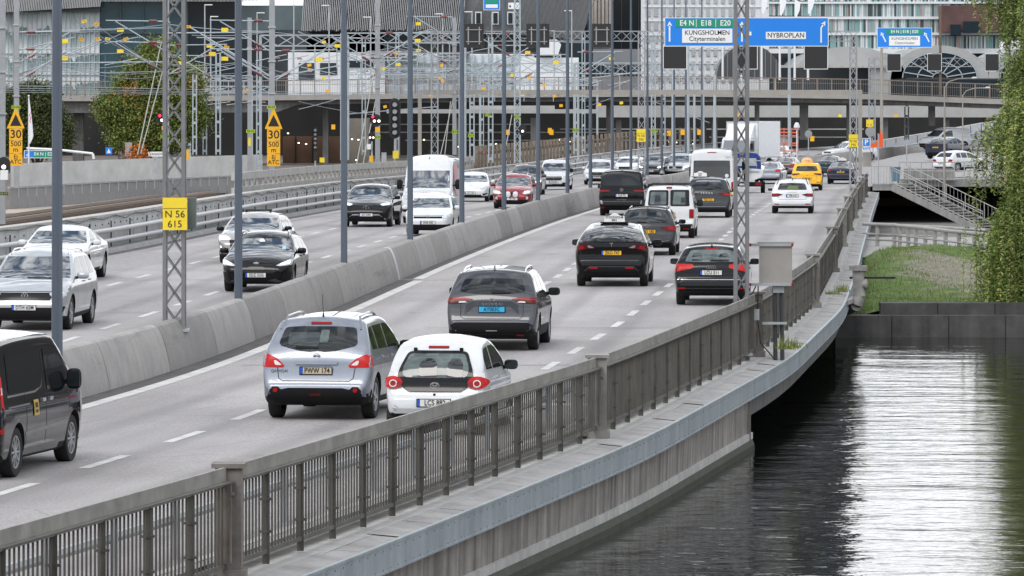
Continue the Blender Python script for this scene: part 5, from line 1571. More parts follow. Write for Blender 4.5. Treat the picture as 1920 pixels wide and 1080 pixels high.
# black hatchback
L_, H_ = 4.40, 1.46
c = car_l('hatchback_car', 'black hatchback with bright headlamps and white plate behind the second lamp post', 487, 546, L=L_, Wd=1.83, H=H_,
          top=T_hatch(L_, H_, 1.0, 1.0, .14, .5, bump=.62, rd=.09, cowl=3.12, wt=2.4), belt=belt2(1.0, .93, L_), paint_m=P_BLACK, roofw=.71, wr=.33, style=5, group=GL)
front_kit(c, [(.50, .68), (.62, .66), (.88, .70), (.90, .82), (.84, .84)], M_HEAD, [(-.46, .48), (.46, .48), (.56, .60), (.48, .68), (-.48, .68), (-.56, .60)],
          [(-.55, .22), (.55, .22), (.46, .40), (-.46, .40)], (.44, 'SDZ 55G'), (.735, 'oval', .07), [(.62, .28), (.84, .30), (.88, .52), (.70, .50)], hood=[(-.5, .70), (.5, .70)])
c.panel('front', [(.60, .70), (.84, .73), (.84, .80), (.66, .74)], M_HEADON, 'headlamp_beam', .022, 1, .05, mirror=True)
c.panel('front', [(.30, .30), (.52, .26), (.70, .27), (.50, .36)], P_GREY, 'bumper_blade', .016, 0, .05, mirror=True)
c.windscreen(3.14, 2.48, .08); c.side_glass(.55, 2.85, (1.15, 1.9), top=.09); c.doors((1.15, 1.9, 2.8), (1.3, 2.05)); c.mirrors(2.8, 1.02, M_GLOSSBLK); c.rails(.6, 2.4, P_BLACK)
c.panel('front', [(-.06, 1.24), (.10, 1.24), (.10, 1.32), (.0, 1.32)], M_PLATE, 'toll_tag', .012, 1, .04); c.panel('front', [(-.62, 1.06), (-.52, 1.06), (-.53, 1.14), (-.60, 1.14)], mat('pale_sticker', (.3, .5, .62), .4), 'sticker', .012, 0, .04)
# grey estate behind the black hatchback
L_, H_ = 4.78, 1.44
c = car_l('estate_car', 'silver grey estate with a dark roof box bar following behind the black hatchback', 470, 493, L=L_, Wd=1.86, H=H_,
          top=T_hatch(L_, H_, .99, .98, .14, .6, bump=.62, rd=.09, cowl=3.40, wt=2.65), belt=belt2(.98, .92, L_), paint_m=paint('warm_grey', (.33, .325, .315), .4), roofw=.70, wr=.34, group=GL)
front_kit(c, [(.50, .72), (.86, .72), (.88, .82), (.62, .80)], M_HEADON, [(-.48, .44), (.48, .44), (.54, .70), (-.54, .70)], [(-.6, .24), (.6, .24), (.6, .36), (-.6, .36)], (.46, 'MNB 28T'), (.66, 'oval', .05))
c.seam('front', [(.84, .70), (.80, .50), (.72, .34)], .02, M_HEADON, 'running_light', mirror=True)
c.windscreen(3.42, 2.72, .08); c.side_glass(.6, 3.1, (1.25, 2.1), top=.08); c.mirrors(3.0, 1.0, M_GLOSSBLK)
b = MB(); b.box((0, 1.9 - c.y0, c.zt(1.9) + .09), (.82, .10, .05)); b.box((-.36, 1.9 - c.y0, c.zt(1.9) + .05), (.05, .1, .1)); b.box((.36, 1.9 - c.y0, c.zt(1.9) + .05), (.05, .1, .1)); b.build('roof_bar', M_INK, c.root)
# black electric saloon with star
L_, H_ = 4.95, 1.56
c = car_l('electric_suv', 'black electric car with a big star emblem on a smooth black front', 690, 425, L=L_, Wd=1.94, H=H_,
          top=T_hatch(L_, H_, 1.05, 1.04, .14, .7, bump=.62, rd=.1, cowl=3.65, wt=2.8), belt=belt2(1.04, .97, L_), paint_m=P_BLACK, roofw=.70, wr=.365, style=5, group=GL)
front_kit(c, [(.50, .86), (.62, .80), (.90, .84), (.92, .93), (.70, .92)], M_HEAD, [(-.50, .52), (.50, .52), (.66, .70), (.60, .82), (-.60, .82), (-.66, .70)], [(-.66, .26), (.66, .26), (.56, .44), (-.56, .44)], (.47, 'JAY 64N'), (.70, 'star', .115),
          [(.64, .34), (.84, .38), (.84, .56), (.72, .54)], lines=[[(-.74, .30), (-.50, .47), (.50, .47), (.74, .30)], [(-.78, .28), (.78, .28)]])
c.panel('front', [(.54, .86), (.64, .83), (.88, .865), (.80, .90)], mat('greenish_beam', (.7, .75, .7), .1, emit=(.9, 1, .85), es=.9), 'headlamp_beam', .022, 1, .05, mirror=True)
c.seam('front', [(-.62, .84), (.62, .84)], .010, P_GREY, 'hood_edge')
c.windscreen(3.67, 2.9, .08); c.side_glass(.7, 3.3, (1.4, 2.25), top=.09); c.mirrors(3.2, 1.10, M_GLOSSBLK)
# tall white panel van
L_, H_ = 5.9, 2.62
c = car_l('panel_van', 'tall white panel van with faint red lettering on the bonnet behind the white hatchback', 803, 418, 'van', L=L_, Wd=2.02, H=H_,
          top=[(0, .42), (0, .55), (.03, .6), (.05, 1.2), (.10, 2.4), (.2, 2.55), (.5, 2.61), (2.5, 2.62), (3.9, 2.60), (4.15, 2.52), (4.40, 2.25), (4.52, 2.05), (5.10, 1.28), (5.45, 1.20), (5.72, 1.08), (5.84, .9), (5.9, .7), (5.9, .46)],
          belt=belt2(1.30, 1.22, L_), paint_m=P_WHITE, roofw=.86, wr=.35, group=GL, ax=(1.2, 4.92), rt=.22, fr=(.6, .24))
front_kit(c, [(.60, 1.0), (.62, .92), (.92, .94), (.95, 1.12), (.88, 1.14)], M_HEAD, [(-.56, .74), (.56, .74), (.64, .93), (.52, 1.02), (-.52, 1.02), (-.64, .93)], [(-.8, .30), (.8, .30), (.8, .44), (-.8, .44)], (.54, 'BKX 91C'), (.90, 'star', .11), lines=[[(-.56, .98), (.56, .98)], [(-.6, .86), (.6, .86)]])
c.panel('front', [(.72, .46), (.98, .46), (.98, .72), (.76, .66)], M_PLASTIC, 'bumper_corner', .014, 0, .06, mirror=True)
c.windscreen(5.06, 4.52, .10, m=M_SCREEN); c.side_glass(4.0, 4.7, (), top=.5); c.mirrors(4.75, 1.52, M_PLASTIC, (.22, .16, .40), .12); c.whip(4.2, .36, .02)
t_ = text('voi.', .34, mat('faint_red', (.75, .42, .40), .5), c.root, (0, c.surf('front', 0, 1.19).y + .03, 1.19), (pi / 2, 0, pi))
c.panel('left', [(2.2, 1.1), (3.8, 1.1), (3.8, 2.3), (2.2, 2.3)], mat('pink_print', (.62, .30, .32), .5), 'side_print', .008, 1, .2)
# white hatchback
L_, H_ = 3.97, 1.45
c = car_l('hatchback_car', 'white hatchback with black grille strip in front of the tall white van', 806, 442, L=L_, Wd=1.69, H=H_,
          top=T_hatch(L_, H_, .99, .98, .14, .4, bump=.62, rd=.09, cowl=2.95, wt=2.3), belt=belt2(.99, .92, L_), paint_m=P_WHITE, roofw=.73, wr=.31, style=5, group=GL)
front_kit(c, [(.50, .66), (.55, .62), (.80, .66), (.82, .80), (.76, .80)], M_HEAD, [(-.50, .635), (.50, .635), (.50, .70), (-.50, .70)], [(-.60, .26), (.60, .26), (.68, .42), (-.68, .42)], (.48, 'ENR 002'), (.67, 'vw', .06), [(.62, .30), (.76, .32), (.78, .44), (.64, .42)], hood=[(-.56, .74), (.56, .74)])
c.windscreen(2.97, 2.35, .08); c.side_glass(.5, 2.65, (1.5,), top=.09); c.doors((1.45, 2.6), (1.6,)); c.mirrors(2.6, 1.0, P_WHITE, (.22, .12, .15))
# white electric saloon
L_, H_ = 4.69, 1.44
c = car_l('electric_car', 'white electric saloon with a smooth grille free front, behind the fourth lamp post', 884, 378, L=L_, Wd=1.85, H=H_,
          top=T_sedan(L_, H_, 1.0, .97, .4, 1.3, cowl=3.5), belt=belt2(.98, .92, L_), paint_m=P_WHITE, roofw=.70, wr=.335, group=GL)
front_kit(c, [(.48, .66), (.60, .60), (.84, .72), (.86, .82)], M_HEAD, None, [(-.52, .26), (.52, .26), (.56, .36), (-.56, .36)], (.46, 'YST 19A'), (.82, 'tee', .04), [(.66, .32), (.84, .40), (.84, .44), (.62, .42)])
c.windscreen(3.52, 2.75, .08); c.side_glass(1.1, 3.1, (2.1,), top=.08); c.mirrors(3.05, 1.0, P_WHITE)
# red crossover with extra lamps
L_, H_ = 4.45, 1.54
c = car_l('crossover_car', 'dark red crossover with two round extra lamps in front of the grille', 962, 391, L=L_, Wd=1.80, H=H_,
          top=T_hatch(L_, H_, 1.05, 1.03, .14, .45, bump=.62, rd=.09, cowl=3.22, wt=2.5), belt=belt2(1.05, .98, L_), paint_m=P_RED, roofw=.72, wr=.34, style=5, group=GL)
front_kit(c, [(.46, .70), (.60, .66), (.86, .70), (.88, .84), (.58, .82)], M_HEAD, trap(.30, .58, .30, .76), [(-.66, .24), (.66, .24), (.74, .42), (-.74, .42)], (.46, 'TJP 743'), None, None)
c.panel('front', [(.55, .72), (.78, .73), (.78, .80), (.60, .79)], mat('warm_beam', (.8, .75, .6), .1, emit=(1, .85, .6), es=1.3), 'headlamp_beam', .024, 1, .05, mirror=True)
for x in (-.17, .17):
    b = MB(); yy = c.surf('front', x, .66).y; b.lathe([(.135, -.08), (.14, .0), (.13, .03), (0, .045)], 'y', 22, c=(x, yy + .10, .655)); b.build('extra_lamp', M_CHROME, c.root, smooth=40)
    MB().lathe([(.115, .034), (.06, .05), (0, .052)], 'y', 20, c=(x, yy + .10, .655)).build('lamp_glass', M_CLEAR, c.root, smooth=60)
for x in (-.68, .68): MB().lathe([(.075, 0), (.07, .02), (0, .02)], 'y', 16, c=(x, c.surf('front', x, .50).y, .50)).build('fog_light', M_HEAD, c.root)
c.windscreen(3.24, 2.58, .08); c.side_glass(.6, 2.95, (1.2, 1.95), top=.09); c.mirrors(2.9, 1.08, P_RED, (.24, .13, .16)); c.rails(.5, 2.4, M_CHROME)
# dark car behind the red one
def front_car(label, px, py, pm, L_=4.5, H_=1.6, Wd=1.84, name='crossover_car', grille=None, lampm=None, plate='KLM 47E', turn=0., badge=None):
    c = car_l(name, label, px, py, turn=turn, L=L_, Wd=Wd, H=H_, top=T_hatch(L_, H_, 1.05, 1.03, .14, .45, bump=.62, rd=.09, cowl=L_ * .73, wt=L_ * .56), belt=belt2(1.04, .98, L_), paint_m=pm, roofw=.73, wr=.345, style=5, group=GL)
    front_kit(c, [(.50, .74), (.60, .68), (.88, .74), (.90, .84), (.78, .85)], lampm or M_HEAD, grille or trap(.46, .56, .50, .78), [(-.66, .26), (.66, .26), (.70, .42), (-.70, .42)], (.48, plate), badge)
    c.windscreen(L_ * .735, L_ * .575, .08); c.side_glass(.6, L_ * .66, (1.2, L_ * .44), top=.1); c.mirrors(L_ * .655, 1.08, pm, (.24, .14, .17))
    return c
front_car('dark grey crossover half hidden behind the dark red crossover', 985, 366, P_GREY, 4.7, 1.66, lampm=M_HEADON)
# white small van with star
L_, H_ = 4.5, 1.83
c = car_l('small_van', 'white small van with a black oval grille coming along behind the dark grey crossover', 1040, 356, 'van', L=L_, Wd=1.86, H=H_,
          top=T_van(L_, H_, 2.75, 3.5, 1.14, .96, .1), belt=belt2(1.13, 1.06, L_), paint_m=P_WHITE, roofw=.80, wr=.32, group=GL)
front_kit(c, [(.56, .82), (.62, .74), (.88, .78), (.90, .88), (.80, .87)], M_HEAD, [(-.44, .60), (.44, .60), (.54, .72), (.46, .84), (-.46, .84), (-.54, .72)], [(-.78, .26), (.78, .26), (.74, .44), (.56, .48), (.50, .38), (-.50, .38), (-.56, .48), (-.74, .44)], (.50, 'LFH 42U'), (.73, 'star', .10))
c.windscreen(3.52, 2.85, .09); c.side_glass(2.0, 3.2, (), top=.2); c.mirrors(3.15, 1.2, M_PLASTIC, (.22, .15, .24)); c.whip(2.5, .2)
c.panel('front', [(-.34, 1.52), (.34, 1.52), (.18, 1.42), (-.18, 1.42)], M_INK, 'screen_top_housing', .012, 0, .1)
front_car('white crossover with a large black grille beside the black passenger van', 1121, 346, P_WHITE, 4.6, 1.62, lampm=M_HEAD, grille=trap(.50, .44, .56, .82), badge=(.72, 'four_rings', .05))
front_car('white hatchback mostly hidden behind the black passenger van', 1176, 333, P_WHITE, 4.2, 1.47)
front_car('dark grey hatchback behind the ninth lamp post', 1222, 333, P_GREY, 4.3, 1.5, lampm=M_HEADON)
front_car('blue grey crossover behind the tenth and eleventh lamp posts', 1270, 332, P_BLUESIL, 4.6, 1.66, name='crossover_car', lampm=M_HEADON)
# far bend
def far_car(label, px, py, Y, kind, pm, turn, **k):
    pass
c = None
def free_car(name, label, cat, pos, heading, rear, pm, L_, H_, Wd, top, belt, roofw=.74, wr=.34, group=None, **k):
    return Car(name, label, cat, L_, Wd, H_, top, belt, pm, pos, heading, group, roofw=roofw, wr=wr, style=5, rear=rear, **k)
ZR = lambda x, y: RZ(y) + .62 * max(0, min(1, (x - 24) / 8)) * max(0, min(1, (y - 372) / 14))
GF = 'vehicles on the bend beyond the bridge'
p = at(1566, 302, 418); L_, H_ = 4.58, 1.63
c = free_car('crossover_car', 'white crossover coming round the bend above the barrier, left of the yellow marker sign', 'car', p, pi - 1.02, False, P_WHITE, L_, H_, 1.85, T_hatch(L_, H_, 1.06, 1.04, .14, .45, cowl=3.4, wt=2.6), belt2(1.05, 1.0, L_), group=GF)
front_kit(c, [(.52, .78), (.88, .78), (.90, .87), (.7, .87)], M_HEAD, trap(.5, .64, .5, .78), [(-.6, .28), (.6, .28), (.6, .42), (-.6, .42)], None, (.74, 'vw', .06))
c.windscreen(3.42, 2.65, .08); c.side_glass(.6, 3.1, (1.25, 2.05), top=.1); c.mirrors(3.0, 1.1, P_WHITE); c.doors((1.2, 2.05, 3.0), ())
p = at(1748, 281, 432); L_, H_ = 4.4, 1.85
c = free_car('small_van', 'white small van on the right ramp above the dark electric car', 'van', p, pi - 1.0, False, P_WHITE, L_, H_, 1.85, T_van(L_, H_, 2.7, 3.45, 1.14, .96, .1), belt2(1.12, 1.06, L_), roofw=.8, group=GF)
front_kit(c, [(.6, .82), (.88, .8), (.88, .95), (.72, .96)], M_HEAD, None, [(-.85, .28), (.85, .28), (.85, .55), (-.85, .55)], None, None)
c.windscreen(3.5, 2.8, .09); c.side_glass(2.0, 3.2, (), top=.2); c.mirrors(3.1, 1.2, M_PLASTIC, (.22, .15, .24)); c.doors((2.0, 3.2), ())
p = at(1762, 298, 392); L_, H_ = 4.75, 1.62
c = free_car('electric_car', 'dark electric crossover with a yellow plate driving away on the right ramp', 'car', p, -.55, True, P_NAVY, L_, H_, 1.92, T_fast(L_, H_, 1.17, 1.02, 1.5), belt2(1.16, 1.0, L_), roofw=.68, wr=.36, group=GF)
rear_kit(c, trap(.62, 1.245, .52, 1.55), [(.42, 1.005), (.62, 1.0), (.90, .93), (.92, 1.07), (.56, 1.095)], M_TAILD, (.885, 'EPA 66X', 'yellow'), [(-.72, .24), (.72, .24), (.60, .52), (-.60, .52)])
c.panel('top', [(-.55, 1.5), (.55, 1.5), (.55, 2.6), (-.55, 2.6)], M_GLASS, 'glass_roof', .006, 0, .2)
c.side_glass(.85, 3.2, (1.35, 2.2), top=.09); c.mirrors(3.1, 1.08, P_NAVY); c.windscreen(3.5, 2.72)
p = at(1778, 322, 362); L_, H_ = 4.3, 1.45
c = free_car('hatchback_car', 'white hatchback behind the railing at the top of the stairs', 'car', p, -.75, True, P_WHITE, L_, H_, 1.78, T_hatch(L_, H_, .99, .98, .14, .5), belt2(.98, .92, L_), group=GF)
rear_kit(c, trap(.62, 1.05, .52, 1.33), [(.5, .72), (.86, .72), (.86, .88), (.6, .88)], M_TAIL, (.62, 'CDE 15Y'))
c.side_glass(.7, 2.85, (1.2, 1.9), top=.09); c.mirrors(2.8, 1.0, P_WHITE); c.windscreen(3.18, 2.5)
p = at(1888, 318, 366); L_, H_ = 4.6, 1.7
c = free_car('small_van', 'white van with a red tail light glimpsed through the willow', 'van', p, -.8, True, P_WHITE, L_, 1.9, 1.85, T_van(L_, 1.9, 2.7, 3.45, 1.14, .96, .1), belt2(1.12, 1.06, L_), roofw=.8, group=GF)
rear_kit(c, trap(.7, 1.15, .66, 1.65), [(.74, .75), (.88, .75), (.88, 1.1), (.74, 1.1)], M_TAILON, (.6, 'HXN 30B')); c.side_glass(.4, 3.2, (1.5,), top=.2)

# ---- boat on its trailer
q = place(1398, 362)
t = empty('boat_trailer', q, head_r(q.y), 'low black boat trailer with red lamp board under the white motorboat', 'trailer')
b = MB(); b.box((0, 2.4, .48), (.12, 5.2, .12)); b.box((-.55, 1.9, .48), (.1, 3.6, .1)); b.box((.55, 1.9, .48), (.1, 3.6, .1))
for yy in (.2, 1.4, 2.8): b.box((0, yy, .56), (1.6, .1, .1))
b.build('frame', M_STEEL, t)
MB().box((0, -.05, .50), (1.95, .06, .24)).build('lamp_board', M_PLASTIC, t)
for x in (-.74, .74): MB().box((x, -.095, .52), (.36, .03, .16)).build('tail_light', M_TAIL, t)
MB().box((-.1, -.10, .50), (.5, .02, .11)).build('license_plate', M_PLATE, t)
for x in (-.98, .98):
    tm, qm = wheel_meshes(.30, .19, 10)
    w_ = bpy.data.objects.new('wheel', tm); COL.objects.link(w_); w_.parent = t; w_.location = (x, .9, .30)
    r_ = bpy.data.objects.new('rim', qm); COL.objects.link(r_); r_.parent = w_
    b = MB(); b.lathe([(.36, -.12), (.36, .12)], 'x', 24, c=(x, .9, .32)); b.build('mudguard', M_PLASTIC, t)
bo = empty('motorboat', q + Vector((0, 0, .62)), head_r(q.y), 'white motorboat with blue canvas cover and outboard engine on a trailer', 'boat')
def hull_sec(y):
    t = y / 5.0
    w = 1.0 * min(1, 1.25 * (1 - max(0, (t - .45) / .55) ** 2.2)) + .02
    return w, .72 + .35 * t * t, .25 * max(0, t - .6) * 2.2
b = MB(); ys = frange(.0, 5.0, .25)
for y in ys:
    w, zt_, zk = hull_sec(y)
    pr = [(0, zk + .02), (w * .5, zk + .14), (w * .85, zk + .28), (w * .93, zk + .34), (w, zt_), (w * .93, zt_ + .03), (w * .6, zt_ + .06 + .10 * (y / 5)), (0, zt_ + .10 + .12 * (y / 5))]
    pr = pr + [(-x, z) for x, z in reversed(pr[1:-1])]
    b.v += [(x, y, z) for x, z in pr]
n = 14
for i in range(len(ys) - 1):
    for k in range(n): b.f.append((i * n + k, i * n + (k + 1) % n, (i + 1) * n + (k + 1) % n, (i + 1) * n + k)); b.m.append(0)
b.f.append(tuple(range(n - 1, -1, -1))); b.m.append(0)
b.build('hull', mat('gelcoat_white', (.78, .78, .78), .25, coat=.6), bo, smooth=40, fix=True)
b = MB()
b.prism([(-.86, .78), (.86, .78), (.80, 1.45), (.62, 1.66), (0, 1.74), (-.62, 1.66), (-.80, 1.45)], 'y', .55, 2.6)
b.build('canvas_cover', mat('blue_canvas', (.016, .045, .22), .75, var=.15), bo, fix=True)
b = MB(); b.prism([(-.66, .95), (.66, .95), (.60, 1.40), (-.60, 1.40)], 'y', .53, .56); b.build('clear_window', mat('vinyl_window', (.42, .46, .48), .15, ior=1.5, var=.2), bo, fix=True)
b = MB(); b.box((0, -.16, .95), (.42, .40, .46)); b.box((0, -.18, 1.2), (.34, .34, .08)); b.build('outboard_engine', M_GLOSSBLK, bo)
b = MB(); b.box((0, -.14, .45), (.20, .22, .6)); b.lathe([(0, -.02), (.18, -.01), (.18, .01), (0, .02)], 'y', 12, c=(0, -.28, .12)); b.build('engine_leg', M_PLASTIC, bo)
MB().box((0, -.01, .62), (1.6, .05, .10)).build('rub_rail', M_STEEL, bo)
b = MB(); b.path([(.62, .1, .8), (.62, .1, 1.25), (.85, .3, 1.25)], .02); b.build('grab_rail', M_CHROME, bo)

# ---- white box truck coming from under the viaduct
p = at(1386, 318, 385)
t = empty('box_truck', p, pi - .35, 'white box truck with a tall plain cargo box behind the minibus', 'truck')
b = MB(); b.box((0, -3.6, 2.25), (2.5, 5.6, 2.75)); b.build('cargo_box', mat('box_white', (.72, .74, .76), .45, var=.05), t)
b = MB()
for x in (-1.24, 1.24): b.box((x, -3.6, .9), (.05, 5.6, .1)); b.box((x, -.82, 2.25), (.06, .06, 2.75))
b.box((0, -.79, 3.60), (2.5, .06, .06)); b.build('box_trim', M_STEEL, t)
b = MB(); b.prism([(-.75, .45), (1.05, .45), (1.15, .9), (1.10, 1.25), (.75, 2.25), (.45, 2.42), (-.75, 2.45)], 'x', -1.1, 1.1); b.build('cab', P_WHITE, t, fix=True)
b = MB(); b.prism([(-.7, 2.45), (.35, 2.42), (-.55, 3.35), (-.7, 3.4)], 'x', -1.0, 1.0); b.build('wind_deflector', mat('box_white', (.72, .74, .76)), t, fix=True)
b = MB(); b.add([(-.98, 1.12, 1.30), (.98, 1.12, 1.30), (.92, .80, 2.2), (-.92, .80, 2.2)], [(0, 1, 2, 3)]); b.build('windscreen', M_SCREEN, t)
for x in (-1.105, 1.105): MB().prism([(-.3, 1.35), (.85, 1.35), (.6, 2.15), (-.3, 2.15)], 'x', x - .004, x + .004).build('side_window', M_GLASS, t, fix=True)
MB().box((0, 1.12, .72), (2.1, .12, .4)).build('bumper', M_PLASTIC, t)
for x in (-.85, .85): MB().box((x, 1.15, 1.02), (.36, .08, .18)).build('headlight', M_HEAD, t)
for x in (-1.28, 1.28): MB().box((x, .95, 1.75), (.2, .14, .46)).build('mirror', M_PLASTIC, t)
for x in (-1.0, 1.0):
    for yy in (.25, -4.4):
        tm, qm = wheel_meshes(.42, .26, 10); w_ = bpy.data.objects.new('wheel', tm); COL.objects.link(w_); w_.parent = t; w_.location = (x, yy, .42)
        r_ = bpy.data.objects.new('rim', qm); COL.objects.link(r_); r_.parent = w_
# ------------------------------------------------------------------ lamp posts in the median barrier
MC = lambda Y: BR(Y) - .37
def solve_px(px, fn, y0=60, y1=480):
    """distance at which the plan curve fn crosses the sight line through column px"""
    best = None
    Y = y0
    while Y < y1:
        d = abs((px - 960) / F * Y - fn(Y))
        if best is None or d < best[0]: best = (d, Y)
        Y += .5
    return best[1]
lampm = None
def lamp_post(X, Y, zb, h, label, group, r0=.085, two=True, m=None):
    p = empty('lamp_post', (X, Y, zb), 0, label, 'lamp post', group)
    b = MB(); b.tube((0, 0, 0), (0, 0, h * .5), r0, r0 * .86, 14); b.tube((0, 0, h * .5), (0, 0, h), r0 * .86, r0 * .55, 14); b.build('pole', m or M_POLE, p, smooth=50)
    b = MB(); b.box((0, 0, .06), (.34, .34, .04)); b.tube((0, 0, .0), (0, 0, .22), r0 * 1.25, r0 * 1.2, 12); b.build('base_plate', M_STEEL, p)
    for s in ((-1, 1) if two else (1,)):
        b = MB(); b.path([(0, 0, h - .1), (s * .25, 0, h + .28), (s * .9, 0, h + .48), (s * 1.7, 0, h + .5)], .035); b.build('arm', m or M_POLE, p)
        b = MB(); b.lathe([(0, .10), (.14, .07), (.20, 0), (.16, -.03), (0, -.05)], 'z', 12, c=(s * 1.85, 0, h + .5)); b.build('lamp_head', mat('lamp_head_grey', (.45, .47, .48), .4), p, smooth=50)
        
PPX = [(107, 76), (447, 0), (645, 0), (769, 0), (866, 0), (945, 0), (1009, 0), (1064, 0), (1107, 0), (1148, 0), (1183, 0), (1214, 0), (1241, 0), (1264, 0), (1286, 0), (1316, 0)]
for i, (px, Y) in enumerate(PPX):
    if not Y: Y = solve_px(px, MC)
    if i > 9: Y = [303, 323, 344, 362, 380, 396][i - 10]
    X = (px - 960) / F * Y
    lamp_post(X, Y, RZ(Y) + .60, 12.4, f'blue grey steel lamp post in the median barrier, {ORD[i]} from the camera', 'lamp posts in the median barrier')

# ------------------------------------------------------------------ lattice masts, gantries
def lattice(mb, base, h, w, st=.55, t=.035, z0=0):
    x, y, z = base
    for sx in (-1, 1):
        for sy in (-1, 1): mb.bar((x + sx * w / 2, y + sy * w / 2, z + z0), (x + sx * w / 2, y + sy * w / 2, z + h), t * 2.0)
    n = max(2, int((h - z0) / st))
    for k in range(n):
        a, b = z + z0 + (h - z0) * k / n, z + z0 + (h - z0) * (k + 1) / n
        for s, q in ((1, 1), (-1, 1), (1, -1), (-1, -1)):
            if s > 0 and t < .04 and w < .3: pass
            mb.bar((x - s * w / 2, y + q * w / 2, a), (x + s * w / 2, y + q * w / 2, b), t * .8)
            mb.bar((x + q * w / 2, y - s * w / 2, a), (x + q * w / 2, y + s * w / 2, b), t * .8)
    return mb
def truss_beam(mb, a, b, h, st=.6, t=.06, d=.4):
    a, b = Vector(a), Vector(b)
    L_ = (b - a).length
    for dy in (0, d):
        for dz in (0, h): mb.bar(a + Vector((0, dy, dz)), b + Vector((0, dy, dz)), t)
    n = max(2, int(L_ / st))
    for k in range(n):
        p, q = a.lerp(b, k / n), a.lerp(b, (k + 1) / n)
        u, v = (0, h) if k % 2 else (h, 0)
        mb.bar(p + Vector((0, 0, u)), q + Vector((0, 0, v)), t * .7)
        mb.bar(p + Vector((0, d, v)), q + Vector((0, d, u)), t * .7)
    return mb
def mast(label, X, Y, zb, h, w, m=None, base=True, name='lattice_mast', st=.5, t=.035):
    e = empty(name, (X, Y, zb), 0, label, 'mast')
    lattice(MB(), (0, 0, 0), h, w, st, t).build('lattice', m or mat('lattice_grey', (.185, .19, .195), .5, .2, var=.12), e)
    MB().box((0, 0, .03), (w + .2, w + .2, .05)).build('base_plate', M_STEEL, e)
    return e
M_SIGNY = mat('yellow_sign', (.80, .60, .03), .45, var=.06, vscale=2)
M_SIGNO = mat('amber_sign', (.82, .42, .012), .45, var=.05, vscale=2)
M_SIGNB = mat('blue_sign', (.006, .20, .70), .4)
M_SIGNG = mat('green_sign', (.004, .26, .16), .4)
M_SIGNW = mat('white_sign', (.76, .77, .76), .45)
M_SBACK = mat('sign_back', (.30, .31, .31), .5, .3)
M_SCRN = mat('dark_display', (.018, .018, .019), .35)
M_LBL = mat('lime_tag', (.30, .42, .02), .5)
def board(name, label, p, w, h, m, cat='sign', group=None, th=.03, frame=None):
    e = empty(name, p, 0, label, cat, group)
    MB().box((0, 0, 0), (w, th, h)).build('panel', m, e)
    if frame:
        b = MB(); t = .035
        b.box((0, -.006, h / 2 - t / 2), (w, th + .012, t)); b.box((0, -.006, -h / 2 + t / 2), (w, th + .012, t)); b.box((w / 2 - t / 2, -.0065, 0), (t, th + .012, h - 2 * t)); b.box((-w / 2 + t / 2, -.0065, 0), (t, th + .012, h - 2 * t))
        b.build('border', frame, e)
    return e
# near mast with N 56 615
Y = solve_px(331, MC); X = MC(Y)
mast('grey lattice mast standing on the median barrier with the yellow N 56 615 plate', X, Y, RZ(Y) + .62, 11, .36)
p = at(328, 401, Y - .34)
s_ = board('marker_sign', 'yellow plate reading N 56 615 on the near lattice mast', p, .47, .62, M_SIGNY)
text('N 56', .19, M_INK, s_, (0, -.02, -.01)); text('615', .19, M_INK, s_, (0, -.02, -.20)); MB().box((0, -.018, .105), (.45, .006, .006)).build('rule', M_INK, s_)
b = MB(); b.box((0, 0, 0), (.16, .3, .60)); tag(b.build('cabinet', mat('green_grey_cabinet', (.10, .125, .12), .5), loc=p + Vector((.30, .45, 0))), 'small green grey cabinet fixed behind the N 56 615 plate', 'cabinet')
# right mast by the parapet
Y = 103.0; X = (1390 - 960) / F * Y
mast('grey lattice mast beside the bridge railing in front of the black braking hatchback', X, Y, RZ(Y) - .1, 11, .235, st=.42)
# bracket cabinet on the ledge
p = at(1454, 494, 103.6)
e = empty('equipment_cabinet', (p.x, p.y, bz(103.6) + .03), 0, 'beige grey steel equipment cabinet on legs outside the bridge railing', 'cabinet')
zc = p.z - (bz(103.6) + .03)
MB().box((0, 0, zc), (.66, .3, .80)).build('box', mat('cabinet_beige', (.30, .285, .265), .55, var=.08, vscale=3), e)
MB().box((0, -.005, zc + .42), (.72, .36, .05)).build('lid', M_SBACK, e)
for z in (zc + .38, zc - .42):
    b = MB(); b.box((-.16, -.17, z), (1.0, .04, .055)); b.build('bracket_bar', M_STEEL, e)
b = MB(); b.box((-.02, -.1, .75), (.5, .03, .05)); b.build('bracket_bar', M_STEEL, e)
b = MB()
for x, z in ((.33, zc + .38), (.33, zc - .42), (-.52, zc + .38), (-.52, zc - .42)): b.box((x, -.185, z), (.04, .03, .06))
b.build('red_end_cap', M_REFL, e)
MB().box((.06, 0, zc - .50), (.22, .2, .18)).build('post_head', M_STEEL, e)
for x in (-.02, .12): 
    b = MB(); b.tube((x + .02, 0, 0), (x, 0, zc - .45), .045, .045, 10); b.build('leg', mat('dark_conduit', (.035, .038, .042), .5), e)
b = MB(); b.path([(-.35, 0, zc - .4), (-.36, 0, .8), (-.30, 0, .35), (-.02, -.05, .02)], .014); b.path([(-.40, -.1, zc - .45), (-.48, -.1, zc - .62), (-.62, -.05, zc - .66)], .014); b.build('cable', M_INK, e)
b = MB(); b.box((0, 0, 0), (.10, .06, .22)); tag(b.build('junction_box', M_STEEL, loc=at(1419, 590, 103.2)), 'small grey junction box on the railing post by the cabinet', 'box')
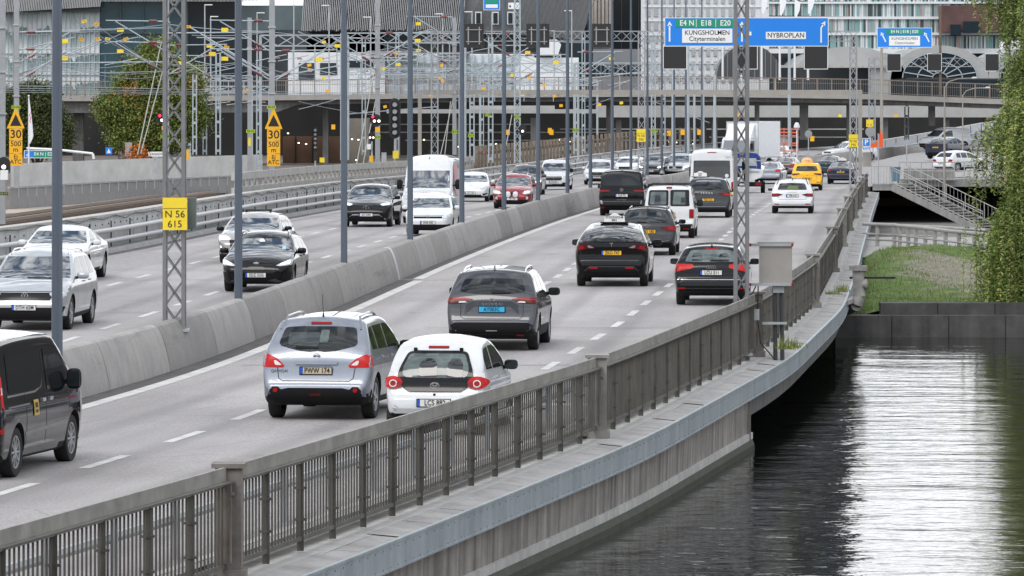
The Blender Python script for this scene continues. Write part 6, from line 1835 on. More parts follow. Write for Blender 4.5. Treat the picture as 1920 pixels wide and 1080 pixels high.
# far marker masts
YG = 291.0
XL, XM, XR = (815 - 960) / F * YG, (1203 - 960) / F * YG, (1600 - 960) / F * YG
for X, nm in ((XL, 'lattice gantry mast on the left side wall carrying the road gantry'), (XM, 'far lattice gantry mast in the median carrying a yellow marker plate'), (XR, 'lattice gantry mast at the right parapet beside the yellow N 56 795 plate')):
    mast(nm, X, YG, RZ(YG) + (.3 if X < 9 else 0), CZ + (195 - 58) * YG / F - RZ(YG) - .3, .36, M_POLEF, st=.55)
g = empty('sign_gantry', (XM, YG, CZ), 0, 'long lattice road gantry carrying lane displays and the big blue signs', 'gantry')
zg = (195 - 77) * YG / F
truss_beam(MB(), (XL - XM - .6, 0, zg), (XR - XM + .3, 0, zg), .56, .55, .05).build('truss', M_POLEF, g)
for x0, x1, nm in ((870, 907, 'first'), (987, 1030, 'second'), (1110, 1146, 'third')):
    p = at((x0 + x1) / 2, 67, YG - .2)
    s_ = board('lane_display', f'black lane display seen from behind on the road gantry, {nm} from the left', p, (x1 - x0) * YG / F, 1.36, M_SCRN, 'display', 'lane displays seen from behind', .25)
    b = MB(); w = (x1 - x0) * YG / F
    for x in (-.28, .28): b.box((x * w, -.16, 0), (.07, .06, 1.0))
    for z in (-.34, .34): b.box((0, -.20, z), (w * .8, .05, .05))
    b.build('bracket', M_SBACK, s_)
def arrow(mb, x, z, h, lean=0., w=.09):
    """painted direction arrow, tip leaning sideways by lean"""
    d = Vector((lean, 0, h)); u = d.normalized(); n = Vector((u.z, 0, -u.x))
    a = Vector((x, -.024, z)); t = a + d
    mb.add([a - n * w / 2, a + n * w / 2, t - u * .2 + n * w / 2, t - u * .2 - n * w / 2], [(0, 1, 2, 3)])
    mb.add([t - u * .25 - n * w * 1.6, t - u * .25 + n * w * 1.6, t], [(0, 1, 2)])
sg = YG / F
p = at(1323.5, 60, YG - .35)
s_ = board('direction_sign', 'large blue road sign with white KUNGSHOLMEN and Cityterminalen panel', p, 155 * sg, 54 * sg, M_SIGNB, 'sign', None, .04, M_SIGNW)
X0 = lambda px: (px - 1323.5) * sg
Z0 = lambda py: (60 - py) * sg
b = MB(); arrow(b, X0(1255.5), Z0(78), 38 * sg); arrow(b, X0(1391), Z0(78), 38 * sg); b.build('arrow', M_SIGNW, s_)
b = MB(); b.box((X0(1323), -.03, Z0(43.5)), (112 * sg, .02, 16 * sg)); gs = b.build('route_panel', M_SIGNG, s_)
b = MB()
for x in (1305.5, 1342): b.box((X0(x), -.045, Z0(43.5)), (.03, .012, 15 * sg))
b.build('dotted_divider', M_SIGNW, gs)
for t_, x in (('E4 N', 1288), ('E18', 1324), ('E20', 1360)): text(t_, .44, M_SIGNW, gs, (X0(x), -.046, Z0(43.5)), sx=.92, weight=.006)
b = MB(); b.box((X0(1326), -.03, Z0(67)), (94 * sg, .02, 26.5 * sg)); ws = b.build('name_panel', M_SIGNW, s_)
text('KUNGSHOLMEN', .37, M_INK, ws, (X0(1326), -.046, Z0(61.5)), sx=.93, weight=.003); text('Cityterminalen', .37, M_INK, ws, (X0(1326), -.046, Z0(73)), sx=.93, weight=.003)
p = at(1477.5, 60, YG - .35)
s_ = board('direction_sign', 'large blue road sign with white NYBROPLAN panel and bent arrow', p, 152 * sg, 54 * sg, M_SIGNB, 'sign', None, .04, M_SIGNW)
X1 = lambda px: (px - 1477.5) * sg
b = MB(); b.box((X1(1473.5), -.03, Z0(66.5)), (75 * sg, .02, 13.5 * sg)); ws = b.build('name_panel', M_SIGNW, s_)
text('NYBROPLAN', .39, M_INK, ws, (X1(1473.5), -.046, Z0(66.5)), sx=.93, weight=.004)
b = MB(); b.bar((X1(1539.5), -.024, Z0(80)), (X1(1539.5), -.024, Z0(52)), .08, .01); arrow(b, X1(1539.5), Z0(52.5), 13 * sg, 8 * sg, .08)
b.box((X1(1405), -.03, Z0(63)), (8 * sg, .02, 7 * sg)); b.build('arrow', M_SIGNW, s_)
for i, (x0, x1) in enumerate(((1243, 1288), (1376, 1420), (1507.5, 1552))):
    p = at((x0 + x1) / 2, 108, YG - .3)
    board('lane_display', f'dark square lane display with pale rim under the big blue signs, {ORD[i]} from the left', p, 45 * sg, 44 * sg, M_SCRN, 'display', 'lane displays under the blue signs', .2, M_SIGNW)
for (px, py, nm) in ((1202, 254, 'smaller yellow N 56 795 plate on the gantry mast in the median'), (1600, 264, 'yellow N 56 795 plate on the gantry mast at the right parapet')):
    p = at(px, py, YG - .35)
    s_ = board('marker_sign', nm, p, 17 * sg, 24 * sg, M_SIGNY)
    text('N 56', .20, M_INK, s_, (0, -.02, -.02)); text('795', .20, M_INK, s_, (0, -.02, -.24)); MB().box((0, -.02, .13), (.5, .01, .01)).build('rule', M_INK, s_)
# second gantry further on
Y2 = 425.0; s2 = Y2 / F
mast('slim lattice mast of the far sign gantry left of the smaller blue sign', at(1635, 0, Y2).x, Y2, -.5, (195 - 108) * s2 + CZ + .5, .5, M_POLEF, st=.7)
g = empty('sign_gantry', at(1740, 118, Y2), 0, 'far lattice gantry behind the smaller blue sign', 'gantry')
truss_beam(MB(), (-112 * s2, 0, -.3), (190 * s2, 0, -.3), .7, .7, .05).build('truss', M_POLEF, g)
p = at(1696, 70.5, Y2 - .3)
s_ = board('direction_sign', 'smaller blue KUNGSHOLMEN sign with two slanted arrows on the far gantry', p, 103 * s2, 37 * s2, M_SIGNB, 'sign', None, .04, M_SIGNW)
b = MB(); arrow(b, -43 * s2 + .35, -8 * s2, 18 * s2, -9 * s2, .1); arrow(b, 46 * s2 - .0, -8 * s2, 18 * s2, -9 * s2, .1); b.build('arrow', M_SIGNW, s_)
b = MB(); b.box((0, -.03, 11 * s2), (70 * s2, .02, 10 * s2)); gs = b.build('route_panel', M_SIGNG, s_)
text('E4 N | E18 | E20', .36, M_SIGNW, gs, (0, -.046, 11 * s2), sx=.95, weight=.004)
b = MB(); b.box((0, -.03, -6 * s2), (58 * s2, .02, 18 * s2)); ws = b.build('name_panel', M_SIGNW, s_)
text('KUNGSHOLMEN', .32, M_INK, ws, (0, -.046, -2 * s2), sx=.92); text('Cityterminalen', .30, M_INK, ws, (0, -.046, -10 * s2), sx=.92)
p = at(1900, 84, Y2 - .3)
s_ = board('direction_sign', 'white NYBROPLAN sign partly behind the willow on the far gantry', p, 52 * s2, 16 * s2, M_SIGNW)
text('NYBROPLAN', .34, M_INK, s_, (.28, -.02, 0)); b = MB(); arrow(b, -20 * s2, -4 * s2, 8 * s2, 6 * s2, .1); b.build('arrow', M_INK, s_)
for i, x in enumerate((1676, 1752, 1860)):
    board('lane_display', f'small dark lane display on the far gantry, {ORD[i]} from the left', at(x, 117, Y2 - .3), 27 * s2, 33 * s2, M_SCRN, 'display', 'lane displays on the far gantry', .2, M_SIGNW)
p = at(922, 8, 430)
s_ = board('direction_sign', 'small blue and white sign high above the left lanes', p, 31 * .0448, 22 * .0448, M_SIGNB, 'sign', None, .04, M_SIGNW)
b = MB(); b.box((0, -.03, -.16), (1.0, .02, .3)); b.build('name_panel', M_SIGNW, s_); b = MB(); b.box((0, -.03, .22), (1.1, .02, .3)); b.build('route_panel', M_SIGNG, s_)
s_ = board('direction_sign', 'small white arrow sign high above the left lanes', at(964, 11, 430), 22 * .0448, 12 * .0448, M_SIGNW)
b = MB(); arrow(b, -.34, -.14, .28, 0, .06); b.build('arrow', M_INK, s_)
b = MB(); b.bar(at(922, 19, 430.2), at(922, 170, 430.2), .12); tag(b.build('sign_pole', M_POLEF), 'thin grey pole carrying the small blue and white sign', 'pole')
b = MB(); b.bar(at(964, 17, 430.2), at(964, 170, 430.2), .12); tag(b.build('sign_pole', M_POLEF), 'thin grey pole carrying the small white arrow sign', 'pole')

# ------------------------------------------------------------------ portal frame, right hand posts and signs
YP = 335
e = empty('height_gauge_frame', at(1200, 330, YP), 0, 'long brown grey steel portal beam across the carriageways under the overpass', 'portal'); oo = e.location.copy()
M_PORT = mat('brown_grey_portal', (.30, .285, .255), .6, var=.12, vscale=1)
b = MB(); pxbox(b, 786, 1617, 168.5, 177.5, YP, .25, 0, oo); b.build('beam', M_PORT, e)
for x, yb in ((787, 320), (1613, 330)):
    b = MB(); pxbox(b, x - 3.4, x + 3.4, 177.5, yb, YP, .24, 0, oo); b.build('leg', M_PORT, e)
def post_px(name, label, px, y0, y1, Y, w, m, cat='pole', group=None):
    b = MB(); a, c = at(px, y1, Y), at(px, y0, Y)
    b.tube((0, 0, 0), (0, 0, c.z - a.z), w / 2, w * .42, 10)
    o = b.build(name, m, loc=a, smooth=50)
    return tag(o, label, cat, group)
M_RUSTP = mat('rust_brown_post', (.13, .085, .06), .6, var=.2)
post_px('pole', 'tall rust brown pole in front of the striped glass building', 1763, 10, 180, 425, .22, M_RUSTP)
lamp_post(at(1771, 0, 318).x, 318, -1.2, 7.2, 'brown grey lamp post behind the stair railing with one bent arm', None, .075, False, M_PORT)
lamp_post(at(1805, 0, 380).x, 380, 0, 5.6, 'slim lamp post left of the willow on the ramp', None, .06, False, M_PORT)
post_px('pole', 'pale grey pole holding the smaller blue gantry sign', 1653, 90, 262, 424, .26, M_PORT)
for i, (px, y0, y1, Y) in enumerate(((1480, 86, 275, 400), (1318, 140, 290, 410), (1340, 140, 285, 415), (1262, 30, 290, 405), (1290, 60, 300, 420), (1428, 60, 150, 440), (1462, 60, 150, 440), (1490, 60, 150, 440), (1515, 60, 150, 440), (1390, 60, 150, 445), (1355, 70, 150, 445))):
    post_px('pole', ['pale blue steel pole above the white box truck', 'grey pole right of the median lamp posts', 'grey pole beside the big sign support', 'tall grey pole under the first blue sign', 'tall grey pole behind the minibus', 'white flagpole behind the NYBROPLAN panel', 'second white flagpole behind the NYBROPLAN panel', 'third white flagpole behind the NYBROPLAN panel', 'fourth white flagpole behind the NYBROPLAN panel', 'white flagpole behind the lattice mast', 'white flagpole left of the slatted gable'][i], px, y0, y1, Y, .26 if i < 5 else .2, M_STEELB if i < 5 else M_WHITEW)
for i, px in enumerate((1428, 1462, 1490, 1515)):
    b = MB(); a = at(px, 0, 440)
    pts = [(0, 0), (.5 + .1 * (i % 2), -.3), (.42, -1.0), (.15, -1.6), (.0, -1.5)]
    b.prism(pts, 'y', -.01, .02); tag(b.build('flag', mat('white_flag', (.72, .74, .76), .8), loc=at(px, -8 + (i % 3) * 3, 440), fix=True), f'white flag hanging limp at the {ORD[i]} flagpole behind the blue signs', 'flag')
p = at(1624.5, 267, 330)
s_ = board('parking_sign', 'blue parking sign with white P beside the right portal leg', p, 15 * 330 / F, 16 * 330 / F, M_SIGNB, 'sign', None, .03, M_SIGNW)
text('P', .46, M_SIGNW, s_, (0, -.02, 0), weight=.012)
s_ = board('parking_sign', 'small blue plate reading P-hus under the parking sign', at(1624.5, 278.5, 330), 15 * 330 / F, 6 * 330 / F, M_SIGNB, 'sign', None, .03, M_SIGNW)
text('P-hus', .15, M_SIGNW, s_, (0, -.02, 0), weight=.004)
b = MB(); b.box((0, 0, 0), (16 * 330 / F, .5, 27 * 330 / F)); tag(b.build('cabinet', M_PORT, loc=at(1625.5, 299, 331)), 'brown grey cabinet below the parking sign', 'cabinet')
p = at(1650, 263, 345)
b = MB(); b.prism([(-.62, -.45), (.20, -.45), (.20, .42), (-.05, .42), (-.12, .1), (-.35, -.18), (-.62, -.22)], 'y', 0, .06); b.bar((.03, .03, .42), (.03, .03, .75), .06)
tag(b.build('works_marker', mat('orange_panel', (.80, .10, .02), .5), loc=p, fix=True), 'bright orange marker panel beside the parking sign', 'panel')
for i, (px, py, r, Y) in enumerate(((1632, 247, 9.5, 350), (1637, 270, 8, 350), (1516, 251, 7, 370))):
    b = MB(); b.lathe([(0, -.02), (r * Y / F, -.015), (r * Y / F, .015), (0, .02)], 'y', 22)
    o_ = b.build('round_sign', M_SBACK, loc=at(px, py, Y), fix=True); tag(o_, ['grey back of a round sign right of the yellow marker plate', 'smaller grey back of a round sign below the other', 'grey back of a round sign behind the yellow taxi'][i], 'sign')
    c_ = MB(); c_.bar((0, .05, r * Y / F), (0, .05, -(290 - py) * Y / F), .07); c_.build('pole', M_STEEL, o_)
s_ = board('marker_sign', 'small yellow plate high beside the far lattice mast on the right', at(1631, 231, 352), .5, .5, M_SIGNY); text('N 56', .17, M_INK, s_, (0, -.02, -.12))
# far orange works barrier
e = empty('works_scaffold', at(1475, 295, 400), 0, 'orange and white works scaffold behind the white box truck', 'scaffold'); oo = e.location.copy(); sc_ = 400 / F
b = MB()
for y in (242, 248, 254, 268, 272, 283): b.bar(at(1457, y, 400) - oo, at(1497, y + .6, 400) - oo, .10)
b.build('orange_rail', mat('orange_rail', (.72, .14, .06), .6), e)
b = MB()
for x in (1457, 1470, 1484, 1496): b.bar(at(x, 240, 400.1) - oo, at(x, 296, 400.1) - oo, .07)
b.bar(at(1457, 262, 399.9) - oo, at(1474, 294, 399.9) - oo, .05); b.bar(at(1461, 261, 399.9) - oo, at(1478, 293, 399.9) - oo, .05)
b.build('upright', M_STEEL, e)
e = empty('globe_lamp', at(1494, 296, 396), 0, 'short white globe lamp by the works scaffold', 'lamp')
MB().tube((0, 0, 0), (0, 0, 2.3), .05, .04, 8).build('pole', M_WHITEW, e); MB().lathe([(0, 2.75), (.12, 2.72), (.22, 2.5), (.24, 2.35), (.1, 2.25), (0, 2.25)], 'z', 14).build('globe', M_WHITEW, e, smooth=50)
for i, (px, py) in enumerate(((1280, 248), (1254, 250), (1311, 248), (1031, 245), (1034, 118 + 130), (952, 248), (1523, 260))):
    b = MB(); b.box((0, 0, 0), (.34, .04, .44)); tag(b.build('warning_sign', M_SIGNO, loc=at(px, py, 425 + i)), ['orange sign behind the median lamp posts', 'orange sign left of the minibus under the viaduct', 'round looking orange sign above the minibus', 'orange sign on the dark wall behind the white small van', 'second orange sign on the dark wall behind the white small van', 'orange sign behind the sixth lamp post', 'orange sign behind the round sign back'][i], 'sign')

# ------------------------------------------------------------------ left side wall of the road
lw = empty('side_wall', W3(LW, 150), 0, 'long grey panelled crash wall with two pipe rails along the left road edge', 'wall'); o5 = lw.location.copy()
M_PANEL = node_mat('wall_panel_concrete', _conc((.44, .445, .445), (.60, .605, .60), .2))
y = 62.0; i = 0
while y < 470:
    st = 1.25 if y < 240 else 2.5
    b = MB()
    p, q = W3(LW, y + .012) - o5, W3(LW, y + st - .012) - o5
    for a, c in ((p, q),):
        b.add([a, c, c + Vector((0, 0, 1.08)), a + Vector((0, 0, 1.08)), a + Vector((-.2, 0, 0)), c + Vector((-.2, 0, 0)), c + Vector((-.2, 0, 1.08)), a + Vector((-.2, 0, 1.08))], [(0, 1, 2, 3), (4, 7, 6, 5), (0, 4, 5, 1), (3, 2, 6, 7), (0, 3, 7, 4), (1, 5, 6, 2)])
    if y > 95 and i < 99:
        b.build('wall_panel', M_PANEL, lw); i += 1
    else:
        if y <= 95: near = globals().setdefault('near_wall', MB()); near.add(b.v, b.f)
        else: far = globals().setdefault('far_wall', MB()); far.add(b.v, b.f)
    y += st
near_wall.build('wall_panel', M_PANEL, lw)
if 'far_wall' in globals(): tag(far_wall.build('wall_panel', M_PANEL, lw), kind='stuff')
sweep([(.05, .9 + .18), (.05, 1.17), (-.42, 1.17), (-.42, 1.05)], frange(62, 470, 3), LW, RZ, o5).build('coping', M_CONCP, lw)
b = MB()
for dz in (.34, .68):
    pts = [W3(LW, y, dz) + Vector((.22, 0, 0)) - o5 for y in frange(62, 470, 3)]
    b.path(pts, .075, 8)
b.build('pipe_rail', mat('pipe_rail_grey', (.52, .53, .53), .5, .2, var=.1), lw, smooth=50)
b = MB()
for y in frange(64, 468, 4.0): b.bar(W3(LW, y, 0) + Vector((.10, 0, 0)) - o5, W3(LW, y, .95) + Vector((.10, 0, 0)) - o5, .045)
b.build('rail_post', mat('dark_rail_post', (.06, .06, .06), .6), lw)
b = MB(); r2 = random.Random(4); pts = []
for k, y in enumerate(frange(70, 460, 2.2)): pts.append(W3(LW, y, 1.05 + (.08 if k % 2 else -.04) + r2.uniform(-.05, .05)) + Vector((.10, 0, 0)) - o5)
b.path(pts, .022, 5); b.build('cable', mat('grey_cable', (.10, .10, .10), .6), lw)
b = MB()
for y in frange(100, 300, 1.25):
    for dz in (.3, .86): b.box(W3(LW, y + .3, dz) + Vector((.012, 0, 0)) - o5, (.03, .05, .05))
b.build('anchor_bolt', M_INK, lw)
# balustrade behind the wall
e = empty('balustrade', W3(LW, 260, 1.1), 0, 'pale concrete balustrade behind the side wall left of the white van', 'balustrade'); o6 = e.location.copy()
for nm, dz, h in (('top_rail', .62, .14), ('bottom_rail', .02, .12)):
    b = MB()
    for y0, y1 in zip(frange(205, 400, 4), frange(205, 400, 4)[1:]): b.bar(W3(LW, y0, 1.15 + dz) + Vector((-.9, 0, 0)) - o6, W3(LW, y1, 1.15 + dz) + Vector((-.9, 0, 0)) - o6, h, .3)
    b.build(nm, M_CONCP, e)
for k, y in enumerate(frange(206, 399, 1.98)):
    b = MB(); b.bar(W3(LW, y, 1.15) + Vector((-.9, 0, 0)) - o6, W3(LW, y, 1.8) + Vector((-.9, 0, 0)) - o6, .13, .2); b.build('baluster', M_CONCP, e)
# brown plank fence beyond the left lanes
e = empty('plank_fence', W3(LW, 360, 1.1), 0, 'brown weathered plank fence on top of the far side wall', 'fence'); o6 = e.location.copy()
for y in frange(332, 440, 1.9):
    b = MB(); b.bar(W3(LW, y, 1.1) + Vector((-.6, 0, 0)) - o6, W3(LW, y, 2.6) + Vector((-.6, 0, 0)) - o6, .2, .35); b.build('plank', mat('brown_plank', (.19, .155, .12), .8, var=.25), e)
b = MB()
for y0, y1 in zip(frange(332, 440, 4), frange(332, 440, 4)[1:]): b.bar(W3(LW, y0, 2.2) + Vector((-.6, .2, 0)) - o6, W3(LW, y1, 2.2) + Vector((-.6, .2, 0)) - o6, .08)
b.build('fence_rail', M_RUSTP, e)

# ------------------------------------------------------------------ railway yard
ysd = frange(60, 512, 8)
b = MB()
for a, c in zip(ysd, ysd[1:]): b.add([(LW(a) - .4, a, -.25), (LW(c) - .4, c, -.25), (-140, c, -.25), (-140, a, -.25)], [(0, 1, 2, 3)])
M_BALL = mat('ballast', (.115, .095, .08), .95, var=.45, vscale=2.2, bump=.6, bscale=9)
tag(b.build('rail_yard', M_BALL, fix=True), kind='structure')
TRK = [3.6, 8.2, 12.8]
for i, d in enumerate(TRK):
    t = empty('railway_track', (LW(230) - d, 230, -.22), 0, ['railway track next to the side wall with rusty ballast', 'second railway track from the side wall', 'third railway track from the side wall'][i], 'track'); o6 = t.location.copy()
    for s in (-.72, .72):
        b = MB()
        for y0, y1 in zip(frange(150, 420, 5), frange(150, 420, 5)[1:]): b.bar((LW(y0) - d + s - o6.x, y0 - o6.y, .17), (LW(y1) - d + s - o6.x, y1 - o6.y, .17), .08, .14)
        b.build('rail', mat('rail_steel', (.34, .27, .22), .45, .3), t)
    b = MB()
    for y in frange(150, 420, .75): b.box((LW(y) - d - o6.x, y - o6.y, .04), (2.5, .26, .1))
    b.build('sleeper', mat('sleeper', (.10, .075, .06), .9), t)
# low panelled barrier, beige strip, long concrete wall
bw = lambda x: at(x, 0, 282 + (x - 35) * .11)
e = empty('concrete_wall', at(260, 350, 300), 0, 'long pale concrete wall with splashes below the trees at the left', 'wall'); o6 = e.location.copy()
def _splash(t, p, N):
    co = N('ShaderNodeTexCoord').outputs['Object']
    c = ramp(t, noise(t, co, .5, 8, (1, 1, 2.2), .65), [(.3, (.58, .58, .55)), (.7, (.78, .78, .75))])
    s = ramp(t, noise(t, co, 2.6, 5, (1, 1, .6), .7), [(.66, 0), (.70, 1)])
    c = mixc(t, s, c, (.80, .81, .80))
    t.links.new(c, p.inputs['Base Color']); p.inputs['Roughness'].default_value = .85
b = MB()
for x0, x1 in zip(frange(20, 492, 26), frange(20, 492, 26)[1:]):
    y0, y1 = 282 + (x0 - 35) * .11, 282 + (x1 - 35) * .11
    p, q = at(x0, 0, y0) - o6, at(x1, 0, y1) - o6
    z0, z1 = -.4 - o6.z, 1.62 - o6.z
    b.add([(p.x, p.y, z0), (q.x, q.y, z0), (q.x, q.y, z1), (p.x, p.y, z1), (p.x, p.y + .4, z1), (q.x, q.y + .4, z1)], [(0, 1, 2, 3), (3, 2, 5, 4)])
b.build('wall_face', node_mat('splashed_concrete', _splash), e)
e = empty('noise_barrier', at(260, 365, 268), 0, 'low grey panel barrier in front of the long concrete wall', 'barrier'); o6 = e.location.copy()
b = MB(); c_ = MB()
xs = frange(18, 494, 17)
nb_y = lambda x: 250 + (x - 18) * .10
for x0, x1 in zip(xs, xs[1:]):
    y0, y1 = nb_y(x0), nb_y(x1)
    p, q = at(x0 + .5, 0, y0) - o6, at(x1 - .5, 0, y1) - o6
    z0, z1 = -.3 - o6.z, .78 - o6.z
    b.add([(p.x, p.y, z0), (q.x, q.y, z0), (q.x, q.y, z1), (p.x, p.y, z1)], [(0, 1, 2, 3)])
    c_.bar((p.x - .05, p.y - .03, z1 + .03), (q.x + .05, q.y - .03, z1 + .03), .10)
b.build('grey_panel', mat('barrier_panel', (.27, .275, .28), .6, var=.08), e); c_.build('cap_rail', M_STEEL, e)
b = MB()
for x0, x1 in zip(xs, xs[1:]):
    p, q = at(x0, 0, nb_y(x0)), at(x1, 0, nb_y(x1))
    b.add([(p.x, p.y - .1, -.236), (q.x, q.y - .1, -.236), (q.x - .4, q.y - 17, -.236), (p.x - .4, p.y - 17, -.236)], [(0, 1, 2, 3)])
tag(b.build('footway', mat('beige_footway', (.38, .32, .27), .9, var=.12)), kind='structure')

# ------------------------------------------------------------------ masts, wires and cantilevers of the railway
M_INS = mat('red_insulator', (.16, .014, .018), .35, coat=.4)
M_WIRE = mat('wire_grey', (.30, .34, .37), .5, .3)
def cantilever(par, z0, reach, rise, s, y=0.):
    """hinged pair of tubes with a red insulator, reaching sideways from a mast"""
    b = MB()
    a1, a2, tip = Vector((s * .1, y, z0 + 1.5)), Vector((s * .1, y, z0)), Vector((s * reach, y, z0 + 1.55))
    b.tube(a1, tip, .035, .03, 6); b.tube(a2, tip + Vector((-s * .5, 0, -.05)), .04, .035, 6)
    b.tube(a2.lerp(tip, .45), Vector((s * reach * 1.02, y, z0 + .35)), .025, .02, 6)
    c = par and b.build('cantilever', M_STEELB, par)
    for st, en in ((a1, tip), (a2, tip)):
        q = MB()
        for k in range(5):
            p = st.lerp(en, .14 + .025 * k); q.tube(p, p + (en - st).normalized() * .04, .09, .09, 8)
        q.tube(st.lerp(en, .12), st.lerp(en, .27), .045, .045, 6)
        q.build('insulator', M_INS, c)
    t = MB(); m_ = a2.lerp(tip, .75); t.box(m_ + Vector((0, -.06, -.1)), (.34, .02, .2)); t.build('track_tag', M_SIGNY, c)
MASTS = [  # px, top y, base y, distance, width m, kind, label, cantilever sides and heights(px y)
    (3, -40, 420, 205, .30, 'solid', 'thick grey railway mast cut by the left picture edge', []),
    (31, -30, 352, 250, .25, 'solid', 'grey railway mast behind the left yellow speed sign', [(1, 150), (1, 118)]),
    (312, -30, 330, 262, .27, 'solid', 'grey railway mast directly behind the near lattice mast', [(-1, 135), (-1, 95), (1, 140)]),
    (365, 140, 290, 330, .30, 'ladder', 'pale ladder framed railway mast right of the trees', []),
    (384, 126, 290, 345, .30, 'ladder', 'second pale ladder framed railway mast right of the trees', []),
    (409, 100, 290, 320, .34, 'ladder', 'third pale ladder framed railway mast right of the trees, the widest', [(-1, 150)]),
    (468, 33, 320, 300, .24, 'solid', 'slim grey railway mast between the second lamp post and the right speed sign', [(-1, 120)]),
    (485, 113, 318, 330, .32, 'ladder', 'ladder framed railway mast beside the slim grey mast', []),
    (510, -20, 335, 255, .28, 'solid', 'thick grey railway mast behind the right yellow speed sign', [(-1, 150), (1, 152), (-1, 96)]),
    (682, 70, 290, 350, .28, 'ladder', 'thin railway mast right of the third lamp post', [(1, 150)]),
    (708, -20, 315, 300, .28, 'solid', 'grey railway mast with the lit red signal', [(-1, 120), (1, 110)]),
    (745, 60, 290, 355, .26, 'ladder', 'railway mast left of the fourth lamp post', []),
    (852, 33, 290, 335, .26, 'solid', 'slim railway mast left of the fifth lamp post', [(-1, 125), (-1, 75)]),
    (885, 177, 305, 330, .34, 'ladder', 'short ladder framed mast right of the fifth lamp post', []),
    (904, 120, 305, 350, .24, 'ladder', 'narrow ladder framed mast between the fifth and sixth lamp posts', []),
    (920, 70, 305, 325, .34, 'ladder', 'wide ladder framed mast left of the sixth lamp post', [(1, 130)]),
    (970, -10, 305, 310, .36, 'lattice', 'tall latticed railway mast left of the seventh lamp post', [(-1, 110), (1, 150)]),
    (1080, 120, 288, 340, .36, 'ladder', 'pale railway mast right of the eighth lamp post', [(1, 140)]),
    (1094, 60, 288, 372, .26, 'ladder', 'thin pale railway mast behind the ninth lamp post', []),
    (1225, 70, 280, 385, .3, 'lattice', 'latticed pale mast right of the far gantry mast', []),
    (1244, 140, 280, 390, .3, 'ladder', 'thin ladder framed mast behind the thirteenth lamp post', []),
    (1700, 200, 262, 440, .4, 'ladder', 'short dark mast under the overpass at the right', []),
]
for px, y0, y1, Y, w, kind, lab, arms in MASTS:
    a, c = at(px, y1, Y), at(px, y0, Y)
    e = empty('railway_mast', a, 0, lab, 'mast'); h = c.z - a.z
    b = MB()
    if kind == 'solid':
        b.box((0, 0, h / 2), (w, w * .8, h)); b.build('shaft', M_POLEF, e)
        b = MB()
        for f in (.45, .62, .8): b.box((0, 0, h * f), (w * 1.35, w * 1.2, .07))
        b.build('clamp_band', M_STEEL, e)
    elif kind == 'ladder':
        for s in (-1, 1): b.box((s * w * .38, 0, h / 2), (w * .26, w * .5, h))
        for k in range(int(h / .9) + 1): b.box((0, -.01, k * .9 + .25), (w * .55, w * .4, .16))
        b.build('shaft', M_STEELB, e)
    else:
        lattice(b, (0, 0, 0), h, w * .9, .45, .045); b.build('lattice', M_STEELB, e)
    for s, yy in arms:
        cantilever(e, (at(px, yy, Y) - a).z, 3.1, 1.5, s)
# portals
r2 = random.Random(31)
for i, (x0, x1, y0, y1, Y) in enumerate(((488, 652, 66, 86, 300), (640, 872, 62, 80, 332), (650, 862, 100, 113, 352), (868, 1084, 119, 136, 362), (1078, 1302, 118, 138, 392), (352, 505, 162, 174, 382), (356, 472, 142, 151, 400), (640, 900, 128, 140, 408), (900, 1120, 150, 160, 415))):
    a = at(x0, y1, Y); c = at(x1, y1, Y)
    e = empty('catenary_portal', a, 0, ['wide lattice railway portal right of the yellow speed sign, highest at left', 'long railway portal beam behind the white van', 'second long railway portal beam below the first behind the white van', 'railway portal beam left of the white roofed hall', 'railway portal beam under the dark tower', 'railway portal beam right of the big tree', 'small railway portal beam above the ladder masts', 'distant railway portal beam in front of the pale hall', 'low distant railway portal beam in front of the white roofed hall'][i], 'portal')
    truss_beam(MB(), (0, 0, 0), c - a, (y1 - y0) * Y / F, 1.0, .075, .5).build('beam', M_STEELB, e)
    for q in (Vector((0, .2, 0)), c - a + Vector((0, .2, 0))):
        b = MB(); b.bar(q + Vector((0, 0, (y1 - y0) * Y / F)), q + Vector((0, 0, -(300 - y1) * Y / F)), .16); b.build('leg', M_STEELB, e)
    b = MB()
    for k in range(4):
        x = (c.x - a.x) * (k + .5) / 4
        b.tube((x, 0, 0), (x, 0, -1.3), .035, .035, 6); b.tube((x - .9, 0, -.9), (x + .9, 0, -.5 - r2.random() * .5), .03, .03, 6)
    b.build('drop_tube', M_STEELB, e)
    for k in range(4):
        x = (c.x - a.x) * (k + .5) / 4
        b = MB()
        for j in range(4): b.tube((x + .25 + j * .07, 0, -.74), (x + .29 + j * .07, 0, -.72), .08, .08, 8)
        b.build('insulator', M_INS, e)
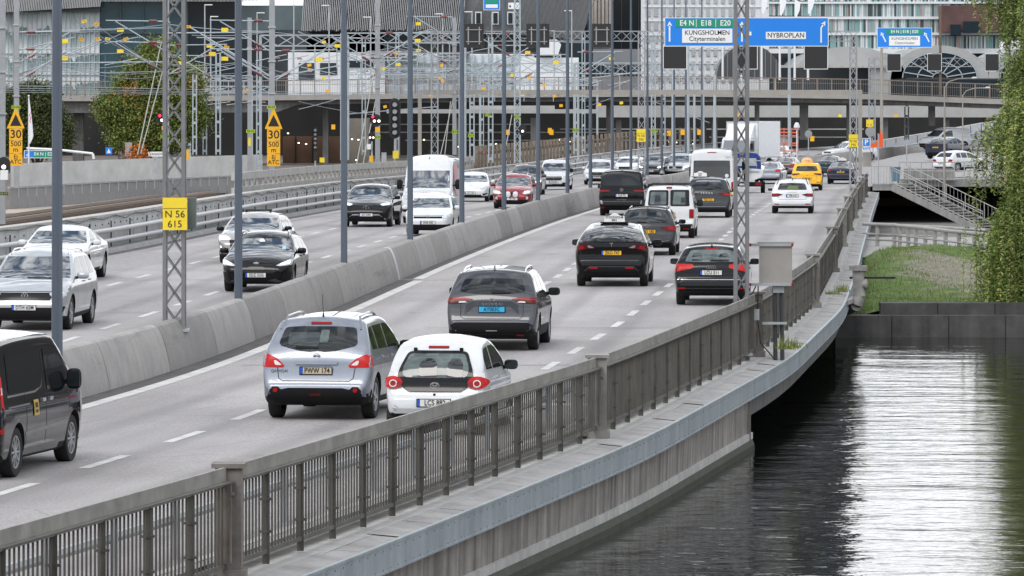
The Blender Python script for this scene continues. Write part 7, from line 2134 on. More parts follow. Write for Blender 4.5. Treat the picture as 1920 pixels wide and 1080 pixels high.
# overhead wires along and across the tracks
nw = 0
for d in (3.6, 8.2, 12.8, 19):
    for zc, zz in ((5.5, 0), (6.9, 1)):
        pts = []
        for y in frange(150, 430, 7):
            sag = 0 if not zz else -.5 * (1 - (2 * ((y - 10) % 45) / 45 - 1) ** 2)
            pts.append(Vector((LW(y) - d + .2 * sin(y * .07), y, zc + sag)))
        b = MB(); b.path(pts, .011, 4)
        if zz:
            for y in frange(155, 425, 11):
                b.bar((LW(y) - d + .2 * sin(y * .07), y, 5.5), (LW(y) - d + .2 * sin(y * .07), y, 6.8 - .5 * (1 - (2 * ((y - 10) % 45) / 45 - 1) ** 2)), .008)
        nw += 1
        tag(b.build('overhead_wire', M_WIRE), 'thin grey overhead railway wire running along the tracks', 'wire', 'overhead wires along the tracks')
CW = [((30, 60, 250), (312, 52, 262)), ((30, 66, 250), (312, 46, 262)), ((30, 140, 250), (230, 62, 255)), ((30, 143, 250), (190, 75, 255)), ((312, 136, 262), (140, 38, 258)), ((312, 136, 262), (165, 35, 258)), ((312, 116, 262), (115, 118, 262)), ((312, 133, 262), (60, 132, 262)),
      ((312, 45, 262), (510, 58, 255)), ((312, 62, 262), (510, 60, 255)), ((312, 120, 262), (440, 118, 262)), ((510, 60, 255), (360, 66, 262)), ((510, 145, 255), (355, 50, 262)), ((510, 145, 255), (420, 100, 262)), ((510, 150, 255), (640, 70, 280)), ((510, 145, 255), (655, 120, 280)),
      ((510, 60, 255), (705, 72, 300)), ((705, 95, 300), (850, 60, 335)), ((705, 130, 300), (560, 60, 280)), ((705, 160, 300), (560, 205, 300)), ((850, 110, 335), (705, 80, 300)), ((850, 150, 335), (970, 100, 310)), ((970, 100, 310), (1080, 140, 340)), ((970, 150, 310), (850, 190, 335)), ((1080, 150, 340), (1240, 130, 390)),
      ((1080, 190, 340), (1180, 150, 380)), ((920, 160, 325), (1080, 120, 340)), ((640, 215, 340), (820, 200, 345)), ((560, 190, 330), (700, 215, 340)), ((970, 70, 310), (1110, 80, 372)), ((1225, 190, 385), (1330, 230, 400)), ((1225, 150, 385), (1100, 200, 372)), ((300, 77, 262), (228, 75, 300)), ((31, 95, 250), (140, 70, 258))]
for i, (p, q) in enumerate(CW):
    b = MB(); P_, Q_ = at(*p), at(*q); thick = i % 3 == 0
    pts = [P_.lerp(Q_, k / 8) - Vector((0, 0, (.0 if thick else .10) * (1 - (k / 4 - 1) ** 2))) for k in range(9)]
    b.path(pts, .036 if thick else .02, 5)
    tag(b.build('cross_span_wire', M_WIRE if not thick else M_STEELB), 'slanting overhead cross wire between the railway masts', 'wire', 'slanting cross wires between the masts')
# stay wires
for i, (p, q) in enumerate((((303, 78, 262), (258, 290, 262)), ((306, 130, 262), (264, 288, 262)), ((712, 80, 300), (668, 312, 300)), ((716, 130, 300), (680, 312, 300)), ((850, 185, 335), (826, 290, 335)), ((845, 190, 335), (834, 290, 335)), ((960, 215, 310), (944, 300, 310)))):
    b = MB(); b.tube(at(*p), at(*q), .03, .03, 5); tag(b.build('stay_rod', mat('pale_stay', (.5, .5, .46), .5)), f'pale slanting stay rod beside a railway mast, {ORD[i]} from the left', 'stay')
# little yellow tags on the wires
TG = [(158, 40), (181, 45), (152, 74), (183, 73), (202, 73), (236, 73), (353, 50), (425, 88), (607, 79), (593, 114), (580, 122), (581, 132), (607, 147), (461, 170), (615, 171), (742, 101), (719, 129), (828, 123), (823, 146), (830, 152), (960, 141), (992, 145), (907, 166), (1020, 160), (980, 177), (1040, 180), (1052, 198), (1124, 196), (1165, 193), (808, 179), (722, 200), (1385, 216), (1575, 217), (1680, 217)]
M_TAG = mat('tag_letters', (.10, .06, .01), .5)
for i, (x, y) in enumerate(TG):
    Y = 255 if x < 480 else 300 if x < 700 else 345 if x < 1200 else 425
    w = 9.5 if x < 480 else 8 if x < 700 else 6.5
    b = MB(); p = at(x, y, Y)
    M_ = Matrix.Rotation(.12 * ((i * 7) % 5 - 2), 3, 'Y')
    b.box((0, 0, 0), (w * Y / F, .02, 5.2 * Y / F), M=M_); o_ = b.build('wire_tag', M_SIGNO if i % 4 else M_SIGNY, loc=p)
    tag(o_, f'small yellow tag hanging on the railway wires, {ORD[i % 20]} of the {"left" if i < 20 else "right"} group', 'tag', 'yellow tags on the railway wires')
    if x < 480: text('A1E1', .12, M_TAG, o_, (0, -.014, 0), sx=.8)
# yellow railway speed boards
for px, y0, Y, nm in ((29.5, 205, 246, 'yellow railway speed board reading 30 at the left picture edge'), (513, 206, 251, 'yellow railway speed board reading 30 right of the second lamp post')):
    s = Y / F
    e = empty('speed_board', at(px, y0 + 52, Y - .3), 0, nm, 'sign')
    Z = lambda d: (52 - d) * s
    b = MB(); b.prism([(-16 * s, Z(36)), (16 * s, Z(36)), (16 * s, Z(34)), (2 * s, Z(0)), (-2 * s, Z(0)), (-16 * s, Z(34))], 'y', 0, .03); t_ = b.build('triangle_plate', M_SIGNO, e, fix=True)
    b = MB(); b.prism([(-10.5 * s, Z(31)), (10.5 * s, Z(31)), (0, Z(9))], 'y', -.01, -.002); b.build('black_triangle', M_INK, t_, fix=True)
    for y_a, y_b, lines in ((36.5, 58, [('30', 17, 47)]), (58.8, 82, [('500', 10.5, 65), ('m', 10, 75.5)]), (82.8, 105.5, [('Ej', 8.5, 89), ('ATC', 8.5, 98.5)])):
        b = MB(); b.box((0, .015, (Z(y_a) + Z(y_b)) / 2), (24.5 * s, .03, (y_b - y_a) * s)); q = b.build('plate', M_SIGNO, e)
        for tx, sz, yy in lines: text(tx, sz * s * 1.28, M_INK, q, (0, -.006, Z(yy)), weight=.006 if sz > 12 else .002)
for i, (px, py, Y, tx) in enumerate(((30, 201, 245, 'O-17a'), (509, 201, 250, 'O-17'), (7, 363, 204, 'O-19'), (309, 256, 258, 'O-168'), (470, 246, 299, 'O-15'), (708, 257, 299, 'O-16'), (853, 247, 334, 'O-18'), (915, 215, 324, 'O-180'), (970, 219, 309, 'O-14'), (1079, 244, 339, 'O-12'), (883, 254, 329, 'O-11'), (1227, 245, 384, 'O-9'))):
    w = 17 if px < 600 else 12
    b = MB(); b.box((0, 0, 0), (w * Y / F, .02, 6.5 * Y / F)); o_ = b.build('mast_number', M_LBL if i != 2 else mat('dark_tag', (.05, .06, .05), .5), loc=at(px, py, Y - .25))
    tag(o_, f'lime mast number plate reading {tx}', 'plate', 'lime number plates on the railway masts')
    text(tx, 5.6 * Y / F, M_INK if i != 2 else M_LBL, o_, (0, -.014, 0), sx=1.1, weight=.002)
# railway signals
M_LRED = mat('red_signal_light', (.8, .02, .05), .3, emit=(1, .04, .10), es=1.4)
M_LWHT = mat('white_signal_light', (1, .9, .8), .3, emit=(1, .90, .75), es=1.7)
def signal(px, py, Y, lab, lights, w=13, h=22, post=None):
    s = Y / F
    e = empty('railway_signal', at(px, py, Y), 0, lab, 'signal')
    b = MB(); n = 10
    prof = [(w / 2 * s * cos(a), (h / 2 - w / 2) * s + w / 2 * s * sin(a)) for a in [pi * k / n for k in range(n + 1)]] + [(w / 2 * s * cos(a), -(h / 2 - w / 2) * s + w / 2 * s * sin(a)) for a in [pi + pi * k / n for k in range(n + 1)]]
    b.prism(prof, 'y', 0, .12); b.build('head', mat('signal_black', (.014, .014, .015), .6), e, fix=True)
    for dx, dy, m, r in lights:
        MB().lathe([(0, -.03), (r * s * .8, -.025), (r * s, -.01)], 'y', 14, c=(dx * s, 0, -dy * s)).build('lens', m, e)
        b = MB(); b.lathe([(r * s * 1.25, -.13), (r * s * 1.25, 0)], 'y', 14, c=(dx * s, 0, -dy * s)); b.build('hood', mat('signal_black', (.014,) * 3), e)
    if post: MB().bar((0, .1, -h / 2 * s), (0, .1, -(post - py) * s), .1).build('post', M_STEEL, e)
signal(304, 222, 258, 'railway signal with one red and two white lights left of the near lattice mast', [(-4.5, -5, M_LRED, 3.0), (-.5, 3.5, M_LWHT, 2.8), (8, 3.5, M_LWHT, 2.8)], 22, 24)
signal(705, 226, 297, 'railway signal with red and white lights on the mast behind the third lamp post', [(-6, -7, M_LRED, 2.7), (-3, 1, M_LWHT, 2.7), (5.5, 1, M_LWHT, 2.7)], 19, 24)
signal(697, 256, 297, 'small dwarf signal with two white lights below the red one', [(-3, 2, M_LWHT, 2), (3, 2, M_LWHT, 2)], 13, 17, 300)
signal(7, 312, 203, 'round railway signal with a single white light at the left picture edge', [(0, 1, M_LWHT, 4.2)], 24, 36)
signal(740, 222, 338, 'tall black signal column of five grey lamps seen from behind', [(0, d, M_STEEL, 5) for d in (-26, -13, 0, 13, 26)], 22, 76, 315)
signal(980, 244, 306, 'oval railway signal with one white light left of the seventh lamp post', [(0, 2, M_LWHT, 2.5)], 13, 22)
signal(905, 286, 340, 'small signal with a pink red light above the red car', [(0, 0, M_LRED, 3)], 9, 12)
signal(591, 270, 330, 'slim column of small grey lamps in front of the brown tunnel', [(0, d, M_STEEL, 3) for d in (-26, -18, -10, -2, 6)], 6, 62, 320)
for i, (px, py, Y, w, h, m) in enumerate(((309, 316, 257, 8, 14, M_LBL), (308, 290, 257, 6, 20, M_SIGNY), (468, 266, 298, 5, 15, M_SIGNY), (291, 310, 285, 10, 32, M_STEEL), (350, 290, 256, 9, 18, M_SIGNO), (696, 298, 296, 7, 12, M_SIGNO), (742, 290, 336, 11, 14, M_SIGNY), (720, 296, 297, 9, 20, M_STEEL), (604, 300, 330, 9, 9, M_SIGNY), (8, 328, 202, 14, 18, M_SIGNW), (692, 275, 297, 7, 10, M_SIGNW), (308, 240, 258, 9, 8, M_SIGNO), (708, 243, 296, 9, 9, M_SIGNO), (625, 238, 320, 7, 9, M_SIGNO))):
    b = MB(); b.box((0, 0, 0), (w * Y / F, .25, h * Y / F)); o_ = b.build('trackside_box', m, loc=at(px, py, Y))
    tag(o_, ['lime box low on the mast behind the near lattice mast', 'yellow sleeve on the mast behind the near lattice mast', 'yellow sleeve on the slim mast beside the second lamp post', 'grey cabinet standing before the concrete wall', 'orange box just right of the near lattice mast', 'orange trackside box under the dwarf signal', 'round orange trackside box under the tall signal column', 'grey meter box on the red signal mast', 'yellow trackside box in front of the tunnel', 'white number plate under the left edge signal', 'small white plate under the dwarf signal', 'orange plate under the left red signal', 'orange plate under the middle red signal', 'orange plate on a post in the tunnel mouth'][i], 'box')
# left road signs behind the wall, flag
s_ = board('direction_sign', 'blue and green E4 N E20 sign behind the nearest lamp post', at(74, 289, 296), 58 * 296 / F, 15 * 296 / F, M_SIGNB, 'sign', None, .04, M_SIGNW)
b = MB(); b.box((.28, -.03, 0), (41 * 296 / F, .02, 11 * 296 / F)); gs = b.build('route_panel', M_SIGNG, s_); text('E4 N | E20', .27, M_SIGNW, gs, (.28, -.045, 0), weight=.003)
b = MB(); arrow(b, -.72, -.14, .24, .12, .06); b.build('arrow', M_SIGNW, s_)
b = MB(); b.path([at(50, 278, 300), at(110, 281, 300), at(174, 288, 300), at(176, 298, 300)], .08, 6); tag(b.build('sign_beam', M_SIGNW), 'white sign support beam right of the blue E4 sign', 'beam')
b = MB(); b.tube(at(54, 306, 294), at(54, 181, 294), .05, .035, 10); b.lathe([(0, .1), (.08, .04), (.06, 0)], 'z', 10, c=at(54, 181, 294)); fp = tag(b.build('flagpole', M_WHITEW), 'white flagpole at the left above the concrete wall', 'flagpole')
b = MB(); pz = [(54.5, 182), (57, 200), (60, 225), (62.5, 255), (60, 262), (56, 270), (54.5, 268)]
o6 = at(54.5, 225, 293.9); pp = [(at(x, y, 293.9) - o6) for x, y in pz]; b.prism([(p.x, p.z) for p in pp], 'y', -.01, .015)
fl = tag(b.build('flag', mat('white_flag', (.72, .74, .76)), loc=o6, fix=True), 'white flag with red checks hanging from the left flagpole', 'flag')
b = MB(); r2 = random.Random(2)
for i in range(9):
    x, y = 55.2 + r2.random() * 3, 210 + i * 2.4; c = at(x, y, 293.9) - o6; b.box((c.x, -.016, c.z), (.05, .008, .05))
b.build('red_checks', mat('flag_red', (.6, .03, .05), .8), fl)
s_ = board('crossing_sign', 'small blue and white pedestrian sign left of the big tree', at(204, 283, 330), .42, .46, M_SIGNB, 'sign'); b = MB(); b.prism([(-.14, -.14), (.14, -.14), (0, .15)], 'y', -.03, -.02); b.build('white_triangle', M_SIGNW, s_, fix=True)
b = MB(); b.box((0, 0, 0), (13 * 325 / F, .1, 26 * 325 / F)); tag(b.build('cabinet', M_CONCG, loc=at(241, 280, 325)), 'grey cabinet behind the concrete wall left of the tree', 'cabinet')
b = MB(); b.box((0, 0, 0), (30 * 325 / F, .1, 9 * 325 / F)); o_ = tag(b.build('banner', M_SIGNW, loc=at(293, 289, 318)), 'white lettered banner behind the concrete wall', 'banner'); text('VANADIS', .2, M_INK, o_, (0, -.06, 0))

# street lamps over the railway and overpass
for i, (px, py, Y, yb, sx) in enumerate(((384, 9, 420, 175, 1), (395, 31, 425, 175, 1), (482, 24, 420, 175, 1), (695, 32, 420, 175, -1), (830, 26, 422, 175, -1), (885, 22, 421, 175, -1), (1072, 20, 424, 175, -1), (1039, 58, 420, 175, -1), (617, 10, 421, 175, -1), (551, 0, 424, 175, 1))):
    p, q = at(px, py, Y), at(px, yb, Y)
    e = empty('street_lamp', q, 0, f'thin grey street lamp on the overpass, {ORD[i]} listed from the left tree', 'street lamp', 'thin street lamps on the overpass'); h = p.z - q.z
    e['label'] = ['thin street lamp on the overpass right of the near lattice mast, the taller', 'thin street lamp on the overpass right of the near lattice mast, the shorter', 'thin street lamp beside the second lamp post', 'thin street lamp above the red railway signal', 'thin street lamp left of the first lane display', 'thin street lamp behind the first lane display', 'thin street lamp left of the third lane display', 'thin street lamp just below the gantry beam', 'thin street lamp left of the third lamp post', 'thin street lamp above the yellow speed board'][i]
    MB().tube((0, 0, 0), (0, 0, h), .06, .045, 8).build('pole', M_STEEL, e); MB().box((sx * .3, 0, h), (.65, .12, .07)).build('lamp_head', M_SIGNW, e)

# ------------------------------------------------------------------ right side: landing, stairs, railings, ramp
M_SRAIL = mat('stair_rail_paint', (.36, .355, .345), .5, var=.1)
M_STAIR = mat('stair_concrete', (.31, .305, .295), .85, var=.15, vscale=2)
# ramp road and its slab edge
b = MB()
ys2 = frange(332, 540, 6)
for a, c in zip(ys2, ys2[1:]):
    xs2 = [max(PX(a) - 1.2, 20) if a < 352 else BR(a) + 8, 60, 110]
    def P2(x, y): return (x, y, ZR(x, y) + .004)
    l0, l1 = BR(a) + 4, BR(c) + 4
    n = 8
    for k in range(n):
        x0a, x1a = l0 + (l0 + 45 - l0) * k / n, l0 + 45 * (k + 1) / n
        x0c, x1c = l1 + 45 * k / n, l1 + 45 * (k + 1) / n
        b.add([P2(x0a, a), P2(x1a, a), P2(x1c, c), P2(x0c, c)], [(0, 1, 2, 3)])
tag(b.build('ramp_road', mat('ramp_asphalt', (.27, .265, .262), .85, var=.12, vscale=1.5)), kind='structure')
e = empty('viaduct_slab', at(1760, 345, 331), 0, 'grey concrete viaduct edge above the dark underpass behind the stairs', 'viaduct'); o6 = e.location.copy()
b = MB(); pxbox(b, 1690, 2100, 336, 350, 331, 3, 0, o6); b.build('edge_beam', M_CONCG, e)
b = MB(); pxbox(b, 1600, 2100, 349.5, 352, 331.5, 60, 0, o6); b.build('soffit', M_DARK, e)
b = MB(); pxbox(b, 1600, 2100, 350, 480, 372, 1, 0, o6); b.build('rear_wall', M_DARK, e)  # black sheet for the shade deep in the underpass
b = MB(); pxbox(b, 1622, 1905, 372, 386, 345, .6, 0, o6); b.build('cross_beam', mat('brown_underpass_beam', (.13, .10, .07), .8), e)
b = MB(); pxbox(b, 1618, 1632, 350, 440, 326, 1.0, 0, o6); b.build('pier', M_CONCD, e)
b = MB(); pxbox(b, 1695, 1790, 316, 338, 330.5, .25, 0, o6); b.build('parapet_panel', M_CONCG, e)
def railing(name, label, pts, h, n, bars=True, cat='railing', m=None, rails=(1.0,), pr=.03, post_every=1):
    """railing along a list of points with upright bars"""
    o = Vector(pts[0]); e = empty(name, o, 0, label, cat); b = MB()
    for r in rails:
        b.path([Vector(p) - o + Vector((0, 0, h * r)) for p in pts], pr * 1.25, 6)
    b.build('rail', m or M_SRAIL, e)
    P_ = []
    for p, q in zip(pts, pts[1:]):
        p, q = Vector(p) - o, Vector(q) - o; k = max(1, int((q - p).length / n))
        P_ += [p.lerp(q, i / k) for i in range(k)]
    P_.append(Vector(pts[-1]) - o)
    b = MB()
    for i, p in enumerate(P_):
        b.bar(p, p + Vector((0, 0, h)), pr * (2.2 if i % post_every == 0 else .9))
    b.build('upright', m or M_SRAIL, e)
    return e
# landing and stair flight
SA = at(1672, 345, 320); D_ = Vector((.78, -.62, 0)); Wd_ = Vector((.62, .78, 0))
e = empty('stairs', SA, 0, 'concrete stair flight descending to the right from the bridge landing', 'stairs')
NS = 17; RUN, RISE = .40, .158
b = MB()
for k in range(NS):
    p0 = D_ * RUN * k; z = -RISE * k
    a = [p0, p0 + Wd_ * 1.9, p0 + Wd_ * 1.9 + D_ * (RUN + .03), p0 + D_ * (RUN + .03)]
    b.add([(v.x, v.y, z) for v in a] + [(v.x, v.y, z - .07) for v in a], [(0, 3, 2, 1), (4, 5, 6, 7), (0, 1, 5, 4), (1, 2, 6, 5), (2, 3, 7, 6), (3, 0, 4, 7)])
b.build('step', M_STAIR, e, fix=True)
for s in (-.06, 1.93):
    b = MB(); p0 = Wd_ * s; p1 = p0 + D_ * RUN * NS
    b.add([(p0.x, p0.y, .02), (p1.x, p1.y, -RISE * NS + .02), (p1.x, p1.y, -RISE * NS - .42), (p0.x, p0.y, -.42)] + [(p0.x + Wd_.x * .12, p0.y + Wd_.y * .12, .02), (p1.x + Wd_.x * .12, p1.y + Wd_.y * .12, -RISE * NS + .02), (p1.x + Wd_.x * .12, p1.y + Wd_.y * .12, -RISE * NS - .42), (p0.x + Wd_.x * .12, p0.y + Wd_.y * .12, -.42)],
                   [(0, 1, 2, 3), (4, 7, 6, 5), (0, 4, 5, 1), (2, 6, 7, 3), (0, 3, 7, 4), (1, 5, 6, 2)])
    b.build('stringer', M_CONCG, e)
b = MB(); q = at(1636, 345, 320) - SA
b.add([(q.x, 0, -.004), (.1, 0, -.004), (1.3, 1.5, -.004), (q.x, 6, -.004), (q.x, 0, -.40), (.1, 0, -.40)], [(0, 1, 2, 3), (0, 4, 5, 1)]); b.build('landing', M_CONCG, e)
f0, f1 = SA, SA + D_ * RUN * NS + Vector((0, 0, -RISE * NS))
railing('stair_railing', 'lower pale stair railing on the near side of the flight', [f0, f1], 1.05, .38, rails=(1.0, .86, .12), pr=.022, post_every=5)
railing('stair_railing', 'upper pale stair railing on the far side of the flight', [f0 + Wd_ * 1.9, f1 + Wd_ * 1.9], 1.1, .30, rails=(1.0, .1), pr=.022, post_every=5)
railing('landing_railing', 'pale barred railing along the bridge landing left of the stairs', [at(1634, 345, 319.8), at(1674, 345, 319.8)], 1.1, .19, rails=(1.0, .06), pr=.022, post_every=6)
railing('viaduct_railing', 'grey barred railing along the viaduct edge behind the stairs', [at(1686, 337, 330), at(1790, 338, 330), at(1900, 330, 330)], 1.15, .6, rails=(1.0, .5, .05), pr=.03)
post_px('pole', 'slim pale pole rising from the landing beside the portal leg', 1647, 250, 345, 322, .09, M_STEEL); post_px('pole', 'thin pale pole on the ramp beside the barrier joint', 1700, 262, 312, 350, .09, M_STEEL)
e = empty('waste_bin', at(1679, 343, 321), 0, 'blue grey wheeled waste bin behind the landing railing', 'bin')
b = MB(); b.prism([(-.24, .1), (.24, .1), (.30, .92), (-.30, .92)], 'y', -.26, .26); b.build('tub', mat('bin_blue', (.10, .19, .26), .5), e, fix=True)
MB().prism([(-.32, .92), (.32, .92), (.30, 1.0), (-.30, 1.02)], 'y', -.3, .3).build('lid', mat('bin_lid', (.08, .15, .21), .5), e, fix=True)
for s in (-.18, .18): MB().lathe([(0, -.03), (.09, -.03), (.09, .03), (0, .03)], 'x', 12, c=(s, .2, .09)).build('wheel', M_TYRE, e)
# grey panel wall along the outer side of the bend
YR = at(1600, 0, 430)
e = empty('ramp_side_wall', at(1650, 270, 440), 0, 'pale grey panelled wall with two rails along the far side of the bend', 'wall'); o6 = e.location.copy()
pts = [(1500, 300, 430), (1560, 285, 440), (1640, 266, 448), (1740, 250, 452), (1840, 232, 455), (1960, 215, 458)]
mat_pw = mat('ramp_wall_panel', (.40, .42, .44), .55, var=.06)
for (a, b_) in zip(pts, pts[1:]):
    n = 5
    for k in range(n):
        p = at(a[0] + (b_[0] - a[0]) * (k + .03) / n, a[1] + (b_[1] - a[1]) * (k + .03) / n, a[2] + (b_[2] - a[2]) * k / n) - o6
        q = at(a[0] + (b_[0] - a[0]) * (k + .97) / n, a[1] + (b_[1] - a[1]) * (k + .97) / n, a[2] + (b_[2] - a[2]) * (k + 1) / n) - o6
        m_ = MB(); hgt = Vector((0, 0, 1.75)); th_ = Vector((0, .2, 0))
        m_.add([p - hgt, q - hgt, q, p, p + th_, q + th_], [(0, 1, 2, 3), (3, 2, 5, 4)]); m_.build('wall_panel', mat_pw, e)
m_ = MB()
for dz in (.75, 1.3): m_.path([at(*p) - o6 - Vector((0, .2, dz)) for p in pts], .07, 6)
m_.build('pipe_rail', M_STEEL, e)
m_ = MB(); m_.path([at(*p) - o6 + Vector((0, .1, .03)) for p in pts], .07, 4); m_.build('coping', M_CONCP, e)
# path fence with leaning posts
def pipe_fence(label, top, h, m):
    o = Vector(top[0]) - Vector((0, 0, h)); e = empty('path_fence', o, 0, label, 'fence')
    b = MB()
    b.path([Vector(p) - o for p in top], .07, 8); b.build('top_rail', m, e, smooth=50)
    b = MB()
    for r in (.62, .40): b.path([Vector(p) - o - Vector((0, 0, h * (1 - r))) for p in top], .04, 6)
    b.build('lower_rail', m, e, smooth=50)
    for p in top[1:]:
        b = MB(); p = Vector(p) - o; b.bar(p - Vector((0, 0, .02)), p - Vector((0, 0, h + .05)), .14, .08); b.build('fence_post', m, e)
M_FENCE = mat('weathered_fence_steel', (.29, .285, .27), .6, .15, var=.2, vscale=2)
ftop = [at(1617, 419, 190), at(1645, 421, 190), at(1677, 422, 189), at(1687, 423.5, 187.5), at(1703, 425, 186), at(1717, 426, 184), at(1735, 428, 182), at(1753, 430, 180), at(1773, 432.5, 178), at(1798, 435, 175), at(1827, 438, 172), at(1880, 443, 168)]
pipe_fence('pale pipe fence with slightly leaning posts above the grass bank', ftop, .95, M_FENCE)
pipe_fence('second pale pipe fence behind the first, on the far side of the path', [at(1688, 423, 206), at(1760, 426, 206), at(1840, 431, 205), at(1920, 436, 204)], 1.0, M_FENCE)
# drain pipe beside the bridge
yq = 134
e = empty('drain_pipe', at(1606, 560, yq), 0, 'big grey bent drain pipe hanging beside the bridge edge', 'pipe'); o6 = e.location.copy()
M_PIPE = mat('weathered_pipe', (.26, .255, .24), .6, .2, var=.3, vscale=3)
b = MB(); b.path([at(1609, 503, yq) - o6, at(1610, 540, yq) - o6, at(1612, 556, yq) - o6, at(1606, 572, yq) - o6, at(1585, 582, yq + 1) - o6], .155, 14); b.build('pipe', M_PIPE, e, smooth=50)
b = MB()
for y in (500, 505): b.lathe([(.14, -.03), (.24, -.03), (.24, .03), (.14, .03)], 'z', 16, c=at(1609, y, yq) - o6)
b.lathe([(.0, -.1), (.13, -.1), (.15, .05), (.10, .08)], 'x', 14, c=at(1621, 533, yq) - o6); b.build('flange', M_PIPE, e, smooth=40)
b = MB(); b.box(at(1622, 521, yq) - o6 + Vector((.2, .1, 0)), (1.2, .1, .06)); b.build('support_arm', M_INK, e)
b = MB(); b.add([at(1556, 560, 131), at(1592, 556, 136.5), at(1607, 557, 136.5), at(1590, 563, 131)], [(0, 1, 2, 3)]); b.v += [(x, y, z - .12) for x, y, z in b.v]; b.f = [(0, 1, 2, 3), (0, 4, 5, 1), (1, 5, 6, 2), (2, 6, 7, 3), (3, 7, 4, 0), (7, 6, 5, 4)]; b.m = [0] * 6
tag(b.build('bearing_ledge', M_LEDGE), 'small projecting concrete ledge at the bridge edge above the drain pipe', 'ledge')
b = MB(); b.bar(at(1857, 560, 150), at(1857, 507, 150), .035); tag(b.build('stake', M_RUSTP), 'thin rusty stake standing in the grass bank', 'stake')

# ------------------------------------------------------------------ vegetation
def leaf_mats(n, cols):
    return [mat(f'{n}_{i}', c, .75, var=.2, vscale=1.5) for i, c in enumerate(cols)]
def crown_tree(label, base, blobs, nleaf, size, cols, seed, trunk_h, trunk_r, spots=()):
    r = random.Random(seed)
    e = empty('tree', base, 0, label, 'tree')
    b = MB(); b.tube((0, 0, 0), (0, 0, trunk_h), trunk_r, trunk_r * .7, 8)
    for bx, by, bzz, *_ in blobs: b.tube((0, 0, trunk_h * .8), (bx, by, bzz), trunk_r * .5, trunk_r * .12, 5)
    b.build('trunk', mat('bark', (.06, .045, .035), .9, var=.3), e)
    m = MB(); M_ = leaf_mats(label.split()[0] + '_leaf', cols)
    tot = sum(q[3] * q[4] * q[5] for q in blobs)
    for bx, by, bzz, rx, ry, rz_ in blobs:
        nc = max(6, int(nleaf / 26 * rx * ry * rz_ / tot))
        for _ in range(nc):
            while True:
                v = Vector((r.uniform(-1, 1), r.uniform(-1, 1), r.uniform(-1, 1)))
                if .35 < v.length < 1 and r.random() < v.length ** 1.5: break
            c = Vector((bx + v.x * rx, by + v.y * ry, bzz + v.z * rz_))
            mi = r.choices(range(3), (3, 4, 2))[0]
            for (sx, sz, sr) in spots:
                if (c.x - sx) ** 2 + (c.z - sz) ** 2 < sr * sr and c.y < 0: mi = 3
            cr = r.uniform(.22, .5)
            for _k in range(26):
                p = c + Vector((r.gauss(0, cr), r.gauss(0, cr), r.gauss(0, cr * .75)))
                n_ = Vector((r.gauss(0, 1), r.gauss(0, 1), r.gauss(.6, 1))).normalized()
                u = n_.orthogonal().normalized(); w = n_.cross(u)
                a = r.uniform(0, 2 * pi); u, w = u * cos(a) + w * sin(a), w * cos(a) - u * sin(a)
                s = size * r.uniform(.6, 1.25)
                m.add([p - u * s, p + w * s * .55, p + u * s, p - w * s * .55], [(0, 1, 2, 3)], mi if r.random() < .92 else r.randrange(3))
    m.build('crown', M_, e)
LC = [(.075, .11, .02), (.135, .175, .03), (.21, .235, .05), (.40, .17, .02)]
b0 = at(275, 330, 338); b0.z = -1.5
sx = 338 / F
cx = lambda px: (px - 275) * sx
cz = lambda py: CZ + (195 - py) * sx - b0.z
crown_tree('broad green maple with a few orange leaves behind the concrete wall', b0, [(cx(275), 0, cz(215), 1.9, 1.6, 1.7), (cx(285), 0, cz(140), 1.5, 1.4, 1.5), (cx(297), 0, cz(100), .75, .8, .95), (cx(222), 0, cz(205), 1.3, 1.2, 1.0), (cx(330), .3, cz(170), 1.6, 1.3, 2.0), (cx(350), .3, cz(220), 1.1, 1.1, 1.2), (cx(250), 0, cz(250), 1.5, 1.2, 1.0), (cx(310), 0, cz(250), 1.5, 1.2, 1.1), (cx(255), 0, cz(165), 1.2, 1.2, 1.0)],
           120000, .10, LC, 5, 2.6, .22, [(cx(250), cz(172), .42), (cx(272), cz(212), .22), (cx(362), cz(160), .3)])
b1 = at(70, 330, 345); b1.z = -1.5
crown_tree('dark shady tree behind the left flagpole', b1, [((60 - 70) * sx, 0, cz(195), 1.4, 1.3, 1.3), ((80 - 70) * sx, 0, cz(240), 1.6, 1.3, 1.5), ((40 - 70) * sx, 0, cz(250), 1.4, 1.2, 1.3), ((100 - 70) * sx, 0, cz(255), 1.0, 1.0, 1.0), ((20 - 70) * sx, 0, cz(215), 1.2, 1.1, 1.4)],
           60000, .10, [(.03, .05, .014), (.055, .08, .018), (.10, .105, .03)], 8, 2.4, .2)
b2 = at(258, 300, 318); b2.z = .2
crown_tree('small orange autumn bush beside the big maple', b2, [(0, 0, 1.5, .32, .3, .45)], 900, .08, [(.42, .12, .015), (.30, .07, .012), (.45, .20, .02)], 3, 1.2, .04)
for i, (px, py, Y, hh) in enumerate(((1475, 655, 102.4, .30), (1578, 548, 133, .26), (1493, 652, 103.5, .12), (1560, 552, 131, .12))):
    e = empty('weed_tuft', at(px, py, Y), 0, ['tall grassy weed at the feet of the equipment cabinet', 'green weed tuft on the ledge near the drain pipe', 'tiny weed right of the cabinet legs', 'tiny weed left of the drain pipe'][i], 'weed'); m = MB(); r = random.Random(i)
    for k in range(70):
        a = r.uniform(0, 2 * pi); d = r.uniform(.02, .16); x, y = r.gauss(0, .10), r.gauss(0, .06); h = hh * r.uniform(.5, 1.1)
        m.add([(x - .008, y, 0), (x + .008, y, 0), (x + cos(a) * d, y + sin(a) * d, h)], [(0, 1, 2)])
    m.build('blades', mat('weed_green', (.16, .19, .04), .8, var=.4, vscale=8), e)
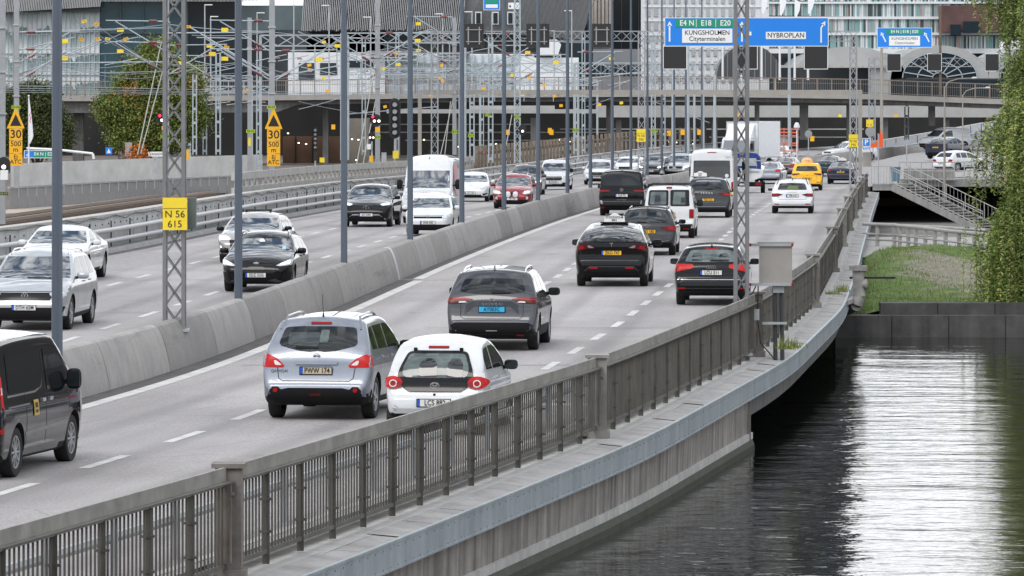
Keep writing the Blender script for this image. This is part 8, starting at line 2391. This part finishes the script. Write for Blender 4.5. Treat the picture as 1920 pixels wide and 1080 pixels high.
# willow
r = random.Random(77)
WX, WY, WZ = 16.9, 148.4, -.6
e = empty('willow_tree', (WX, WY, WZ), 0, 'big weeping willow hanging over the water at the right picture edge', 'tree')
b = MB(); b.tube((0, 0, -1), (.2, 0, 4.5), .36, .24, 10)
LIMB = []
for k in range(46):
    if k < 26:
        a = r.uniform(pi * .80, pi * 1.48); h = 1.5 + 11.5 * (((k * 7) % 26) / 26) ** 1.7; L_ = interp([(1.6, 2.2), (3, 2.5), (5.5, 2.75), (7, 2.15), (8.6, 1.4), (13, 1.2)], h) * r.uniform(.75, 1.0)
    else:
        a = r.uniform(0, 2 * pi); L_ = r.uniform(1.4, 4.0); h = r.uniform(5, 13.0)
    p0 = Vector((.1, 0, min(h - .6, r.uniform(1.4, 4.4)))); p2 = Vector((cos(a) * L_, sin(a) * L_ * .8, h)); p1 = p0.lerp(p2, .5) + Vector((0, 0, .6))
    b.tube(p0, p1, .11, .06, 6); b.tube(p1, p2, .06, .02, 6); LIMB.append((p1, p2, Vector((cos(a), sin(a), 0))))
b.build('trunk', mat('willow_bark', (.045, .038, .03), .9, var=.3), e)
m = MB(); ML = leaf_mats('willow_leaf', [(.085, .135, .022), (.17, .24, .045), (.26, .33, .085), (.32, .34, .10)])
tw = MB()
def strand(p, n, ln, mi, out):
    d = out * r.uniform(.2, 1.0) + Vector((r.gauss(0, .45), r.gauss(0, .45), r.uniform(.1, .7))); q = p.copy(); st = ln / n; prev = q.copy()
    sway = r.uniform(-.16, .16)
    for i in range(n):
        d = d * .84 + Vector((sway * .25 + r.gauss(0, .06), r.gauss(0, .06), -1)) * .17
        q = q + d.normalized() * st
        if q.z < -1.0: break
        if i % 5 == 4: tw.bar(prev, q, .007); prev = q.copy()
        for _ in range(2):
            u = Vector((r.gauss(0, .9), r.gauss(0, .9), r.uniform(-1.2, .15))).normalized(); s = r.uniform(.06, .18)
            w = u.cross(Vector((r.gauss(0, 1), r.gauss(0, 1), r.gauss(0, .4)))).normalized() * r.uniform(.013, .023)
            m.add([q, q + u * s * .45 + w, q + u * s, q + u * s * .45 - w], [(0, 1, 2, 3)], mi if r.random() < .75 else r.randrange(4))
for p1, p2, out in LIMB:
    for cl in range(3):
        cc = p1.lerp(p2, (.45, .75, 1.02)[cl]) + Vector((r.gauss(0, .25), r.gauss(0, .3), r.gauss(0, .2)))
        mw = r.choice(((5, 4, 2, 1), (2, 5, 4, 1), (1, 3, 5, 3)))
        for k in range(38):
            p = cc + Vector((r.gauss(0, .30), r.gauss(0, .35), r.gauss(0, .25)))
            ln = r.uniform(.7, 2.5) if p2.z > 4 else r.uniform(1.4, 4.0)
            strand(p, max(6, int(ln / .058)), ln, r.choices(range(4), mw)[0], out)
m.build('crown', ML, e)
tw.build('twigs', mat('willow_twig', (.09, .10, .03), .8), e)
